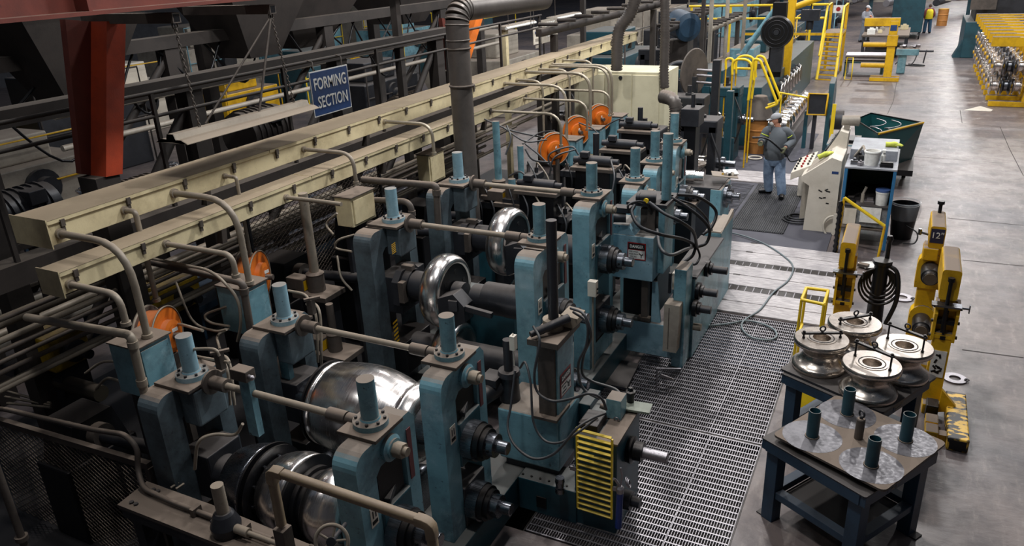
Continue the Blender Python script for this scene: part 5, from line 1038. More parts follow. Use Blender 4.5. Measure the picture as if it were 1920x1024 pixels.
pp = AY(0, 760, 3.15); P = [AY(-20, 765, 3.15), AY(12, 768, 3.15), AY(175, 806, 3.15), AY(235, 815, 3.15), AY(258, 840, 3.15), AY(258, 880, 3.12), Vector((-4.95, 3.05, 1.16)), Vector((-4.6, 3.03, 1.15)), Vector((-3.6, 3.03, 1.15))]
t = thing('conduit', 'dusty conduit from the left edge bending down onto the bench', 'pipe', tuple(P[1])); m = MB(); m.tube(fillet(P, .07), .022, 10); m.build('pipe_run', IRON, t)
for x in (-4.35, -3.85): m = MB(); m.bb(x - .02, x + .02, 2.99, 3.07, 1.12, 1.19); m.build('pipe_clamp', IRON, t)
b0 = AY(42, 1012, 2.6); t0 = AY(2, 790, 2.6)
t = thing('guard_post', 'round steel post at left edge in front of mesh guard', 'post', (b0.x, 2.6, 0)); m = MB(); m.cyl((b0.x, 2.6, 0), (b0.x, 2.6, t0.z + .3), .03, n=16); m.build('post', IRON, t); m = MB(); m.cyl((b0.x, 2.6, b0.z - .0), (b0.x, 2.6, b0.z + .04), .05, n=18); m.build('collar', IRON, t)
# ================================================================ LOW PIPES, YELLOW BLOCKS (left)
GP = 'long dusty pipes running beneath the trays'
specs = [((0, 605), (90, 560), .06), ((0, 640), (330, 512), .03), ((0, 660), (360, 520), .024), ((0, 700), (420, 500), .024), ((0, 600), (240, 520), .022), ((190, 640), (420, 540), .028), ((0, 725), (260, 620), .03), ((230, 575), (520, 455), .022), ((545, 425), (640, 385), .035), ((470, 440), (700, 345), .03)]
for (a, b, r) in specs:
    A_ = AX(*a, -6.6 - r * 8); 
    x, z = A_.x, A_.z
    m = MB(); yb = A_.y + 9 if r < .05 else A_.y + 1.6
    m.cyl((x, A_.y - 1.5, z), (x, yb, z), r, n=12); tag(m.build('long_pipe', IRON if r < .028 else PIPE), 'long straight dusty pipe running beneath the cream trays', 'pipe', GP)
def yblock(l, t_, r, b, x, lab):
    y0, y1, z0, z1 = side(x, l, t_, r, b); t = thing('motor_base', lab, 'machine', (x, y0, 0)); m = MB(); m.bb(x - .5, x, y0, y1, z0, z1); m.build('casing', YMUD, t, bevel=.03); m = MB(); m.bb(x - .45, x - .05, y0 + .05, y1 - .05, 0, z0); m.build('pedestal', DARK, t)
    m = MB(); m.lathe([(0, .12), (.1, .12), (.1, .05), (.3, .05)], (x, (y0 + y1) / 2, (z0 + z1) / 2), (1, 0, 0), 18); m.build('shaft_boss', DARK, t)
YMUD = paint('muddy_yellow_paint', (172, 140, 22), (64, 54, 22), dust=.5, grime=1., rough=.55)
yblock(92, 620, 172, 690, -7.4, 'muddy yellow gearbox casing at left, nearer one')
yblock(300, 525, 380, 585, -7.4, 'muddy yellow gearbox casing left of the second orange reel')
a, b = AZ(45, 695, .95), AZ(190, 738, .95)
t = thing('drive_spindle', 'fat drive spindle with worn yellow band lying at far left', 'spindle', (a.x, a.y, .3))
m = MB(); m.cyl(a, b, .085, n=24); sp_ = m.build('spindle_tube', paint('worn_yellow_spindle', (52, 48, 40), (30, 28, 26), dust=.4), t); worn(sp_.data.materials[0], (206, 168, 18), .56, (2.2, 2.2, 2.2))
d = (a - b).normalized(); m = MB(); m.cyl(a, a + d * .2, .11, n=20); m.cyl(a + d * .2, a + d * .5, .06, n=16); m.build('coupling', DARK, t)
for k in range(3):
    m = MB(); p = AZ(5 + 4 * k, 732 + 12 * k, .8); q = AZ(95, 756 + 4 * k, .8); m.tube([p, q], .014, 4); tag(m.build('flat_bar', PIPE), 'flat dusty bar lying at the far left edge above the mesh', 'bar', 'flat bars at the left edge')
# wire mesh partition
t = thing('mesh_partition', 'dark expanded mesh partition left of tall dusty screw post', 'guard', (-6.3, 6.5, .3))
y0, y1, z0, z1 = side(-6.75, 475, 455, 690, 480)
mesh_panel(t, (-6.75, y0, 1.0), (0, 1, 0), (0, 0, 1), 2.6, 1.3, .05, .03, .006, IRON)
m = MB(); m.bb(-6.78, -6.73, y0 - .03, y0, .021, 2.35); m.build('frame_post', DARK, t); m = MB(); m.bb(-6.78, -6.73, y0 + 2.6, y0 + 2.63, .021, 2.35); m.build('frame_post', DARK, t); m = MB(); m.bb(-6.78, -6.73, y0, y0 + 2.6, 2.3, 2.36); m.build('frame_rail', SCAF, t)
# ================================================================ DUCTS
t = thing('round_duct', 'big grey round duct with segmented elbow rising past the trays', 'duct', (-6.6, 10.8, .3))
xd = -4.92; yb_ = AX(885, 300, xd).y; yd = yb_; ztop = AX(845, 60, xd).z
bot = AY(888, 312, yd); top_ = AY(845, 75, yd)
cx = (bot.x + top_.x) / 2; r_ = .135 
R0 = .14
P = [Vector((cx + .0, yd, 1.5)), Vector((cx, yd, top_.z))]
m = MB(); m.bb(cx - .22, cx + .22, yd - .22, yd + .22, .34, 1.5); m.build('duct_base', TEAL, t, bevel=.01)
far_ = AX(1010, 2, -5.6)
endp = Vector((P[1].x + .9, yd + 3.4, top_.z + .62))
m = MB(); m.tube([P[0], P[1] - Vector((0, 0, .0))], R0, 28); m.build('duct_pipe', DUCT, t)
A0 = P[1]; B0 = AY(870, 22, yd); hz = B0.z + .02; C0_ = Vector((A0.x, yd, hz))
far = AY(1020, -2, yd + 2.2)
el = fillet([A0, C0_, far], .34, 6)
for p, q in zip(el[:-1], el[1:]):
    m = MB(); m.cyl(p, q, R0 * 1.02, n=28); m.torus(p, (q - p), R0 * 1.03, .01, 28, 6); m.build('duct_segment', DUCT, t)
m = MB(); m.torus((cx, yd, top_.z - .1), (0, 0, 1), R0 * 1.04, .012, 28, 6); m.build('duct_band', IRON, t); m = MB(); m.torus((cx + .01, yd, top_.z - .55), (0, 0, 1), R0 * 1.06, .016, 28, 6); m.build('duct_band', IRON, t)
def flex(label, pts, r, n=34, mat=None):
    P = spline(pts, 14); t = thing('flexible_duct', label, 'duct', tuple(P[-1])); Q = []; R = []
    L = [0]
    for a, b in zip(P, P[1:]): L.append(L[-1] + (b - a).length)
    for i in range(n * 2 + 1):
        s = L[-1] * i / (n * 2); k = max(j for j in range(len(L)) if L[j] <= s + 1e-9); k = min(k, len(P) - 2); f_ = (s - L[k]) / max(1e-9, L[k + 1] - L[k]); Q.append(P[k].lerp(P[k + 1], f_)); R.append(r if i % 2 else r * .8)
    m = MB(); m.tube(Q, R, 18); m.build('corrugated_hose', mat or DUCT, t)
flex('grey corrugated duct curving down onto the cream cabinet', [AY(1200, -30, 15), AY(1182, 25, 15), AY(1160, 60, 15), AY(1156, 132, 15)], .125, 34)
flex('dark corrugated duct hanging right of the cream cabinet top', [AY(1246, -30, 15.5), AY(1247, 60, 15.5), AY(1245, 130, 15.5), AY(1246, 165, 15.5)], .1, 36)
flex('grey corrugated elbow duct at the right side of cream cabinet', [AY(1240, 180, 13.2), AY(1262, 188, 13.1), AY(1268, 215, 13.1), AY(1262, 262, 13.1)], .12, 20)
# cream cabinet
t = thing('electrical_cabinet', 'large cream electrical cabinet behind the orange reels', 'cabinet', (-5.2, 15.6, 0))
y = 15.6; l_, r__, zb_, zt_ = front(y, 1085, 138, 1237, 250); zt_ += .04
m = MB(); m.bb(l_ - .1, r__ + .1, y, y + 1.0, 0.001, zt_); m.build('cabinet_body', CABW, t, bevel=.01)
nd = 3
for i in range(nd):
    a = l_ + (r__ - l_) * i / nd; b = l_ + (r__ - l_) * (i + 1) / nd
    m = MB(); m.bb(a + .01, b - .01, y - .025, y, .1, zt_ - .06); dr = m.build('cabinet_door', CABW, t, bevel=.008)
    m = MB(); m.bb(b - .08, b - .05, y - .06, y - .025, zt_ * .5, zt_ * .5 + .16); m.build('handle', DARK, dr)
m = MB(); c = AY(1163, 146, y - .05); m.cyl(c, c + Vector((0, .05, 0)), .04, n=14); m.build('eye_knob', DARK, t)
# ================================================================ OVERHEAD LEFT: beams, sign, rails, lamp panel
t = thing('overhead_beam', 'thick dull red overhead beam across the top left corner', 'beam', (-6.0, 3, 4.2))
y0 = AX(0, 42, -6.0); y1 = AX(434, 2, -6.0)
zb_ = y0.z
m = MB(); m.bb(-6.02, -5.98, 1.0, 16, zb_, zb_ + .7); m.bb(-6.2, -5.8, 1.0, 16, zb_, zb_ + .03); m.bb(-6.2, -5.8, 1.0, 16, zb_ + .7, zb_ + .73); m.build('i_beam', RED, t)
for yy in (4.2, 7.0): m = MB(); m.bb(-5.98, -5.82, yy, yy + .03, zb_ + .03, zb_ + .7); m.build('stiffener', RED, t)
xc = -6.7
ORR = paint('orange_red_primer', (176, 66, 36), (116, 46, 34), dust=.1, grime=.6)
def redcol(label, x, tl, tm, tr, bl, bm, br, orange):
    t = thing('steel_column', label, 'column', tuple(AX(*br, x).xy) + (0,))
    g = lambda p: (AX(*p, x).y, AX(*p, x).z)
    m = MB(); m.prism([g(tl), g(bl), g(bm), g(tm)], .08, YZ(x - .3)); m.build('bracket_plate', RED, t)
    m = MB(); m.prism([g(tm), g(bm), g(br), g(tr)], .3, YZ(x - .3)); m.build('flange_plate', orange, t)
    p, q = g(bm), g(br); m = MB(); m.bb(x - .28, x - .02, p[0] - .1, q[0] - .02, 0.001, p[1]); m.build('lower_column', SCAF, t); return t
redcol('red painted tapering column below the overhead beam, far left', -6.7, (152, 36), (200, 40), (236, 40), (182, 330), (199, 332), (230, 326), ORR)
redcol('dull red tapering column behind the big round duct', -7.6, (848, 34), (893, 34), (906, 32), (858, 130), (864, 133), (876, 132), ORNG)
# box tubes with chains
def chain(t, a, b, s=.045):
    a, b = Vector(a), Vector(b); n = int((b - a).length / (s * .72)); d = (b - a).normalized(); u = d.orthogonal().normalized(); w_ = d.cross(u)
    m = MB()
    for i in range(n):
        c = a + (b - a) * (i + .5) / n; e = u if i % 2 else w_; ps = [c + d * (s * .5 * math.sin(k * PI / 4)) + e * (s * .26 * math.cos(k * PI / 4)) for k in range(8)]
        m.tube(ps, s * .1, 5, closed=True)
    m.build('chain', IRON, t)
xl = -5.9
c1 = AX(328, 48, xl); c2 = AX(508, 30, xl); f1 = AX(385, 235, xl); f2 = AX(535, 200, xl)
for k, (lab, px0, px1, c) in enumerate((('box tube bracket on the red beam holding the nearer chain', 158, 333, c1), ('box tube bracket on the red beam holding the farther chain', 350, 510, c2))):
    t = thing('tube_bracket', lab, 'bracket', (c.x, c.y, c.z)); xx = AY(px0, 30, c.y).x
    m = MB(); m.bb(xx, c.x + .04, c.y - .045, c.y + .045, c.z + .02, c.z + .11); m.build('box_tube', IRON, t, bevel=.004); m = MB(); m.bb(c.x + .036, c.x + .042, c.y - .032, c.y + .032, c.z + .033, c.z + .097); m.build('tube_opening', DARKC, t)
    m = MB(); m.torus(c + Vector((0, 0, .0)), (1, 0, 0), .03, .008, 14, 6); m.build('hook', IRON, t)
zf = f1.z + .05
fa = Vector((xl, c1.y + .05, zf)); fb = Vector((xl, c2.y + .15, zf))
t = thing('strip_lamp', 'long dusty hanging strip lamp housing beside the blue sign', 'lamp', (xl, (fa.y + fb.y) / 2, zf))
ya, yb2 = AX(318, 252, xl).y, AX(572, 205, xl).y
m = MB()
prof = [(-.2, -.03), (-.13, .0), (-.06, .0), (-.04, .05), (.04, .05), (.06, .0), (.13, .0), (.2, -.03), (.2, -.035), (0, -.02), (-.2, -.035)]
m.prism([(xl + u, zf - .1 + v) for u, v in prof], yb2 - ya, XZ(ya)); m.build('lamp_housing', PIPE, t)
for yy in (ya, yb2): m = MB(); m.prism([(xl + u, zf - .1 + v) for u, v in prof[:8]], .01, XZ(yy)); m.build('end_plate', GREYB, t)
chain(t, c1, fa - Vector((0, 0, .08))); chain(t, c2, fb - Vector((0, -.0, .08)))
m = MB(); m.tube([c2, Vector((xl - .2, fa.y + .25, zf - .08))], .01, 6); m.tube([c2, Vector((xl, fb.y - .55, zf - .1))], .012, 6); m.build('stay_wire', IRON, t)
# sign
t = thing('hanging_sign', 'blue section sign with white capital letters hanging from the walkway rail', 'sign', (-7.0, 8.3, 3.1))
xs_ = -7.0; A_, B_, D_ = AX(579, 137, xs_), AX(650, 120, xs_), AX(587, 222, xs_)
zt_, zb_ = (A_.z + B_.z) / 2, D_.z
m = MB(); m.bb(xs_ - .015, xs_, A_.y, B_.y, zb_, zt_); m.build('sign_panel', WHT, t)
m = MB(); m.bb(xs_, xs_ + .003, A_.y + .014, B_.y - .014, zb_ + .014, zt_ - .014); m.build('blue_field', plain('sign_blue', (42, 70, 118), .4), t)
yc_ = (A_.y + B_.y) / 2; W_ = B_.y - A_.y
text('FORMING', .215, (xs_ + .005, yc_, zb_ + (zt_ - zb_) * .70), (0, 1, 0), (0, 0, 1), WHT, t, bold=.0025, sx=.72)
text('SECTION', .215, (xs_ + .005, yc_ + .02, zb_ + (zt_ - zb_) * .29), (0, 1, 0), (0, 0, 1), WHT, t, bold=.0025, sx=.72)
for yy in (A_.y + .1, B_.y - .1): m = MB(); m.tube([(xs_ - .01, yy, zt_ - .02), (xs_ - .01, yy, zt_ + .12), (-7.1, yy, zt_ + .14)], .008, 6); m.build('hanger', IRON, t)
# walkway railing behind the trays
t = thing('walkway_railing', 'long dark two bar walkway railing behind the blue sign', 'railing', (-7.05, 8, 2.4))
for px, py, r in ((421, 147, .022), (421, 188, .02)):
    p = AX(px, py, -7.1); m = MB(); m.cyl((-7.1, 3.6, p.z), (-7.1, 15.5, p.z), r, n=10); m.build('rail_bar', SCAF, t)
zr_ = AX(421, 147, -7.1).z
for yy in (3.8, 5.6, 7.6, 9.6, 11.6, 13.6, 15.4): m = MB(); m.bb(-7.12, -7.08, yy - .02, yy + .02, 2.3, zr_); m.build('rail_post', SCAF, t)
m = MB(); m.bb(-7.3, -7.05, 3.0, 17, 2.28, 2.5); m.build('edge_channel', SCAF, t)
# dark scaffold frames behind
def frame_unit(lab, x, ys, z, zb=0.0, cross=True):
    t = thing('support_frame', lab, 'frame', (x, ys[0], 0))
    for yy in ys: m = MB(); m.bb(x - .1, x + .1, yy - .12, yy + .12, zb, z); m.build('column', SCAF, t)
    m = MB(); m.bb(x - .12, x + .12, ys[0] - .4, ys[-1] + .4, z, z + .17); m.build('top_beam', SCAF, t)
    if cross:
        for a, b in zip(ys, ys[1:]): m = MB(); m.tube([Vector((x, a, .6)), Vector((x, b, z - .1))], .06, 4); m.build('diagonal_brace', SCAF, t)
frame_unit('dark steel support frame with sloping braces, just behind the trays', -7.7, (4.0, 6.6, 9.4, 12.2), 3.6)
frame_unit('dark steel support frame in the second row further back left', -9.6, (4.5, 8.0, 11.5, 15.5), 3.9)
frame_unit('dark steel support frame deepest in the left background', -12.2, (6.5, 11, 16.5, 22), 4.3, cross=False)
hops = [(-9.4, 6.3, 4.0, 1.0), (-9.6, 9.6, 4.1, 1.1), (-10.6, 11.8, 4.0, 1.5), (-10.8, 15.6, 4.1, 1.5)]
for k, (x, y, z, s) in enumerate(hops):
    t = thing('hopper', ['dark riveted hopper nearest the red column', 'dark hopper behind the hanging chains', 'dark hopper behind the blue sign', 'dark hopper left of the red tapering column'][k], 'hopper', (x, y, z - .6))
    m = MB(); m.add([Vector(v) for v in ((x - s * .3, y - s * .3, z - .5), (x + s * .3, y - s * .3, z - .5), (x + s * .3, y + s * .3, z - .5), (x - s * .3, y + s * .3, z - .5), (x - s * .6, y - s * .8, z + .5), (x + s * .6, y - s * .8, z + .5), (x + s * .6, y + s * .8, z + .5), (x - s * .6, y + s * .8, z + .5))], [(3, 2, 1, 0), (0, 1, 5, 4), (1, 2, 6, 5), (2, 3, 7, 6), (3, 0, 4, 7)], False); m.build('hopper_shell', SCAF, t)
    m = MB(); m.bb(x - s * .62, x + s * .62, y - s * .82, y + s * .82, z + .5, z + .9); m.build('hopper_rim', SCAF, t)
# white insulated pipes
for k, (z, r, x) in enumerate(((1.95, .09, -9.41), (1.7, .08, -9.42), (1.45, .09, -9.41), (1.2, .06, -9.44), (2.9, .04, -9.46), (3.3, .04, -9.46))):
    m = MB(); m.cyl((x, 4.5 if k < 4 else 6, z), (x, 9 + k if k < 4 else 18, z), r, n=14); tag(m.build('insulated_pipe', GREYB), 'pale insulated pipe running behind the red column and chains', 'pipe', 'pale pipes behind the red column')
# ---- background machines on the left: tables with shiny rolls, yellow and blue machines
def mini_roll(x, y, z, R, lab, grp, first=[None]):
    if first[0] is None:
        r = thing('steel_roll', lab, 'roll', (0, 0, 0), grp); m = MB(); m.lathe([(0, .2), (.05, .22), (.1, .15), (.2, .13), (.26, .2), (.3, .21), (.31, .15), (.34, .15), (.35, .08), (.36, .08)], (0, 0, 0), n=28); m.build('roll_body', CHROME, r); m = MB(); m.torus((0, 0, .33), (0, 0, 1), .11, .012, 22, 6); m.build('roll_collar', DARK, r); first[0] = r
        r.location = (x, y, z); return r
    return dup(first[0], (x, y, z), random.random(), lab, grp)
def bg_table(lab, x, y, w, l, z, n, grp):
    t = thing('roll_table', lab, 'table', (x, y, 0)); m = MB(); m.bb(x - w / 2, x + w / 2, y - l / 2, y + l / 2, z - .1, z); m.build('tabletop', NAVY, t)
    for sx in (-1, 1):
        for sy in (-1, 1): m = MB(); m.bb(x + sx * (w / 2 - .1) - .06, x + sx * (w / 2 - .1) + .06, y + sy * (l / 2 - .1) - .06, y + sy * (l / 2 - .1) + .06, 0.001, z - .1); m.build('leg', NAVY, t)
    k = 0
    for i in range(2):
        for j in range(n): mini_roll(x - w / 4 + (i * w / 2 if w < 1.45 else -.12 + i * .45), y - l / 2 + l * (j + .5) / n, z, .2, 'shiny double flanged steel roll ' + grp, 'shiny rolls ' + grp)
bg_table('dark table of shiny rolls at the far left edge', -13.6, 8.3, 1.3, 2.4, .8, 3, 'on the table at far left edge')
bg_table('dark table of shiny rolls seen under the strip lamp', -13.5, 12.4, 1.4, 3.4, .8, 5, 'on the table under the strip lamp')
bg_table('dark table of shiny rolls seen between the two trays', -9.2, 9.8, 1.5, 6.4, .55, 7, 'on the table between the trays')
bg_table('dark table of shiny rolls left of the near tray end', -10.6, 5.2, 1.0, 2.2, .6, 3, 'on the table left of the tray end')
def block_machine(lab, x, y, w, l, h, mat, extra=YEL, nm='machine'):
    t = thing(nm, lab, 'machine', (x, y, 0)); m = MB(); m.bb(x - w / 2, x + w / 2, y - l / 2, y + l / 2, 0.001, h * .7); m.build('machine_body', mat, t, bevel=.03)
    m = MB(); m.bb(x - w * .3, x + w * .3, y - l * .3, y + l * .25, h * .7, h); m.build('head', mat, t, bevel=.04)
    m = MB(); m.lathe([(0, h * .2), (.1, h * .2), (.1, h * .12), (.3, h * .12)], (x + w / 2, y, h * .45), (1, 0, 0), 20); m.build('flywheel', DARK, t)
    m = MB(); m.tube([Vector((x + w / 2 + .1, y - l / 2, 0)), Vector((x + w / 2 + .1, y - l / 2, h)), Vector((x + w / 2 + .1, y + l / 2, h)), Vector((x + w / 2 + .1, y + l / 2, 0))], .03, 4); m.tube([Vector((x + w / 2 + .1, y - l / 2, h * .5)), Vector((x + w / 2 + .1, y + l / 2, h * .5))], .03, 4); m.build('guard_rail', extra, t)
block_machine('yellow machine far back behind the hanging chains', -20, 19.0, 1.6, 2.4, 1.8, YEL)
block_machine('teal machine with yellow rail far back left of sign', -21.5, 24.5, 2, 3, 1.9, TEAL, YELB)
block_machine('yellow railed machine far back just left of the blue sign', -24, 28, 2.4, 3.2, 1.5, YEL, YELB)
block_machine('blue grey machine in the bright area right of the blue sign', -26, 37, 3, 3, 2.2, BLUE, YELB)
block_machine('teal machine in the bright area behind the round duct', -19, 33, 3, 4, 2.4, TEAL, YELB)
block_machine('grey machine between red column and the sign area', -16, 21, 2, 3, 2.0, DARK, SCAF)
block_machine('grey cabinet machine behind the second tapering column', -13, 24, 2.6, 3, 2.6, GREYB, SCAF)
m = MB(); m.lathe([(0, .3), (.8, .3), (.82, .27)], (-14.8, 26.5, 0), n=24); tag(m.build('blue_drum', plain('drum_blue', (52, 100, 150), .4)), 'blue plastic drum standing on bright floor left of round duct', 'drum')
for k, (y, lab) in enumerate(((9.4, 'round tube bundle end lying between the trays, near'), (10.6, 'long polished tube lying between the two trays'))):
    m = MB(); m.cyl((-8.6 - .3 * k, y - 2.2, .665), (-8.6 - .3 * k, y + 5, .665), .11, n=18); tag(m.build('steel_tube', GRATE), lab, 'tube')
# carrier channel from which the area signs and strip lamps hang
t = thing('lamp_channel', 'dark hanging channel carrying the strip lamps and grey area sign', 'channel', (-7.65, 12, 0))
m = MB(); m.bb(-7.75, -7.35, 10.8, 19.5, 4.5, 4.58); m.build('channel_bar', SCAF, t)
for yy in (11.0, 19.3): m = MB(); m.bb(-7.72, -7.6, yy - .06, yy + .06, 0.001, 4.5); m.build('channel_post', SCAF, t)
# welding signs and strip lamps further back
xs2 = -7.4
A_, B_, D_ = AX(1015, 38, xs2), AX(1042, 32, xs2), AX(1016, 82, xs2)
t = thing('hanging_sign', 'faded grey area sign hanging beside a small notice', 'sign', (xs2, A_.y, D_.z)); m = MB(); m.bb(xs2 - .015, xs2, A_.y, B_.y + .1, D_.z, A_.z); m.build('sign_panel', GREYB, t)
text('WELDING', .17, (xs2 + .004, (A_.y + B_.y) / 2 + .05, A_.z - .13), (0, 1, 0), (0, 0, 1), WHT, t, bold=.004, sx=.72); text('AREA', .19, (xs2 + .004, (A_.y + B_.y) / 2 + .05, (A_.z + D_.z) / 2 - .08), (0, 1, 0), (0, 0, 1), WHT, t, bold=.004, sx=.8)
A_, B_, D_ = AX(1000, 52, xs2 + .1), AX(1014, 49, xs2 + .1), AX(1002, 84, xs2 + .1)
m = MB(); m.bb(xs2 - .012, xs2 - .004, A_.y + .1, A_.y + .12, A_.z, 4.56); m.build('hanger', IRON, t)
t = thing('notice_board', 'small pale notice hanging left of the grey area sign', 'sign', (xs2, A_.y, D_.z)); m = MB(); m.bb(xs2 + .085, xs2 + .1, A_.y, B_.y, D_.z, A_.z); m.build('sign_panel', WHITE, t)
text('NOTICE', .1, (xs2 + .104, (A_.y + B_.y) / 2, A_.z - .12), (0, 1, 0), (0, 0, 1), plain('notice_blue', (60, 80, 130), .5), t, sx=.7)
m = MB(); m.tube([(xs2 + .09, A_.y + .05, A_.z), (xs2 + .02, A_.y + .2, 4.56)], .006, 5); m.build('hanger', IRON, t)
for k in range(3): m = MB(); m.bb(xs2 + .1, xs2 + .103, A_.y + .08, B_.y - .08, A_.z - .3 - .14 * k, A_.z - .24 - .14 * k); m.build('print_line', GREYB, t)
for k, (a, b, lab) in enumerate((((945, 52), (1000, 36), 'pale strip lamp left of the grey area sign'), ((1035, 35), (1085, 18), 'pale strip lamp right of the grey area sign'))):
    p, q = AX(*a, -7.6), AX(*b, -7.6); t = thing('strip_lamp', lab, 'lamp', tuple(p)); m = MB(); m.bb(-7.75, -7.55, p.y, q.y, p.z - .05, p.z + .03); m.build('lamp_housing', GREYB, t, bevel=.01); m = MB(); m.cyl((-7.55, p.y, p.z - .02), (-7.55, q.y, p.z - .02), .03, n=10); m.build('lamp_tube', WHT, t)
    m = MB(); m.cyl((-7.65, p.y + .3, p.z), (-7.65, p.y + .3, 4.56), .008, n=6); m.build('hanger', IRON, t)
m = MB(); a = AX(953, 125, -7.6); b = AX(951, 55, -7.6); m.bb(-7.7, -7.6, a.y - .06, a.y + .06, 0, b.z); tag(m.build('upright_post', CREAM), 'pale yellow square post below the first strip lamp', 'post')
# ================================================================ DRIVE SIDE GEARBOXES and left clutter
m = MB(); m.bb(-9.0, -5.3, -.5, 16.5, .001, .02); o = m.build('shade_sheet', paint('shade_black', (34, 34, 38), (18, 18, 22), dust=.25, rough=.4, grime=.8, dustc=(66, 60, 56)), floor)  # dark sheet added over the floor, its colour stands in for shade
gl = ['nearest stand', 'second stand', 'wheel roll stand', 'tallest stand', 'fifth stand', 'sixth stand']
for k, yy in enumerate((3.55, 4.62, 6.4, 7.85, 9.4, 10.3)):
    z = (1.1, 1.2, 1.6, 1.68, 1.4, 1.4)[k]
    t = thing('drive_gearbox', 'dark oily drive gearbox with coupling shaft left of the ' + gl[k], 'gearbox', (-6.6, yy, .02))
    m = MB(); m.bb(-6.66, -6.2, yy - .36, yy + .36, .021, z * .75); m.prism([(yy - .3, z * .75), (yy + .3, z * .75), (yy + .2, z + .1), (yy - .2, z + .1)], .4, YZ(-6.62)); m.build('gear_casing', DARKC, t, bevel=.02)
    m = MB(); m.cyl((-6.4, yy, z - .1), (-5.02, yy, z), .06, n=14); sh_ = m.build('drive_shaft', DARK, t)
    for xx in (-6.25, -5.2): m = MB(); m.lathe([(0, .11), (.14, .11)], (xx, yy, z - .08 + (.06 if xx > -6 else 0)), (1, 0, .07), 18); m.build('coupling', IRON, sh_)
    for q in (-.25, .25): m = MB(); m.cyl((-6.45, yy + q, z * .75), (-6.45, yy + q, z * .75 + .05), .03, n=6); m.build('bolt', IRON, t)
HB = 'hanging cables in the dark upper left'
for k in range(12):
    x = -9.55 - random.random() * .1; y0 = 4.2 + k * .9; z = 3.9; y1 = min(15.8, y0 + 1 + random.random() * 1.6)
    m = MB(); m.tube(spline([(x, y0, z), (x + .1, (y0 + y1) / 2, z - .5 - random.random() * .7), (x, y1, z)]), .018, 6); tag(m.build('hanging_cable', DARKC), 'black cable sagging in the dark framework at upper left', 'cable', HB)
cl = [('dark finned motor on the frame behind the red column', -8.6, 4.9, 2.5, .4), ('dark valve block low behind the hanging chains', -8.5, 6.3, 2.3, .34), ('round grey motor standing behind the strip lamp housing', -8.3, 7.4, 1.9, .36), ('dark junction cabinet left of the blue sign', -8.8, 8.8, 2.6, .5), ('grey cased motor behind the blue sign lower edge', -8.4, 10.2, 2.0, .4), ('dark pump set behind the round duct', -8.6, 12.6, 2.2, .5), ('dark filter housing left of the tapering red column', -8.9, 14.6, 2.6, .5)]
for k, (lb, x, y, z, s) in enumerate(cl):
    t = thing('drive_motor', lb, 'motor', (x, y, .02)); mt = [DARK, IRON, GREYB, SCAF][k % 4]
    m = MB(); m.cyl((x, y - s, z), (x, y + s * .6, z), s * .7, n=22); m.build('motor_body', mt, t)
    for j in range(6): m = MB(); m.lathe([(0, s * .76), (.02, s * .76)], (x, y - s * .8 + j * s * .22, z), (0, 1, 0), 22); m.build('cooling_fin', mt, t)
    m = MB(); m.box((x + s * .5, y - s * .1, z + s * .5), (s * .5, s * .5, s * .4)); m.build('terminal_box', DARK, t, bevel=.01)
    m = MB(); m.bb(x - s * .6, x + s * .6, y - s, y + s * .5, z - s * .8, z - s * .62); m.bb(x - .08, x + .08, y - .1, y + .1, .021, z - s * .8); m.build('motor_stand', SCAF, t)
for k, (x, z, r) in enumerate(((-8.1, 1.5, .05), (-8.0, 2.1, .035), (-8.5, 1.2, .07), (-8.12, 2.55, .03))):
    m = MB(); m.cyl((x, 3.0, z), (x, 15.0, z), r, n=12); m.bb(x - .02, x + .02, 3.4, 3.44, .02, z); m.bb(x - .02, x + .02, 14, 14.04, .02, z); tag(m.build('service_pipe', [PIPE, IRON, GREYB, IRON][k]), ['middle dusty service pipe behind the upper tray', 'thin upper service pipe behind the upper tray', 'thick pale service pipe low behind the upper tray', 'thinnest topmost service pipe behind the upper tray'][k], 'pipe')

for k, (x, y, w, l, h, mt, rm, lb) in enumerate(((-17, 9.5, 2, 2.6, 1.9, GREYB, YEL, 'pale grey machine seen under the red beam at far left'), (-20, 13, 2.4, 3, 2.6, DARK, SCAF, 'dark machine seen just left of the red column'), (-24, 17.5, 3, 3, 2.2, WHITE, YEL, 'off-white cabinet machine deep behind the red column'), (-28, 25, 3, 4, 2.8, GREYB, BLUE, 'pale machine deep behind the hanging chains'), (-30, 33, 3, 5, 2.5, BLUE, YELB, 'blue grey machine deepest left of the sign'), (-23, 9, 2, 2.4, 2.0, YMUD, YEL, 'muddy yellow machine at the far left edge under beam'), (-33, 44, 3, 5, 2.4, GREYB, YELB, 'pale machine in the bright bay right of sign'))):
    block_machine(lb, x, y, w, l, h, mt, rm)

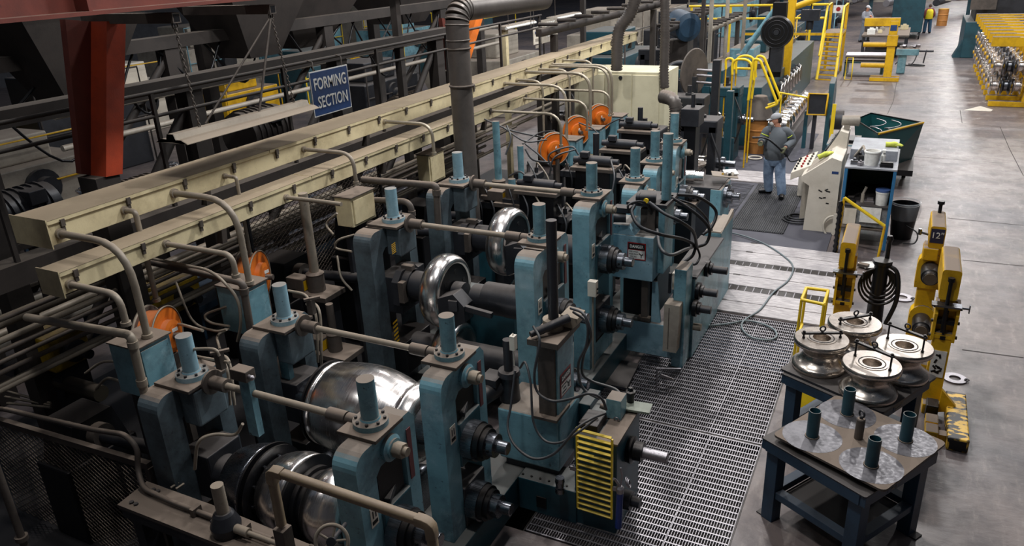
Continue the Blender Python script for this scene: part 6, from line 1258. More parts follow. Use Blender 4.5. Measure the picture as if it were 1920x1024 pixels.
for k, (x, y, z, lb) in enumerate(((-4.5, 8.95, 1.9, 'dark valve manifold behind the tallest stand left cylinder'), (-4.0, 9.05, 1.7, 'dark valve manifold in front of the first far worm gear'), (-4.95, 10.2, 1.9, 'dark valve manifold under the first far orange reel'), (-4.4, 10.7, 1.85, 'dark valve manifold right of the first far reel box'), (-3.6, 10.25, 1.95, 'dark valve manifold beside the sixth stand cylinder'), (-4.1, 11.7, 1.95, 'dark valve manifold below the middle far reel box'), (-3.5, 12.2, 1.9, 'dark valve manifold behind the last blue stand'), (-5.2, 9.3, 1.7, 'dark valve manifold beside tall teal screw post'))):
    t = thing('valve_manifold', lb, 'valve', (x, y, .34))
    m = MB(); m.bb(x - .12, x + .12, y - .1, y + .1, .341, z - .12); m.build('column', DARKC, t, bevel=.01)
    m = MB(); m.bb(x - .2, x + .2, y - .12, y + .12, z - .12, z - .02); m.build('manifold_block', DARK, t, bevel=.01)
    for j in range(3):
        m = MB(); m.cyl((x - .13 + .13 * j, y, z - .02), (x - .13 + .13 * j, y, z + .06 + .04 * (j % 2)), .03, n=10); m.build('fitting', [IRON, GRATE, DARK][j], t)
        m = MB(); m.tube(spline([(x - .13 + .13 * j, y, z + .06), (x - .1 + .16 * j, y - .12, z + .16), (x + .05 + .2 * j, y - .25, z - .1), (x + .1 * j, y - .2, z - .5)]), .012, 6); m.build('feed_hose', [RUB, HOSE, PIPE][j], t)
# ================================================================ FAR LINE beyond the stands
def gearstand(lab, x, y, h, s=1., mat=DARK, roll_=True):
    t = thing('mill_stand', lab, 'mill stand', (x, y, 0))
    m = MB(); m.bb(x - .35 * s, x + .35 * s, y - .35 * s, y + .4 * s, 0.001, h * .3); m.build('base_casting', mat, t, bevel=.02)
    for sx in (-1, 1): m = MB(); m.bb(x + sx * .3 * s - .08, x + sx * .3 * s + .08, y - .3 * s, y + .3 * s, h * .3, h * .85); m.build('side_frame', mat, t, bevel=.02)
    m = MB(); m.bb(x - .4 * s, x + .4 * s, y - .3 * s, y + .3 * s, h * .78, h * .9); m.build('cross_head', mat, t, bevel=.03)
    m = MB(); m.cyl((x, y, h * .9), (x, y, h), .05, n=14); m.lathe([(0, .09), (.05, .09)], (x, y, h * .9), n=18); m.build('screw_post', BLUE if mat is BLUE else DARK, t)
    m = MB(); m.lathe([(0, .1), (.1, .1), (.1, .13), (.16, .13), (.16, .06), (.36, .06)], (x + .36 * s, y, h * .5), (1, 0, 0), 22); m.build('spindle_end', STEELD, t)
    if roll_: m = MB(); m.lathe([(-.26 * s, .1), (-.2, .2), (-.1, .12), (.1, .12), (.2, .2), (.26 * s, .1)], (x, y, h * .5), (1, 0, 0), 26); m.build('forming_roll', CHROME, t)
    m = MB(); m.tube(spline([(x + .3 * s, y - .35, h * .8), (x + .55 * s, y - .5, h * .55), (x + .4 * s, y - .45, h * .25)]), .018, 6); m.build('feed_hose', RUB, t)
    return t
gs = [(-3.9, 13.0, 1.9, .9, DARK, 'dark mill stand beside the black block motor'), (-3.4, 14.6, 2.15, .9, DARK, 'dark blue post mill stand left of the masked worker'), (-4.6, 14.9, 1.8, 1., DARK, 'dark mill stand behind cream cabinet corner'), (-4.3, 17.2, 2.1, 1., DARK, 'dark mill stand under the flat grey disc wheel'),
      (-5.6, 18.6, 2.3, 1.2, DARK, 'dark mill stand left of the yellow handrails'), (-3.9, 19.2, 2.0, .9, TEAL, 'teal mill stand directly below the yellow handrails'), (-6.4, 22.0, 2.6, 1.3, DARK, 'dark mill stand far left behind flexible ducts'), (-7.6, 17.6, 2.4, 1.3, SCAF, 'brown iron stand left of the flexible ducts')]
for x, y, h, s, mt, lb in gs: gearstand(lb, x, y, h, s, mt)
# black block motor with thin post (front of worker, left)
t = thing('block_motor', 'black block motor with thin post right of the elbow duct', 'motor', (-3.7, 12.6, 0))
x0, x1, z0, z1 = front(12.9, 1276, 205, 1310, 238)
m = MB(); m.bb(x0, x1, 12.9, 13.3, z0, z1); m.build('motor_block', DARK, t, bevel=.01); m = MB(); m.cyl(((x0 + x1) / 2, 13.1, z1), ((x0 + x1) / 2, 13.1, z1 + .22), .035, n=12); m.build('thin_post', DARK, t)
m = MB(); m.bb(x0 + .05, x1 - .05, 12.95, 13.25, 0.001, z0); m.build('column', DARKC, t, bevel=.01)
# round flat roll on spindle + cluttered gearbox (front of worker)
t = thing('flat_roll', 'worn flat topped steel roll standing behind the open gearbox', 'roll', (-2.95, 12.6, 0))
c = AZ(1300, 308, 1.15); m = MB(); m.lathe([(-.5, .13), (-.2, .13), (-.12, .16), (-.04, .22), (0, .24), (.03, .24), (.035, .14), (.05, .14), (.05, .05)], c, n=36); m.build('roll_body', CHROMEW, t)
m = MB(); m.lathe([(0, .2), (c.z - .5, .18)], (c.x, c.y, 0.001), n=24); m.build('pedestal', DARK, t)
t = thing('open_gearbox', 'dark gearbox with round hub and scattered bits left of ribbed mat', 'gearbox', (-2.7, 12.2, 0))
x0, x1, z0, z1 = front(12.3, 1300, 352, 1352, 402)
m = MB(); m.bb(x0 - .2, x1 - .04, 12.3, 13.1, 0.001, z1); m.build('gear_casing', DARK, t, bevel=.015)
m = MB(); m.bb(x1 - .18, x1 + .0, 12.28, 13.0, 0.001, z1 - .02); m.build('blue_cheek', BLUE, t, bevel=.01)
m = MB(); m.lathe([(0, .2), (.05, .2), (.05, .12), (.12, .12), (.12, .06), (.24, .06)], (x1, 12.6, z1 - .2), (1, 0, 0), 26); m.build('hub', STEELD, t)
m = MB(); m.lathe([(0, .1), (.15, .1), (.15, .08), (.3, .08)], (x0 - .2, 12.5, z1 + .12), (1, .1, 0), 20); m.build('chuck', CHROME, t)
m = MB(); m.box((x1 - .05, 12.7, z1 + .13), (.42, .3, .015), (0, .1, .3)); m.build('tray_plate', GREYB, t)
for k in range(6):
    m = MB(); p = Vector((x1 - .2 + random.random() * .3, 12.62 + random.random() * .15, z1 + .15)); m.box(p, (.05, .03, .04), (0, 0, random.random() * 3)); tag(m.build('small_part', [GREYB, YEL, WHITE, GRATE, IRON, DARKC][k]), 'small loose metal bit heaped on the open gearbox tray', 'part', 'loose bits on the open gearbox')
m = MB(); m.box((x1 + .03, 12.78, z1 + .16), (.22, .18, .02), (.2, 0, .5)); tag(m.build('white_rag', WHT), 'crumpled white rag on the open gearbox tray', 'rag')
# cone topped drum
c = AZ(1418, 285, 0); t = thing('waste_drum', 'rusty orange drum with grey cone cover behind the worker', 'drum', (c.x, c.y, 0))
RUST = paint('rusty_orange_drum', (176, 118, 56), (120, 78, 42), dust=.1, grime=.6, rough=.6)
m = MB(); m.lathe([(0.015, .3), (.28, .3), (.29, .315), (.31, .315), (.32, .3), (.58, .3), (.59, .315), (.61, .315), (.62, .3), (.88, .3)], c, n=32); m.build('drum_body', RUST, t)
m = MB(); m.lathe([(.88, .36), (.9, .36), (1.42, .16), (1.44, .12)], c, n=32); m.build('cone_cover', IRON, t)
m = MB(); m.torus((c.x + .1, c.y - .75, .04), (0, 0, 1), .16, .02, 24, 6); tag(m.build('rope_ring', WHITE), 'off-white ring of hose on the floor behind the worker', 'ring')
# big flat disc wheel
c = AY(1300, 135, 18.2); t = thing('disc_wheel', 'thin grey saw disc wheel with axle bars, upright left of handrails', 'disc', (c.x, c.y, 0))
m = MB(); m.lathe([(0, .52), (.02, .54), (.04, .52)], c, (.9, -.35, 0), 44); m.build('disc', IRON, t)
for dz in (-.22, -.06, .06): m = MB(); m.cyl(c + Vector((.1, -.05, dz)), c + Vector((.6, -.1, dz - .02)), .03, n=10); m.build('axle_bar', GRATE, t)
m = MB(); m.bb(c.x - .06, c.x + .1, c.y - .1, c.y + .1, 0.001, c.z - .1); m.build('stand_post', DARK, t)
c = AY(1272, 150, 19.4); t = thing('rim_wheel', 'dark cast flywheel behind the thin grey disc', 'wheel', (c.x, c.y, 0)); m = MB(); m.torus(c, (.6, -.8, 0), .42, .07, 36, 8); m.build('rim', DARK, t)
for k in range(6): m = MB(); a = k * PI / 3; ax = Vector((.6, -.8, 0)).normalized(); u = ax.orthogonal().normalized(); w2 = ax.cross(u); m.tube([c, c + (u * math.cos(a) + w2 * math.sin(a)) * .42], .03, 5); m.build('spoke', DARK, t)
m = MB(); m.bb(c.x - .12, c.x + .12, c.y - .1, c.y + .15, 0.001, c.z); m.build('bearing_stand', DARK, t)
# dark box column with wires
for k, (px, pyt, pyb, y, w_, lab, mt) in enumerate(((1345, 112, 330, 16.8, .16, 'dark blue grey machine column with hand lever left of worker', DARK), (1370, 170, 330, 16.6, .14, 'machined iron column nearest left of the cone drum', TEAL), (1335, 0, 130, 22, .1, 'tall grey steel post crossing the upper middle', GREYB), (1320, 0, 140, 20.5, .09, 'dark steel post pair left of the tall grey post', SCAF), (1365, 0, 60, 25, .1, 'pale steel post behind the blue sloping beam', GREYB), (1398, 0, 100, 24, .09, 'brown steel post just left of the blue sloping beam', PIPE), (1245, 0, 130, 18.4, .1, 'dark post behind the hanging corrugated duct', SCAF))):
    a = AY(px, pyt, y); b = AY(px, pyb, y); t = thing('steel_post', lab, 'post', (a.x, y, 0)); m = MB(); m.bb(a.x - w_ / 2, a.x + w_ / 2, y - w_ / 2, y + w_ / 2, 0.001, a.z + (.6 if pyt == 0 else 0)); m.build('post_body', mt, t, bevel=.008); m = MB(); m.bb(a.x - w_, a.x + w_, y - w_, y + w_, 0.001, .04); m.build('base_plate', mt, t)
# yellow handrails (nested hoops)
def hoop(lab, y, pts, r=.03):
    P = [AY(a, b, y) for a, b in pts]; t = thing('handrail_hoop', lab, 'handrail', tuple(P[0])); m = MB(); m.tube(fillet(P, .22), r, 10); m.build('bent_rail', YELB, t); m = MB(); m.tube([P[0], Vector((P[0].x, y, .002))], .02, 6); m.build('stub', YEL, t)
hoop('nearer yellow bent handrail hoop, wide left one', 18.6, [(1373, 140), (1373, 111), (1409, 111), (1412, 150)])
hoop('farther yellow bent handrail hoop, wide left one', 19.2, [(1380, 138), (1380, 105), (1414, 104), (1417, 145)])
hoop('small yellow hoop at the left end of the handrails', 19.0, [(1361, 130), (1361, 110), (1374, 109), (1376, 130)])
hoop('nearer tall yellow handrail sloping down to the right', 18.4, [(1403, 188), (1413, 110), (1425, 112), (1458, 195), (1450, 198), (1436, 203)])
hoop('farther tall yellow handrail sloping down to the right', 18.9, [(1409, 185), (1420, 104), (1432, 106), (1464, 186), (1456, 192), (1440, 197)])
hoop('lowest yellow cross hoop behind the handrails', 19.4, [(1373, 130), (1376, 128), (1408, 129), (1410, 128)])
# blue sloping beam, yellow post, round fan
t = thing('jib_crane', 'yellow jib crane post with long arm and hanging hoist', 'crane', (-3.4, 24.5, 0))
y = 24.5; a = AY(1476, 105, y); b = AY(1481, -20, y)
m = MB(); m.bb(a.x - .1, a.x + .12, y - .1, y + .1, 0.001, b.z + .3); m.build('crane_post', YEL, t, bevel=.01)
p, q = AY(1485, 15, y), AY(1525, 0, y); m = MB(); m.tube([p, q + (q - p) * .6], .12, 4); m.build('crane_arm', YEL, t)
m = MB(); c = AY(1520, 28, y); m.box(c, (.5, .3, .3)); m.cyl(c, c - Vector((0, 0, .4)), .1, n=14); m.cyl(c + Vector((0, 0, .15)), c + Vector((0, 0, .8)), .02, n=6); m.build('hoist', DARK, t)
t = thing('sloping_strut', 'blue painted sloping beam rising to the round fan', 'beam', (-4, 22, 0)); m = MB(); p, q = AY(1392, 102, 22.5), AY(1458, 12, 22.5); m.tube([p, q], .1, 4); m.build('beam_body', BLUE, t); m = MB(); m.bb(p.x - .15, p.x + .15, 22.35, 22.65, 1.551, p.z); m.build('beam_foot', BLUE, t); m = MB(); m.bb(q.x - .1, q.x + .25, 22.35, 22.65, 1.551, q.z + .1); m.build('head_post', DARKC, t)
c = AY(1457, 60, 22.2); t = thing('pedestal_fan', 'big dark round fan on post beneath the blue sloping beam', 'fan', (c.x, c.y, 0))
m = MB(); m.lathe([(0, .38), (.1, .42), (.2, .38), (.2, .05)], c + Vector((0, -.1, 0)), (0, 1, 0), 36); m.build('fan_drum', DARKC, t)
for k in range(4): m = MB(); m.torus(c + Vector((0, -.12, 0)), (0, 1, 0), .1 + .1 * k, .008, 30, 5); m.build('guard_ring', DARK, t)
m = MB(); m.cyl((c.x, c.y - .15, c.z), (c.x, c.y - .05, c.z), .07, n=16); m.bb(c.x - .12, c.x + .2, c.y - .05, c.y + .15, 1.72, c.z - .2); m.build('fan_post', DARK, t)
# teal machine body with roll chains
t = thing('sizing_machine', 'long dark teal sizing machine between handrails and yellow ladder', 'machine', (-4.3, 26, 0))
m = MB(); m.bb(-5.6, -3.3, 20.6, 31.5, 0.001, 1.55); m.build('machine_body', TEAL, t, bevel=.02)
m = MB(); m.bb(-5.6, -4.3, 20.6, 22.0, 1.55, 1.95); m.build('upper_housing', TEAL, t, bevel=.02)
m = MB(); m.bb(-5.4, -3.9, 23.8, 31, 1.55, 1.7); m.build('top_deck', IRON, t)
for yy in (24.2, 26.4, 28.6): m = MB(); m.bb(-4.9, -4.2, yy, yy + 1.2, 1.7, 2.1); m.build('motor_cover', [BLUE, GREYB, TEAL][int(yy) % 3], t, bevel=.05)
for k in range(7): 
    yy = 23.0 + k * .62; m = MB(); m.lathe([(0, .26), (.12, .3), (.2, .22)], (-3.3, yy, 1.05), (1, 0, 0), 26); r1 = m.build('chain_roll', DARKC, t); m = MB(); m.torus((-3.13, yy, 1.05), (1, 0, 0), .23, .03, 26, 8); m.build('bright_rim', CHROME, r1)
for k in range(9):
    yy = 19.9 + k * .5; m = MB(); m.lathe([(0, .2), (.1, .24), (.14, .15), (.3, .15), (.34, .24), (.44, .2), (.5, .08)], (-2.95, yy, .72), (1, 0, 0), 22); tag(m.build('pass_roll', CHROME), 'shiny double disc roll in the row beside sizing machine', 'roll', 'double disc rolls beside the sizing machine')
m = MB(); m.bb(-3.0, -2.4, 19.7, 24.4, .001, .48); tag(m.build('roll_bench', DARK), 'low dark bench under the row of double disc rolls', 'bench')
# yellow boxed head stand (1520,190)
t = thing('straightener', 'dark blue straightener head with yellow framed window above the hopper', 'machine', (-1.9, 20.9, 0))
a = AY(1533, 195, 20.7); m = MB(); m.box((a.x, 20.7, a.z), (.42, .05, .5)); w_ = m.build('window_panel', DARK, t)
m = MB(); P = [Vector((a.x - .22, 20.66, a.z - .26)), Vector((a.x + .22, 20.66, a.z - .26)), Vector((a.x + .22, 20.66, a.z + .26)), Vector((a.x - .22, 20.66, a.z + .26))]; m.tube(P, .03, 4, closed=True); m.build('yellow_frame', YEL, w_)
m = MB(); m.prism([(20.7, 0.001), (21.6, 0.001), (21.6, a.z + .1), (21.2, a.z + .6), (20.8, a.z + .5), (20.72, a.z)], .12, YZ(a.x + .22)); m.build('cheek_plate', TEAL, t, bevel=.01)
for sx in (-.25, -.05): m = MB(); m.bb(a.x + sx - .04, a.x + sx + .05, 20.74, 20.9, 0.001, a.z - .2); m.build('leg', TEAL if sx < -.1 else DARK, t)
m = MB(); m.lathe([(0, .24), (.3, .24), (.3, .1), (.4, .1)], (a.x + .32, 20.9, .75), (1, 0, 0), 26); m.build('drive_hub', DARK, t)
m = MB(); p, q = AY(1458, 173, 20.6), AY(1515, 183, 20.6); m.tube([p, q], .025, 6); yb = m.build('yellow_bar', YELB, t); m = MB(); m.tube([p + Vector((.1, 0, 0)), Vector((p.x + .1, 20.6, 0))], .02, 6); m.build('bar_post', YELB, yb)
m = MB(); p, q = AY(1567, 195, 20.4), AY(1560, 230, 20.4); m.bb(q.x - .03, p.x + .02, 20.38, 20.42, 0.001, p.z); tag(m.build('yellow_guard_post', YELB), 'yellow flat guard post right of the yellow framed window', 'post')
# yellow ladder stair
t = thing('yellow_stair', 'tall yellow step ladder with handrails at the end of line', 'stair', (-2.9, 31.6, 0))
bl_, br_ = AZ(1531, 150, 0), AZ(1565, 152, 0); tl_, tr_ = AY(1546, 62, 33.2), AY(1577, 64, 33.2)
n = 10
for k in range(n):
    u = (k + .3) / n; a = bl_.lerp(tl_, u); b = br_.lerp(tr_, u); m = MB(); m.add([a, b, b + Vector((0, .22, 0)), a + Vector((0, .22, 0)), a - Vector((0, 0, .05)), b - Vector((0, 0, .05)), b + Vector((0, .22, -.05)), a + Vector((0, .22, -.05))], [(0, 1, 2, 3), (7, 6, 5, 4), (0, 4, 5, 1), (2, 6, 7, 3), (1, 5, 6, 2), (3, 7, 4, 0)], False); m.build('tread', YEL, t)
for a, b in ((bl_, tl_), (br_, tr_)): m = MB(); m.tube([a, b], .07, 4); m.build('stringer', YELB, t); m = MB(); top = b + Vector((0, 0, 1.05)); m.tube([a + Vector((0, 0, .9)), b + Vector((0, .1, 0)) + Vector((0, 0, 1.0)), b + Vector((0, 1.6, 1.0))], .04, 6); m.tube([b, b + Vector((0, .1, 1.0))], .04, 6); m.build('stair_rail', YELB, t)
m = MB(); m.bb(tl_.x - .05, tr_.x + .05, 33.2, 35, tl_.z - .1, tl_.z); m.build('platform', YEL, t)
for x in (tl_.x, tr_.x): m = MB(); m.bb(x - .05, x + .05, 34.8, 34.9, 0.001, tl_.z + 1); m.build('platform_post', YEL, t)
m = MB(); c = AY(1572, 17, 33.3); m.box(c, (.36, .02, .28)); sg_ = m.build('warning_plate', WHT, t); m = MB(); m.cyl(c + Vector((0, -.012, 0)), c + Vector((0, -.02, 0)), .08, n=16); m.build('red_dot', REDP, sg_)
m = MB(); m.bb(-6.2, -3.1, 33.3, 33.36, tl_.z - .1, tl_.z); t2_ = thing('yellow_gantry', 'long yellow railed gantry left of the step ladder', 'gantry', (-5, 33.3, 0)); m.build('gantry_deck', YEL, t2_)
for z in (.55, 1.05): m = MB(); m.cyl((-8.5, 33.3, tl_.z + z), (-3.1, 33.3, tl_.z + z), .045, n=8); m.build('gantry_rail', YELB, t2_)
for x in (-8.4, -6.8, -5.2, -3.7): m = MB(); m.bb(x - .04, x + .04, 33.28, 33.36, 0.001, tl_.z + 1.05); m.build('gantry_post', YELB, t2_)
# yellow thin frame, tubes, stanchion
a, b = AZ(1583, 150, 0), AZ(1596, 151, 0); c_, d_ = AY(1589, 108, 32.4), AY(1600, 108, 32.4)
t = thing('tube_gate', 'thin yellow rectangular frame standing beside pile of tubes', 'frame', (a.x, a.y, 0)); m = MB(); m.tube([a + Vector((0, 0, .03)), b + Vector((0, 0, .03)), d_, c_], .03, 4, closed=True); m.build('frame_ring', YELB, t)
for k in range(8):
    z = .62 + .13 * (k // 4); y = 33.6 + .24 * (k % 4); m = MB(); m.cyl((-2.3, y, z), (-.8, y, z), .065, n=14); tag(m.build('steel_tube', GRATE), 'long pale steel tube stacked beside the far yellow stanchion', 'tube', 'pale tubes by the far stanchion')
m = MB(); m.bb(-2.3, -2.2, 33.4, 34.6, 0.001, .55); m.bb(-1.0, -.9, 33.4, 34.6, 0.001, .55); m.bb(-2.3, -.9, 33.4, 34.6, .5, .555); tag(m.build('tube_rack', TEAL), 'dark low rack holding the stacked pale tubes', 'rack')
t = thing('arm_stanchion', 'yellow stanchion with side arms near the far workbench', 'stanchion', (-.7, 32.4, 0)); x, y = -.72, 32.6
m = MB(); m.bb(x - .13, x + .15, y - .12, y + .14, .12, 2.15); m.build('column', YEL, t, bevel=.02); m = MB(); m.bb(x - .16, x + .2, y - .18, y + .2, 1.25, 1.65); m.build('collar_block', YEL, t, bevel=.02)
for yy in (-.18, .3): m = MB(); m.bb(-1.3, -.3, y + yy - .12, y + yy + .12, 0.001, .14); m.build('foot_beam', YEL, t, bevel=.01)
for z in (1.3, .55): m = MB(); m.cyl((x - .95, y, z), (x - .1, y, z), .1, n=14); m.build('side_arm', YEL, t)
m = MB(); m.bb(x - 1.0, x + .2, y - .1, y + .14, 1.95, 2.25); m.build('top_arm', YEL, t, bevel=.02); m = MB(); m.bb(x - .1, x + .12, y - .13, y - .1, 1.8, 2.0); m.build('blue_label', ORSEAL, t)
c = AZ(1703, 122, 0); t = thing('floor_hose', 'black air hose coiled on the aisle floor beside far stanchion', 'hose', tuple(c)); m = MB(); m.tube(spline([(c.x - .5, c.y, .03), (c.x, c.y + .5, .5), (c.x + .25, c.y + .3, .4), (c.x + .1, c.y - .1, .04), (c.x - .4, c.y - .1, .03), (c.x + .3, c.y - .4, .03), (c.x + .6, c.y - .2, .03), (c.x, c.y + .1, .03)]), .025, 6); m.build('hose_run', DARKC, t)
# workbench with vise
t = thing('work_bench', 'cluttered dark workbench in the distance beside the aisle', 'workbench', (-.8, 40, 0)); m = MB(); m.bb(-2.1, -.2, 38.8, 42.5, .92, 1.0); m.build('bench_top', IRON, t)
for x in (-2.0, -.3):
    for yy in (38.9, 42.4): m = MB(); m.bb(x - .06, x + .06, yy - .06, yy + .06, 0.001, .92); m.build('leg', DARK, t)
m = MB(); m.bb(-1.9, -.4, 39, 42.3, .3, .34); m.build('lower_shelf', DARK, t)
for k in range(10):
    m = MB(); x, yy = random.uniform(-1.9, -.45), 39.2 + k * .32; s = random.uniform(.12, .3); m.box((x, yy, 1.0 + s / 2), (s * 1.4, s, s), (0, 0, random.random())); m.box((x, yy, 1.0 + s * 1.1), (s * .7, s * .5, s * .3)); tag(m.build('bench_item', [WHT, GREYB, CREAM, GRATE, IRON][k % 5], bevel=.01), 'small pale tool or box lying on the distant workbench', 'tool', 'clutter on the distant workbench')
t = thing('bench_vise', 'blue grey bench vise with handle on stand by the aisle', 'vise', (.1, 36, 0)); c = AY(1715, 80, 34.5)
m = MB(); m.bb(c.x - .6, c.x + .2, 34.3, 34.8, .7, .95); m.bb(c.x - .5, c.x - .2, 34.4, 34.7, 0.001, .7); m.build('vise_body', BLUE, t, bevel=.03); m = MB(); m.cyl((c.x + .2, 34.5, .85), (c.x + .7, 34.5, .85), .04, n=8); m.tube([Vector((c.x + .45, 34.5, .9)), Vector((c.x + .4, 34.5, .4))], .025, 6); m.build('handle_bar', DARK, t)
m = MB(); [m.box((c.x - .45 + .12 * k, 34.55, 1.0 + .02 * (k % 3)), (.1, .12, .09), (0, k, k)) for k in range(6)]; m.build('chip_pile', GRATE, t, kind='stuff')
t = thing('dark_bin', 'tall dark teal waste hopper beside the yellow vest person', 'bin', (-.4, 47, 0)); a, b = AZ(1700, 70, 0), AZ(1730, 66, 0)
m = MB(); m.bb(-1.2, .3, 46.8, 49.6, .35, 2.6); m.build('bin_shell', TEAL, t, bevel=.03); m = MB(); m.bb(-1.25, .35, 46.75, 46.85, 2.4, 2.62); m.build('bin_rim', GREYB, t)
for x in (-1.1, .2): m = MB(); m.cyl((x - .04, 46.9, .17), (x + .04, 46.9, .17), .17, n=16); m.bb(x - .06, x + .06, 46.85, 46.95, .2, .4); m.build('caster', DARKC, t)
c = AZ(1765, 48, 0); t = thing('oil_drum', 'small orange brown oil drum at the far end of the aisle', 'drum', tuple(c)); m = MB(); m.lathe([(0, .28), (.3, .28), (.31, .3), (.33, .28), (.62, .28), (.63, .3), (.65, .28), (.95, .28)], c, n=26); m.build('drum_body', RUST, t); m = MB(); m.torus((c.x, c.y, .95), (0, 0, 1), .27, .02, 24, 6); m.build('drum_rim', YEL, t)
# far racks across the aisle end
for k in range(5):
    z = .9 + k * .55; m = MB(); m.bb(-16, 9, 62 + k * .6, 62.3 + k * .6, z, z + .18); tag(m.build('tube_rail', BLUE if k % 2 else GREYB), ['lowest', 'second', 'middle', 'fourth', 'topmost'][k] + ' long rail of the run-out table crossing the far end', 'rail')
for x in range(-15, 9, 3): m = MB(); m.bb(x - .12, x + .12, 61.8, 62.0, 0.001, 3.3); tag(m.build('rack_post', TEAL), 'teal upright post of the run-out table at the far end', 'post', 'run-out table posts')
for k in range(22): m = MB(); x = -14 + k; m.cyl((x, 60.5, .9 + .3 * (k % 3)), (x + .9, 64.5, .9 + .3 * (k % 3)), .22, n=12); tag(m.build('steel_tube', DARK if k % 2 else GRATE), 'long steel tube lying on the run-out table at the far end', 'tube', 'tubes on the far run-out table')
for k, (x, y, w, l, h, mt, lb) in enumerate(((-6, 40, 2.2, 4, 1.9, TEAL, 'teal machine behind the yellow gantry'), (-9.5, 36, 2.5, 4, 2.4, DARK, 'dark machine far behind the cream cabinet ducts'), (-5.5, 48, 3, 4, 2.2, NAVY, 'navy machine behind the grey clad person'), (-10.5, 50, 3, 5, 2.6, BLUE, 'blue grey machine at far upper middle'), (-13.5, 44, 3, 5, 2.8, GREYB, 'grey machine at far upper middle left'), (-9.3, 26, 2, 3.5, 2.5, TEAL, 'teal box machine behind the corrugated ducts'), (-11, 30, 2, 3, 2.9, GREYB, 'pale machine left behind the corrugated ducts'))):
    block_machine(lb, x, y, w, l, h, mt, [YEL, SCAF, BLUE, SCAF, GREYB, SCAF, GREYB, DARK][k])
t = thing('far_hopper', 'blue round ended tank behind the hanging corrugated ducts', 'tank', (-7.2, 21, 1.5)); c = AY(1275, 45, 21); m = MB(); m.lathe([(-.2, .24), (-.15, .36), (.5, .36), (.55, .24)], c, (.6, -.7, -.1), 30); m.build('tank_shell', NAVY, t); m = MB(); m.bb(c.x - .3, c.x + .3, c.y - .3, c.y + .3, 0.001, c.z - .4); m.build('tank_stand', SCAF, t)
# sloping conveyors mid top
for k, (p0, p1, y0_, y1_, lb) in enumerate((((1010, 62), (1245, 5), 14, 19, 'dark roller conveyor rising behind the far cable tray'), ((1240, 60), (1330, 20), 19, 24, 'dark sloping conveyor right of the hanging duct'), ((1330, 55), (1390, 30), 24, 26, 'pale sloping chute behind the grey posts'))):
    a, b = AY(*p0, y0_), AY(*p1, y1_); t = thing('conveyor', lb, 'conveyor', tuple(a)); m = MB(); m.tube([a, b], .1, 4); m.build('conveyor_frame', SCAF if k < 2 else GREYB, t)
    for q in (a.lerp(b, .1), a.lerp(b, .9)): m = MB(); m.bb(q.x - .06, q.x + .06, q.y - .06, q.y + .06, 0.001, q.z - .1); m.build('leg', SCAF, t)
    for j in range(8): q = a.lerp(b, (j + .5) / 8); m = MB(); m.cyl(q + Vector((-.2, 0, .12)), q + Vector((.2, 0, .12)), .035, n=10); m.build('conveyor_roller', SCAF, t)
# ================================================================ RIGHT: roll racks with yellow arms
def arm_rack(lab, x, y, first=[None]):
    if first[0] is not None:
        return dup(first[0], (x, y, 0), 0, lab, 'yellow arm racks along the right of aisle')
    t = thing('arm_rack', lab, 'rack', (0, 0, 0), 'yellow arm racks along the right of aisle'); first[0] = t
    m = MB(); m.bb(-.3, 1.5, -.12, .12, 0.001, .16); m.build('foot_beam', YEL, t, bevel=.01)
    m = MB(); m.prism([(.55, .16), (.95, .16), (.85, .6), (.95, 1.9), (.72, 1.9), (.62, .6)], .22, XZ(-.11)); m.build('column', YEL, t, bevel=.01)
    m = MB(); m.bb(-.5, 1.2, -.13, .13, 1.78, 2.05); m.build('top_arm', YEL, t, bevel=.01)
    m = MB(); m.bb(-.5, .2, -.13, .13, 2.051, 2.06); m.build('dusty_cap', IRON, t)
    m = MB(); m.bb(.75, 1.0, -.14, -.131, 1.8, 2.0); m.build('blue_label', ORSEAL, t)
    for z in (1.2, .62):
        m = MB(); m.cyl((-.4, 0, z), (.7, 0, z), .07, n=12); ar = m.build('side_arm', YEL, t)
        for k in range(3):
            m = MB(); m.lathe([(0, .24), (.03, .28), (.09, .16), (.17, .16), (.23, .28), (.26, .24)], (-.36 + .3 * k, 0, z), (1, 0, 0), 22); m.build('stored_roll', CHROME if k != 1 else STEELD, ar)
    t.location = (x, y, 0); return t
for k in range(9):
    arm_rack(['nearest', 'second', 'third', 'fourth', 'fifth', 'sixth', 'seventh', 'eighth', 'farthest'][k] + ' yellow arm rack with shiny rolls right of the aisle', 2.62 - .006 * k, 28.0 + k * 1.05)
for k in range(6):
    dup(bpy.data.objects['arm_rack'], (4.6, 28.6 + k * 1.3, 0), 0, ['nearest', 'second', 'third', 'fourth', 'fifth', 'farthest'][k] + ' yellow arm rack in the outer row by right wall side', 'yellow arm racks in the outer row')
t = thing('blue_machine', 'dark blue machine base with sloping foot right of the aisle', 'machine', (2.2, 40, 0)); m = MB(); m.bb(1.9, 4.4, 39.4, 43, 0.001, 1.5); m.build('machine_base', TEAL, t, bevel=.03); m = MB(); m.bb(2.2, 4.3, 39.8, 43, 1.5, 3.0); m.build('upper_body', DARK, t, bevel=.03); m = MB(); m.prism([(1.6, 0.001), (1.9, 0.001), (1.9, .7)], .8, XZ(39.5)); m.build('sloped_foot', TEAL, t); m = MB(); m.bb(1.95, 2.9, 39.3, 39.4, 2.0, 2.8); m.build('mesh_screen', IRON, t)
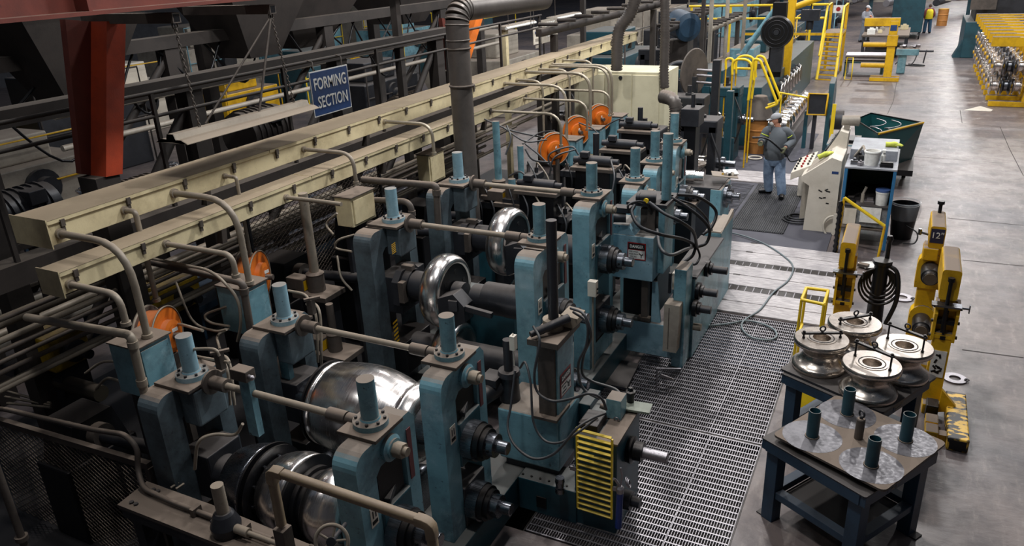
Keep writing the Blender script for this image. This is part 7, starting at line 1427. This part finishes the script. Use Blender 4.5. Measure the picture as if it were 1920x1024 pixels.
t = thing('tall_machine', 'tall brown machine behind the yellow arm racks at right edge', 'machine', (5, 45, 0)); m = MB(); m.bb(3.6, 9, 45, 50, 0.001, 4.2); m.build('machine_body', SCAF, t, bevel=.03); m = MB(); m.bb(3.5, 3.6, 45.5, 47, 1, 3.6); m.build('side_panel', YEL, t); m = MB(); m.lathe([(0, .5), (.2, .5)], (3.5, 48, 3), (-1, 0, 0), 22); m.build('flywheel', DARKC, t)
# ================================================================ PEOPLE
SKIN = plain('skin', (206, 148, 122), .5)
def skin_mesh(name, mat, verts, edges, parent, sub=2, root=0):
    off = Vector((0, 0, 0)); p = parent
    while p is not None: off += p.location; p = p.parent
    me = bpy.data.meshes.new(name); me.from_pydata([tuple(Vector(v[0]) - off) for v in verts], edges, []); o = bpy.data.objects.new(name, me); COL.objects.link(o); o.parent = parent
    me.materials.append(mat); mod = o.modifiers.new('skin', 'SKIN'); mod.use_smooth_shade = True
    if not me.skin_vertices: 
        bpy.context.view_layer.objects.active = o
    sv = me.skin_vertices[0].data
    for i, v in enumerate(verts): r = v[1]; sv[i].radius = (r, r) if isinstance(r, (int, float)) else r; sv[i].use_root = (i == root)
    s = o.modifiers.new('sub', 'SUBSURF'); s.levels = sub; s.render_levels = sub
    return o
def limb(name, mat, pts, rs, parent, n=10):
    P = spline(pts, 5); R = []
    for i in range(len(P)):
        u = i / (len(P) - 1) * (len(rs) - 1); k = min(int(u), len(rs) - 2); R.append(rs[k] + (rs[k + 1] - rs[k]) * (u - k))
    m = MB(); m.tube(P, R, n); return m
def ellipsoid(m, c, rx, ry, rz, ax, up=(0, 0, 1), n=20, k=12, f=None):
    ax = Vector(ax).normalized(); up = Vector(up); up = (up - ax * up.dot(ax)).normalized(); sd = up.cross(ax)
    V = []; F = []
    for j in range(k + 1):
        th = PI * j / k
        for i in range(n):
            ph = 2 * PI * i / n; x = math.sin(th) * math.cos(ph); y = math.sin(th) * math.sin(ph); z = math.cos(th)
            if f: x, y, z = f(x, y, z)
            V.append(Vector(c) + ax * x * rx + sd * y * ry + up * z * rz)
    for j in range(k):
        for i in range(n): i2 = (i + 1) % n; F.append((j * n + i, (j + 1) * n + i, (j + 1) * n + i2, j * n + i2))
    m.add(V, F, True); return m
def person(lab, J, fwd, hf, mats, cap=None, mask=False, vest=None, H=1.78, cat='person', hair=None, gloves=None, hairm=None, cuffs=None):
    """J: joints in world space; fwd: chest facing; hf: head facing"""
    s = H / 1.78; t = thing('person', lab, cat, (J['hipc'].x, J['hipc'].y, min(J['anL'].z, J['anR'].z) - .09))
    fwd = Vector(fwd).normalized(); hf = Vector(hf).normalized()
    shirt, jeans, shoe = mats
    hc = J['head']; nk = J['neck']
    # one continuous body
    vs = [(J['hipc'], (.13 * s, .11 * s)), (J['waist'], (.12 * s, .1 * s)), (J['chest'], (.12 * s, .1 * s)), (nk, .062 * s), (hc, .07 * s),
          (J['shL'], .05 * s), (J['elL'], .05 * s), (J['haL'], .035 * s), (J['shR'], .05 * s), (J['elR'], .05 * s), (J['haR'], .035 * s),
          (J['hiL'], .1 * s), (J['knL'], .068 * s), (J['anL'], .045 * s), (J['hiR'], .1 * s), (J['knR'], .068 * s), (J['anR'], .045 * s),
          (J['toL'], .02 * s), (J['toR'], .02 * s)]
    es = [(0, 1), (1, 2), (2, 3), (3, 4), (2, 5), (5, 6), (6, 7), (2, 8), (8, 9), (9, 10), (0, 11), (11, 12), (12, 13), (0, 14), (14, 15), (15, 16), (13, 17), (16, 18)]
    skin_mesh('body', SKIN, vs, es, t)
    # clothes follow the body: torso and sleeves, pelvis and trouser legs
    rt = fwd.cross(Vector((0, 0, 1))).normalized()
    def loft(m, rings, n=20):
        b0 = len(m.v)
        for c, a_, d_ in rings: m.v += [tuple(Vector(c) + rt * (a_ * s * math.cos(2 * PI * i / n)) + fwd * (d_ * s * math.sin(2 * PI * i / n))) for i in range(n)]
        for j in range(len(rings) - 1):
            for i in range(n): i2 = (i + 1) % n; m.f.append((b0 + j * n + i, b0 + j * n + i2, b0 + (j + 1) * n + i2, b0 + (j + 1) * n + i)); m.s.append(True)
        return m
    up_ = Vector((0, 0, 1)); hp, wa, ch = J['hipc'], J['waist'], J['chest']; shm = (J['shL'] + J['shR']) / 2
    m = MB(); loft(m, [(hp - up_ * .03 * s, .2, .18), (hp + up_ * .01, .21, .19), (wa.lerp(hp, .5) + fwd * .02, .225, .21), (wa + fwd * .015, .22, .2), (ch, .225, .165), (shm, .205, .12), (shm + up_ * .05 * s, .13, .1), (nk + up_ * .01, .075, .075)])
    for k in 'LR':
        a, e, h = J['sh' + k], J['el' + k], J['ha' + k]; P = spline([shm.lerp(a, .55) + up_ * .02, a, e, e.lerp(h, .85)], 5); n_ = len(P); m.tube(P, [(.075 + .018 * math.sin(min(1, i / n_ * 2) * PI / 2) - .05 * max(0, i / n_ - .45)) * s for i in range(n_)], 14)
    m.build('shirt', shirt, t)
    m = MB(); loft(m, [((J['hiL'] + J['hiR']) / 2 - up_ * .1 * s, .13, .12), ((J['hiL'] + J['hiR']) / 2 - up_ * .0 * s, .19, .16), (hp + up_ * .06 * s, .195, .175)])
    for k in 'LR':
        P = spline([J['hi' + k] + up_ * .03, J['hi' + k].lerp(J['kn' + k], .4), J['kn' + k], J['kn' + k].lerp(J['an' + k], .6), J['an' + k] + Vector((0, 0, -.03))], 5); n_ = len(P); m.tube(P, [(.118 - .03 * i / n_) * s for i in range(n_)], 14)
    m.build('jeans', jeans, t)
    for k in 'LR':
        a, b = J['an' + k], J['to' + k]; d = (b - a); d.z = 0; d.normalize(); m = MB(); z0 = a.z - .09
        m.tube([a - d * .07 + Vector((0, 0, -.045)), a + Vector((0, 0, -.03)), a + d * .1 + Vector((0, 0, -.045)), a + d * .2 + Vector((0, 0, -.055))], [.055, .066, .056, .042], 12); m.build('shoe', shoe, t)
    # head
    m = MB()
    def face(x, y, z):
        if x > .2 and z < -.1: x *= 1 - .12 * (-z); 
        if z < -.3: y *= 1 - .28 * (-z - .3)
        return x, y, z
    ellipsoid(m, hc, .105 * s, .082 * s, .125 * s, hf, f=face)
    up = Vector((0, 0, 1)); sd = up.cross(hf).normalized()
    m.tube([hc + hf * .098 * s + up * .015 * s, hc + hf * .125 * s - up * .02 * s], [.012 * s, .018 * s], 8)
    for q in (-1, 1): ellipsoid(m, hc + sd * q * .082 * s - up * .005 * s - hf * .01 * s, .022 * s, .01 * s, .034 * s, hf, n=10, k=6)
    hd = m.build('head', SKIN, t)
    for q in (-1, 1):
        m = MB(); ellipsoid(m, hc + hf * .092 * s + sd * q * .033 * s + up * .02 * s, .012 * s, .014 * s, .01 * s, hf, n=10, k=6); m.build('eye', WHT, hd)
        m = MB(); m.tube([hc + hf * .098 * s + sd * q * .05 * s + up * .045 * s, hc + hf * .104 * s + sd * q * .018 * s + up * .045 * s], .006 * s, 5); m.build('eyebrow', hairm or DARKC, hd)
    if not mask: m = MB(); m.tube([hc + hf * .094 * s - sd * .025 * s - up * .06 * s, hc + hf * .1 * s - up * .062 * s, hc + hf * .094 * s + sd * .025 * s - up * .06 * s], .006 * s, 5); m.build('mouth', REDP, hd)
    if hair or cap is None:
        m = MB(); ellipsoid(m, hc + up * .02 * s - hf * .015 * s, .107 * s, .09 * s, .12 * s, hf, f=lambda x, y, z: (min(x, .55 if z < .5 else 1), y, max(z, -.35))); m.build('hair', hairm or DARKC, t)
    if cap:
        m = MB(); ellipsoid(m, hc + up * .045 * s - hf * .005 * s, .118 * s, .098 * s, .1 * s, hf, f=lambda x, y, z: (x, y, max(z, -.05))); cp = m.build('cap', cap, t)
        m = MB(); m.tube([hc + hf * .09 * s + up * .048 * s, hc + hf * .14 * s + up * .042 * s, hc + hf * .185 * s + up * .03 * s], [.075 * s, .07 * s, .045 * s], 12)
        for i, v in enumerate(m.v): vv = Vector(v); m.v[i] = tuple(hc + hf * (vv - hc).dot(hf) + sd * (vv - hc).dot(sd) + up * (.045 * s + ((vv - hc).dot(up) - .045 * s) * .14))
        m.build('cap_brim', cap, cp)
        m = MB(); ellipsoid(m, hc - up * .01 * s - hf * .05 * s, .07 * s, .088 * s, .075 * s, hf, n=16, k=8); m.build('short_hair', hairm or DARKC, t)
    if mask:
        m = MB(); ellipsoid(m, hc + hf * .07 * s - up * .045 * s, .055 * s, .055 * s, .052 * s, (hf - up * .3)); mk = m.build('face_mask', WHT, t); m = MB()
        for q in (-1, 1): m.tube([hc + hf * .09 * s + sd * q * .04 * s - up * .03 * s, hc - hf * .0 * s + sd * q * .087 * s + up * .0 * s], .004 * s, 5)
        m.build('ear_loops', WHT, mk)
    # hands with fingers
    for k in 'LR':
        e, h = J['el' + k], J['ha' + k]; d = (h - e).normalized(); u = d.cross(Vector((0, 0, 1))).normalized(); w = d.cross(u); gm = gloves or SKIN
        m = MB(); m.tube([h - d * .03, h + d * .03, h + d * .075], [.032 * s, .042 * s, .038 * s], 10)
        for i, (o_, l) in enumerate(((-.03, .06), (-.01, .075), (.01, .07), (.03, .055))): b = h + d * .07 + u * o_ * s; m.tube([b, b + d * l * .5 * s + w * .012, b + d * l * .75 * s + w * .04], [.012 * s, .011 * s, .008 * s], 7)
        b = h + d * .01 + u * .035 * s; m.tube([b, b + d * .03 + u * .025, b + d * .06 + u * .02 + w * .02], [.014 * s, .012 * s, .009 * s], 7); m.build('hand', gm, t)
    if vest:
        m = MB(); loft(m, [(hp - up_ * .06 * s, .225, .205), (wa, .24, .225), (ch, .245, .19), (shm, .215, .15), (shm + up_ * .06 * s, .14, .12)]); m.build('vest', vest, t)
    if cuffs:
        for k in 'LR': m = MB(); c = J['sh' + k].lerp(J['el' + k], .45); m.torus(c, J['el' + k] - J['sh' + k], .083 * s, .01, 18, 6); m.build('sleeve_band', cuffs, t)
    return t
y = 16.25
def Q(px, py, dy=0.): return AY(px, py, y + dy)
fl, fr = AZ(1434, 361, .036), AZ(1465, 371, .036)
J = dict(head=Q(1455, 225), neck=Q(1459, 238), chest=Q(1458, 256), waist=Q(1455, 278), hipc=Q(1452, 294), shL=Q(1439, 245, .0), shR=Q(1475, 247, .0), elL=Q(1430, 263, -.05), elR=Q(1485, 264, .05), haL=Q(1427, 268, -.3), haR=Q(1471, 279, -.28),
         hiL=Q(1443, 300), hiR=Q(1462, 300), knL=Q(1439, 328, -.02), knR=Q(1463, 333, -.08))
J['anL'] = Vector((fl.x + .07, fl.y, .13)); J['anR'] = Vector((fr.x, fr.y + .02, .13)); J['knL'].y = (J['hiL'].y + fl.y) / 2; J['toL'] = J['anL'] + Vector((-.17, -.05, -.06)); J['toR'] = J['anR'] + Vector((.02, -.18, -.06))
SHIRT = paint('grey_shirt', (92, 98, 104), (66, 70, 78), dust=0, rough=.85, grime=.5, chips=0); JEAN = paint('faded_jeans', (138, 160, 188), (84, 104, 134), dust=0, rough=.85, grime=.9, chips=0, scale=5)
person('person in grey shirt, faded jeans, cap and white face mask standing on ribbed mat', J, (-.6, -.8, 0), (-.93, -.3, -.22), (SHIRT, JEAN, DARKC), cap=plain('grey_cap', (150, 152, 156), .8), mask=True, gloves=paint('work_gloves', (94, 96, 72), (60, 60, 50), dust=0, rough=.9), hairm=plain('dark_hair', (50, 38, 32), .8), cuffs=plain('yellow_band', (200, 220, 70), .6))
a, b = Q(1411, 258, -.36), Q(1468, 285, -.36)
t = thing('flat_bar', 'long dark curved strip held in both hands by the masked person', 'strip', tuple(a)); m = MB(); P = spline([a, Q(1435, 259, -.37), Q(1452, 270, -.37), b, Q(1475, 292, -.3)]); m.tube(P, .022, 6); m.build('strip_body', DARKC, t)
m = MB(); m.tube(spline([Q(1474, 290, -.3), Q(1483, 303, -.2), Vector((-1.66, 15.6, 1.0))]), .012, 6); m.build('cord', DARKC, t)
# two people far back
def far_person(lab, px, py, pyh, mats, fwd, hf, yoff=0., **k):
    f = AZ(px, py, 0); y = f.y; H = AY(px, pyh, y).z; s = H / 1.78; u = Vector(fwd).normalized(); r = Vector((u.y, -u.x, 0)); P = lambda a, b, z: Vector((f.x, f.y, 0)) + r * a * s + u * b * s + Vector((0, 0, z * s))
    ar = k.pop('arms', 'down')
    J = dict(head=P(0, .03, 1.66), neck=P(0, 0, 1.5), chest=P(0, 0, 1.32), waist=P(0, 0, 1.08), hipc=P(0, 0, .95), shL=P(-.19, 0, 1.42), shR=P(.19, 0, 1.42), hiL=P(-.1, 0, .88), hiR=P(.1, 0, .88), knL=P(-.13, .04, .48), knR=P(.13, -.02, .48), anL=P(-.14, .03, .09), anR=P(.15, -.1, .09), toL=P(-.15, .2, .04), toR=P(.17, .08, .04))
    if ar == 'down': J.update(elL=P(-.27, -.03, 1.14), elR=P(.27, -.03, 1.14), haL=P(-.22, .12, .95), haR=P(.22, .12, .95))
    else: J.update(elL=P(-.26, .1, 1.2), elR=P(.26, .1, 1.2), haL=P(.0, .3, 1.3), haR=P(-.02, .3, 1.22))
    return person(lab, J, fwd, hf, mats, H=H, **k)
far_person('person in grey work clothes with folded arms, far left of aisle', 1619, 78, 11, (plain('grey_hoodie', (140, 142, 150), .9), plain('grey_trousers', (120, 126, 136), .9), DARKC), (.7, -.7, 0), (.8, -.5, -.2), arms='fold', cap=plain('light_cap', (190, 190, 194), .8))
far_person('person in bright yellow vest seen from behind at aisle end', 1737, 62, 8, (plain('navy_shirt', (120, 60, 60), .9), plain('blue_trousers', (50, 84, 112), .9), DARKC), (-.2, .95, 0), (-.2, .95, 0), vest=plain('hi_vis_yellow', (236, 214, 40), .7), hairm=plain('brown_hair', (70, 52, 44), .8))
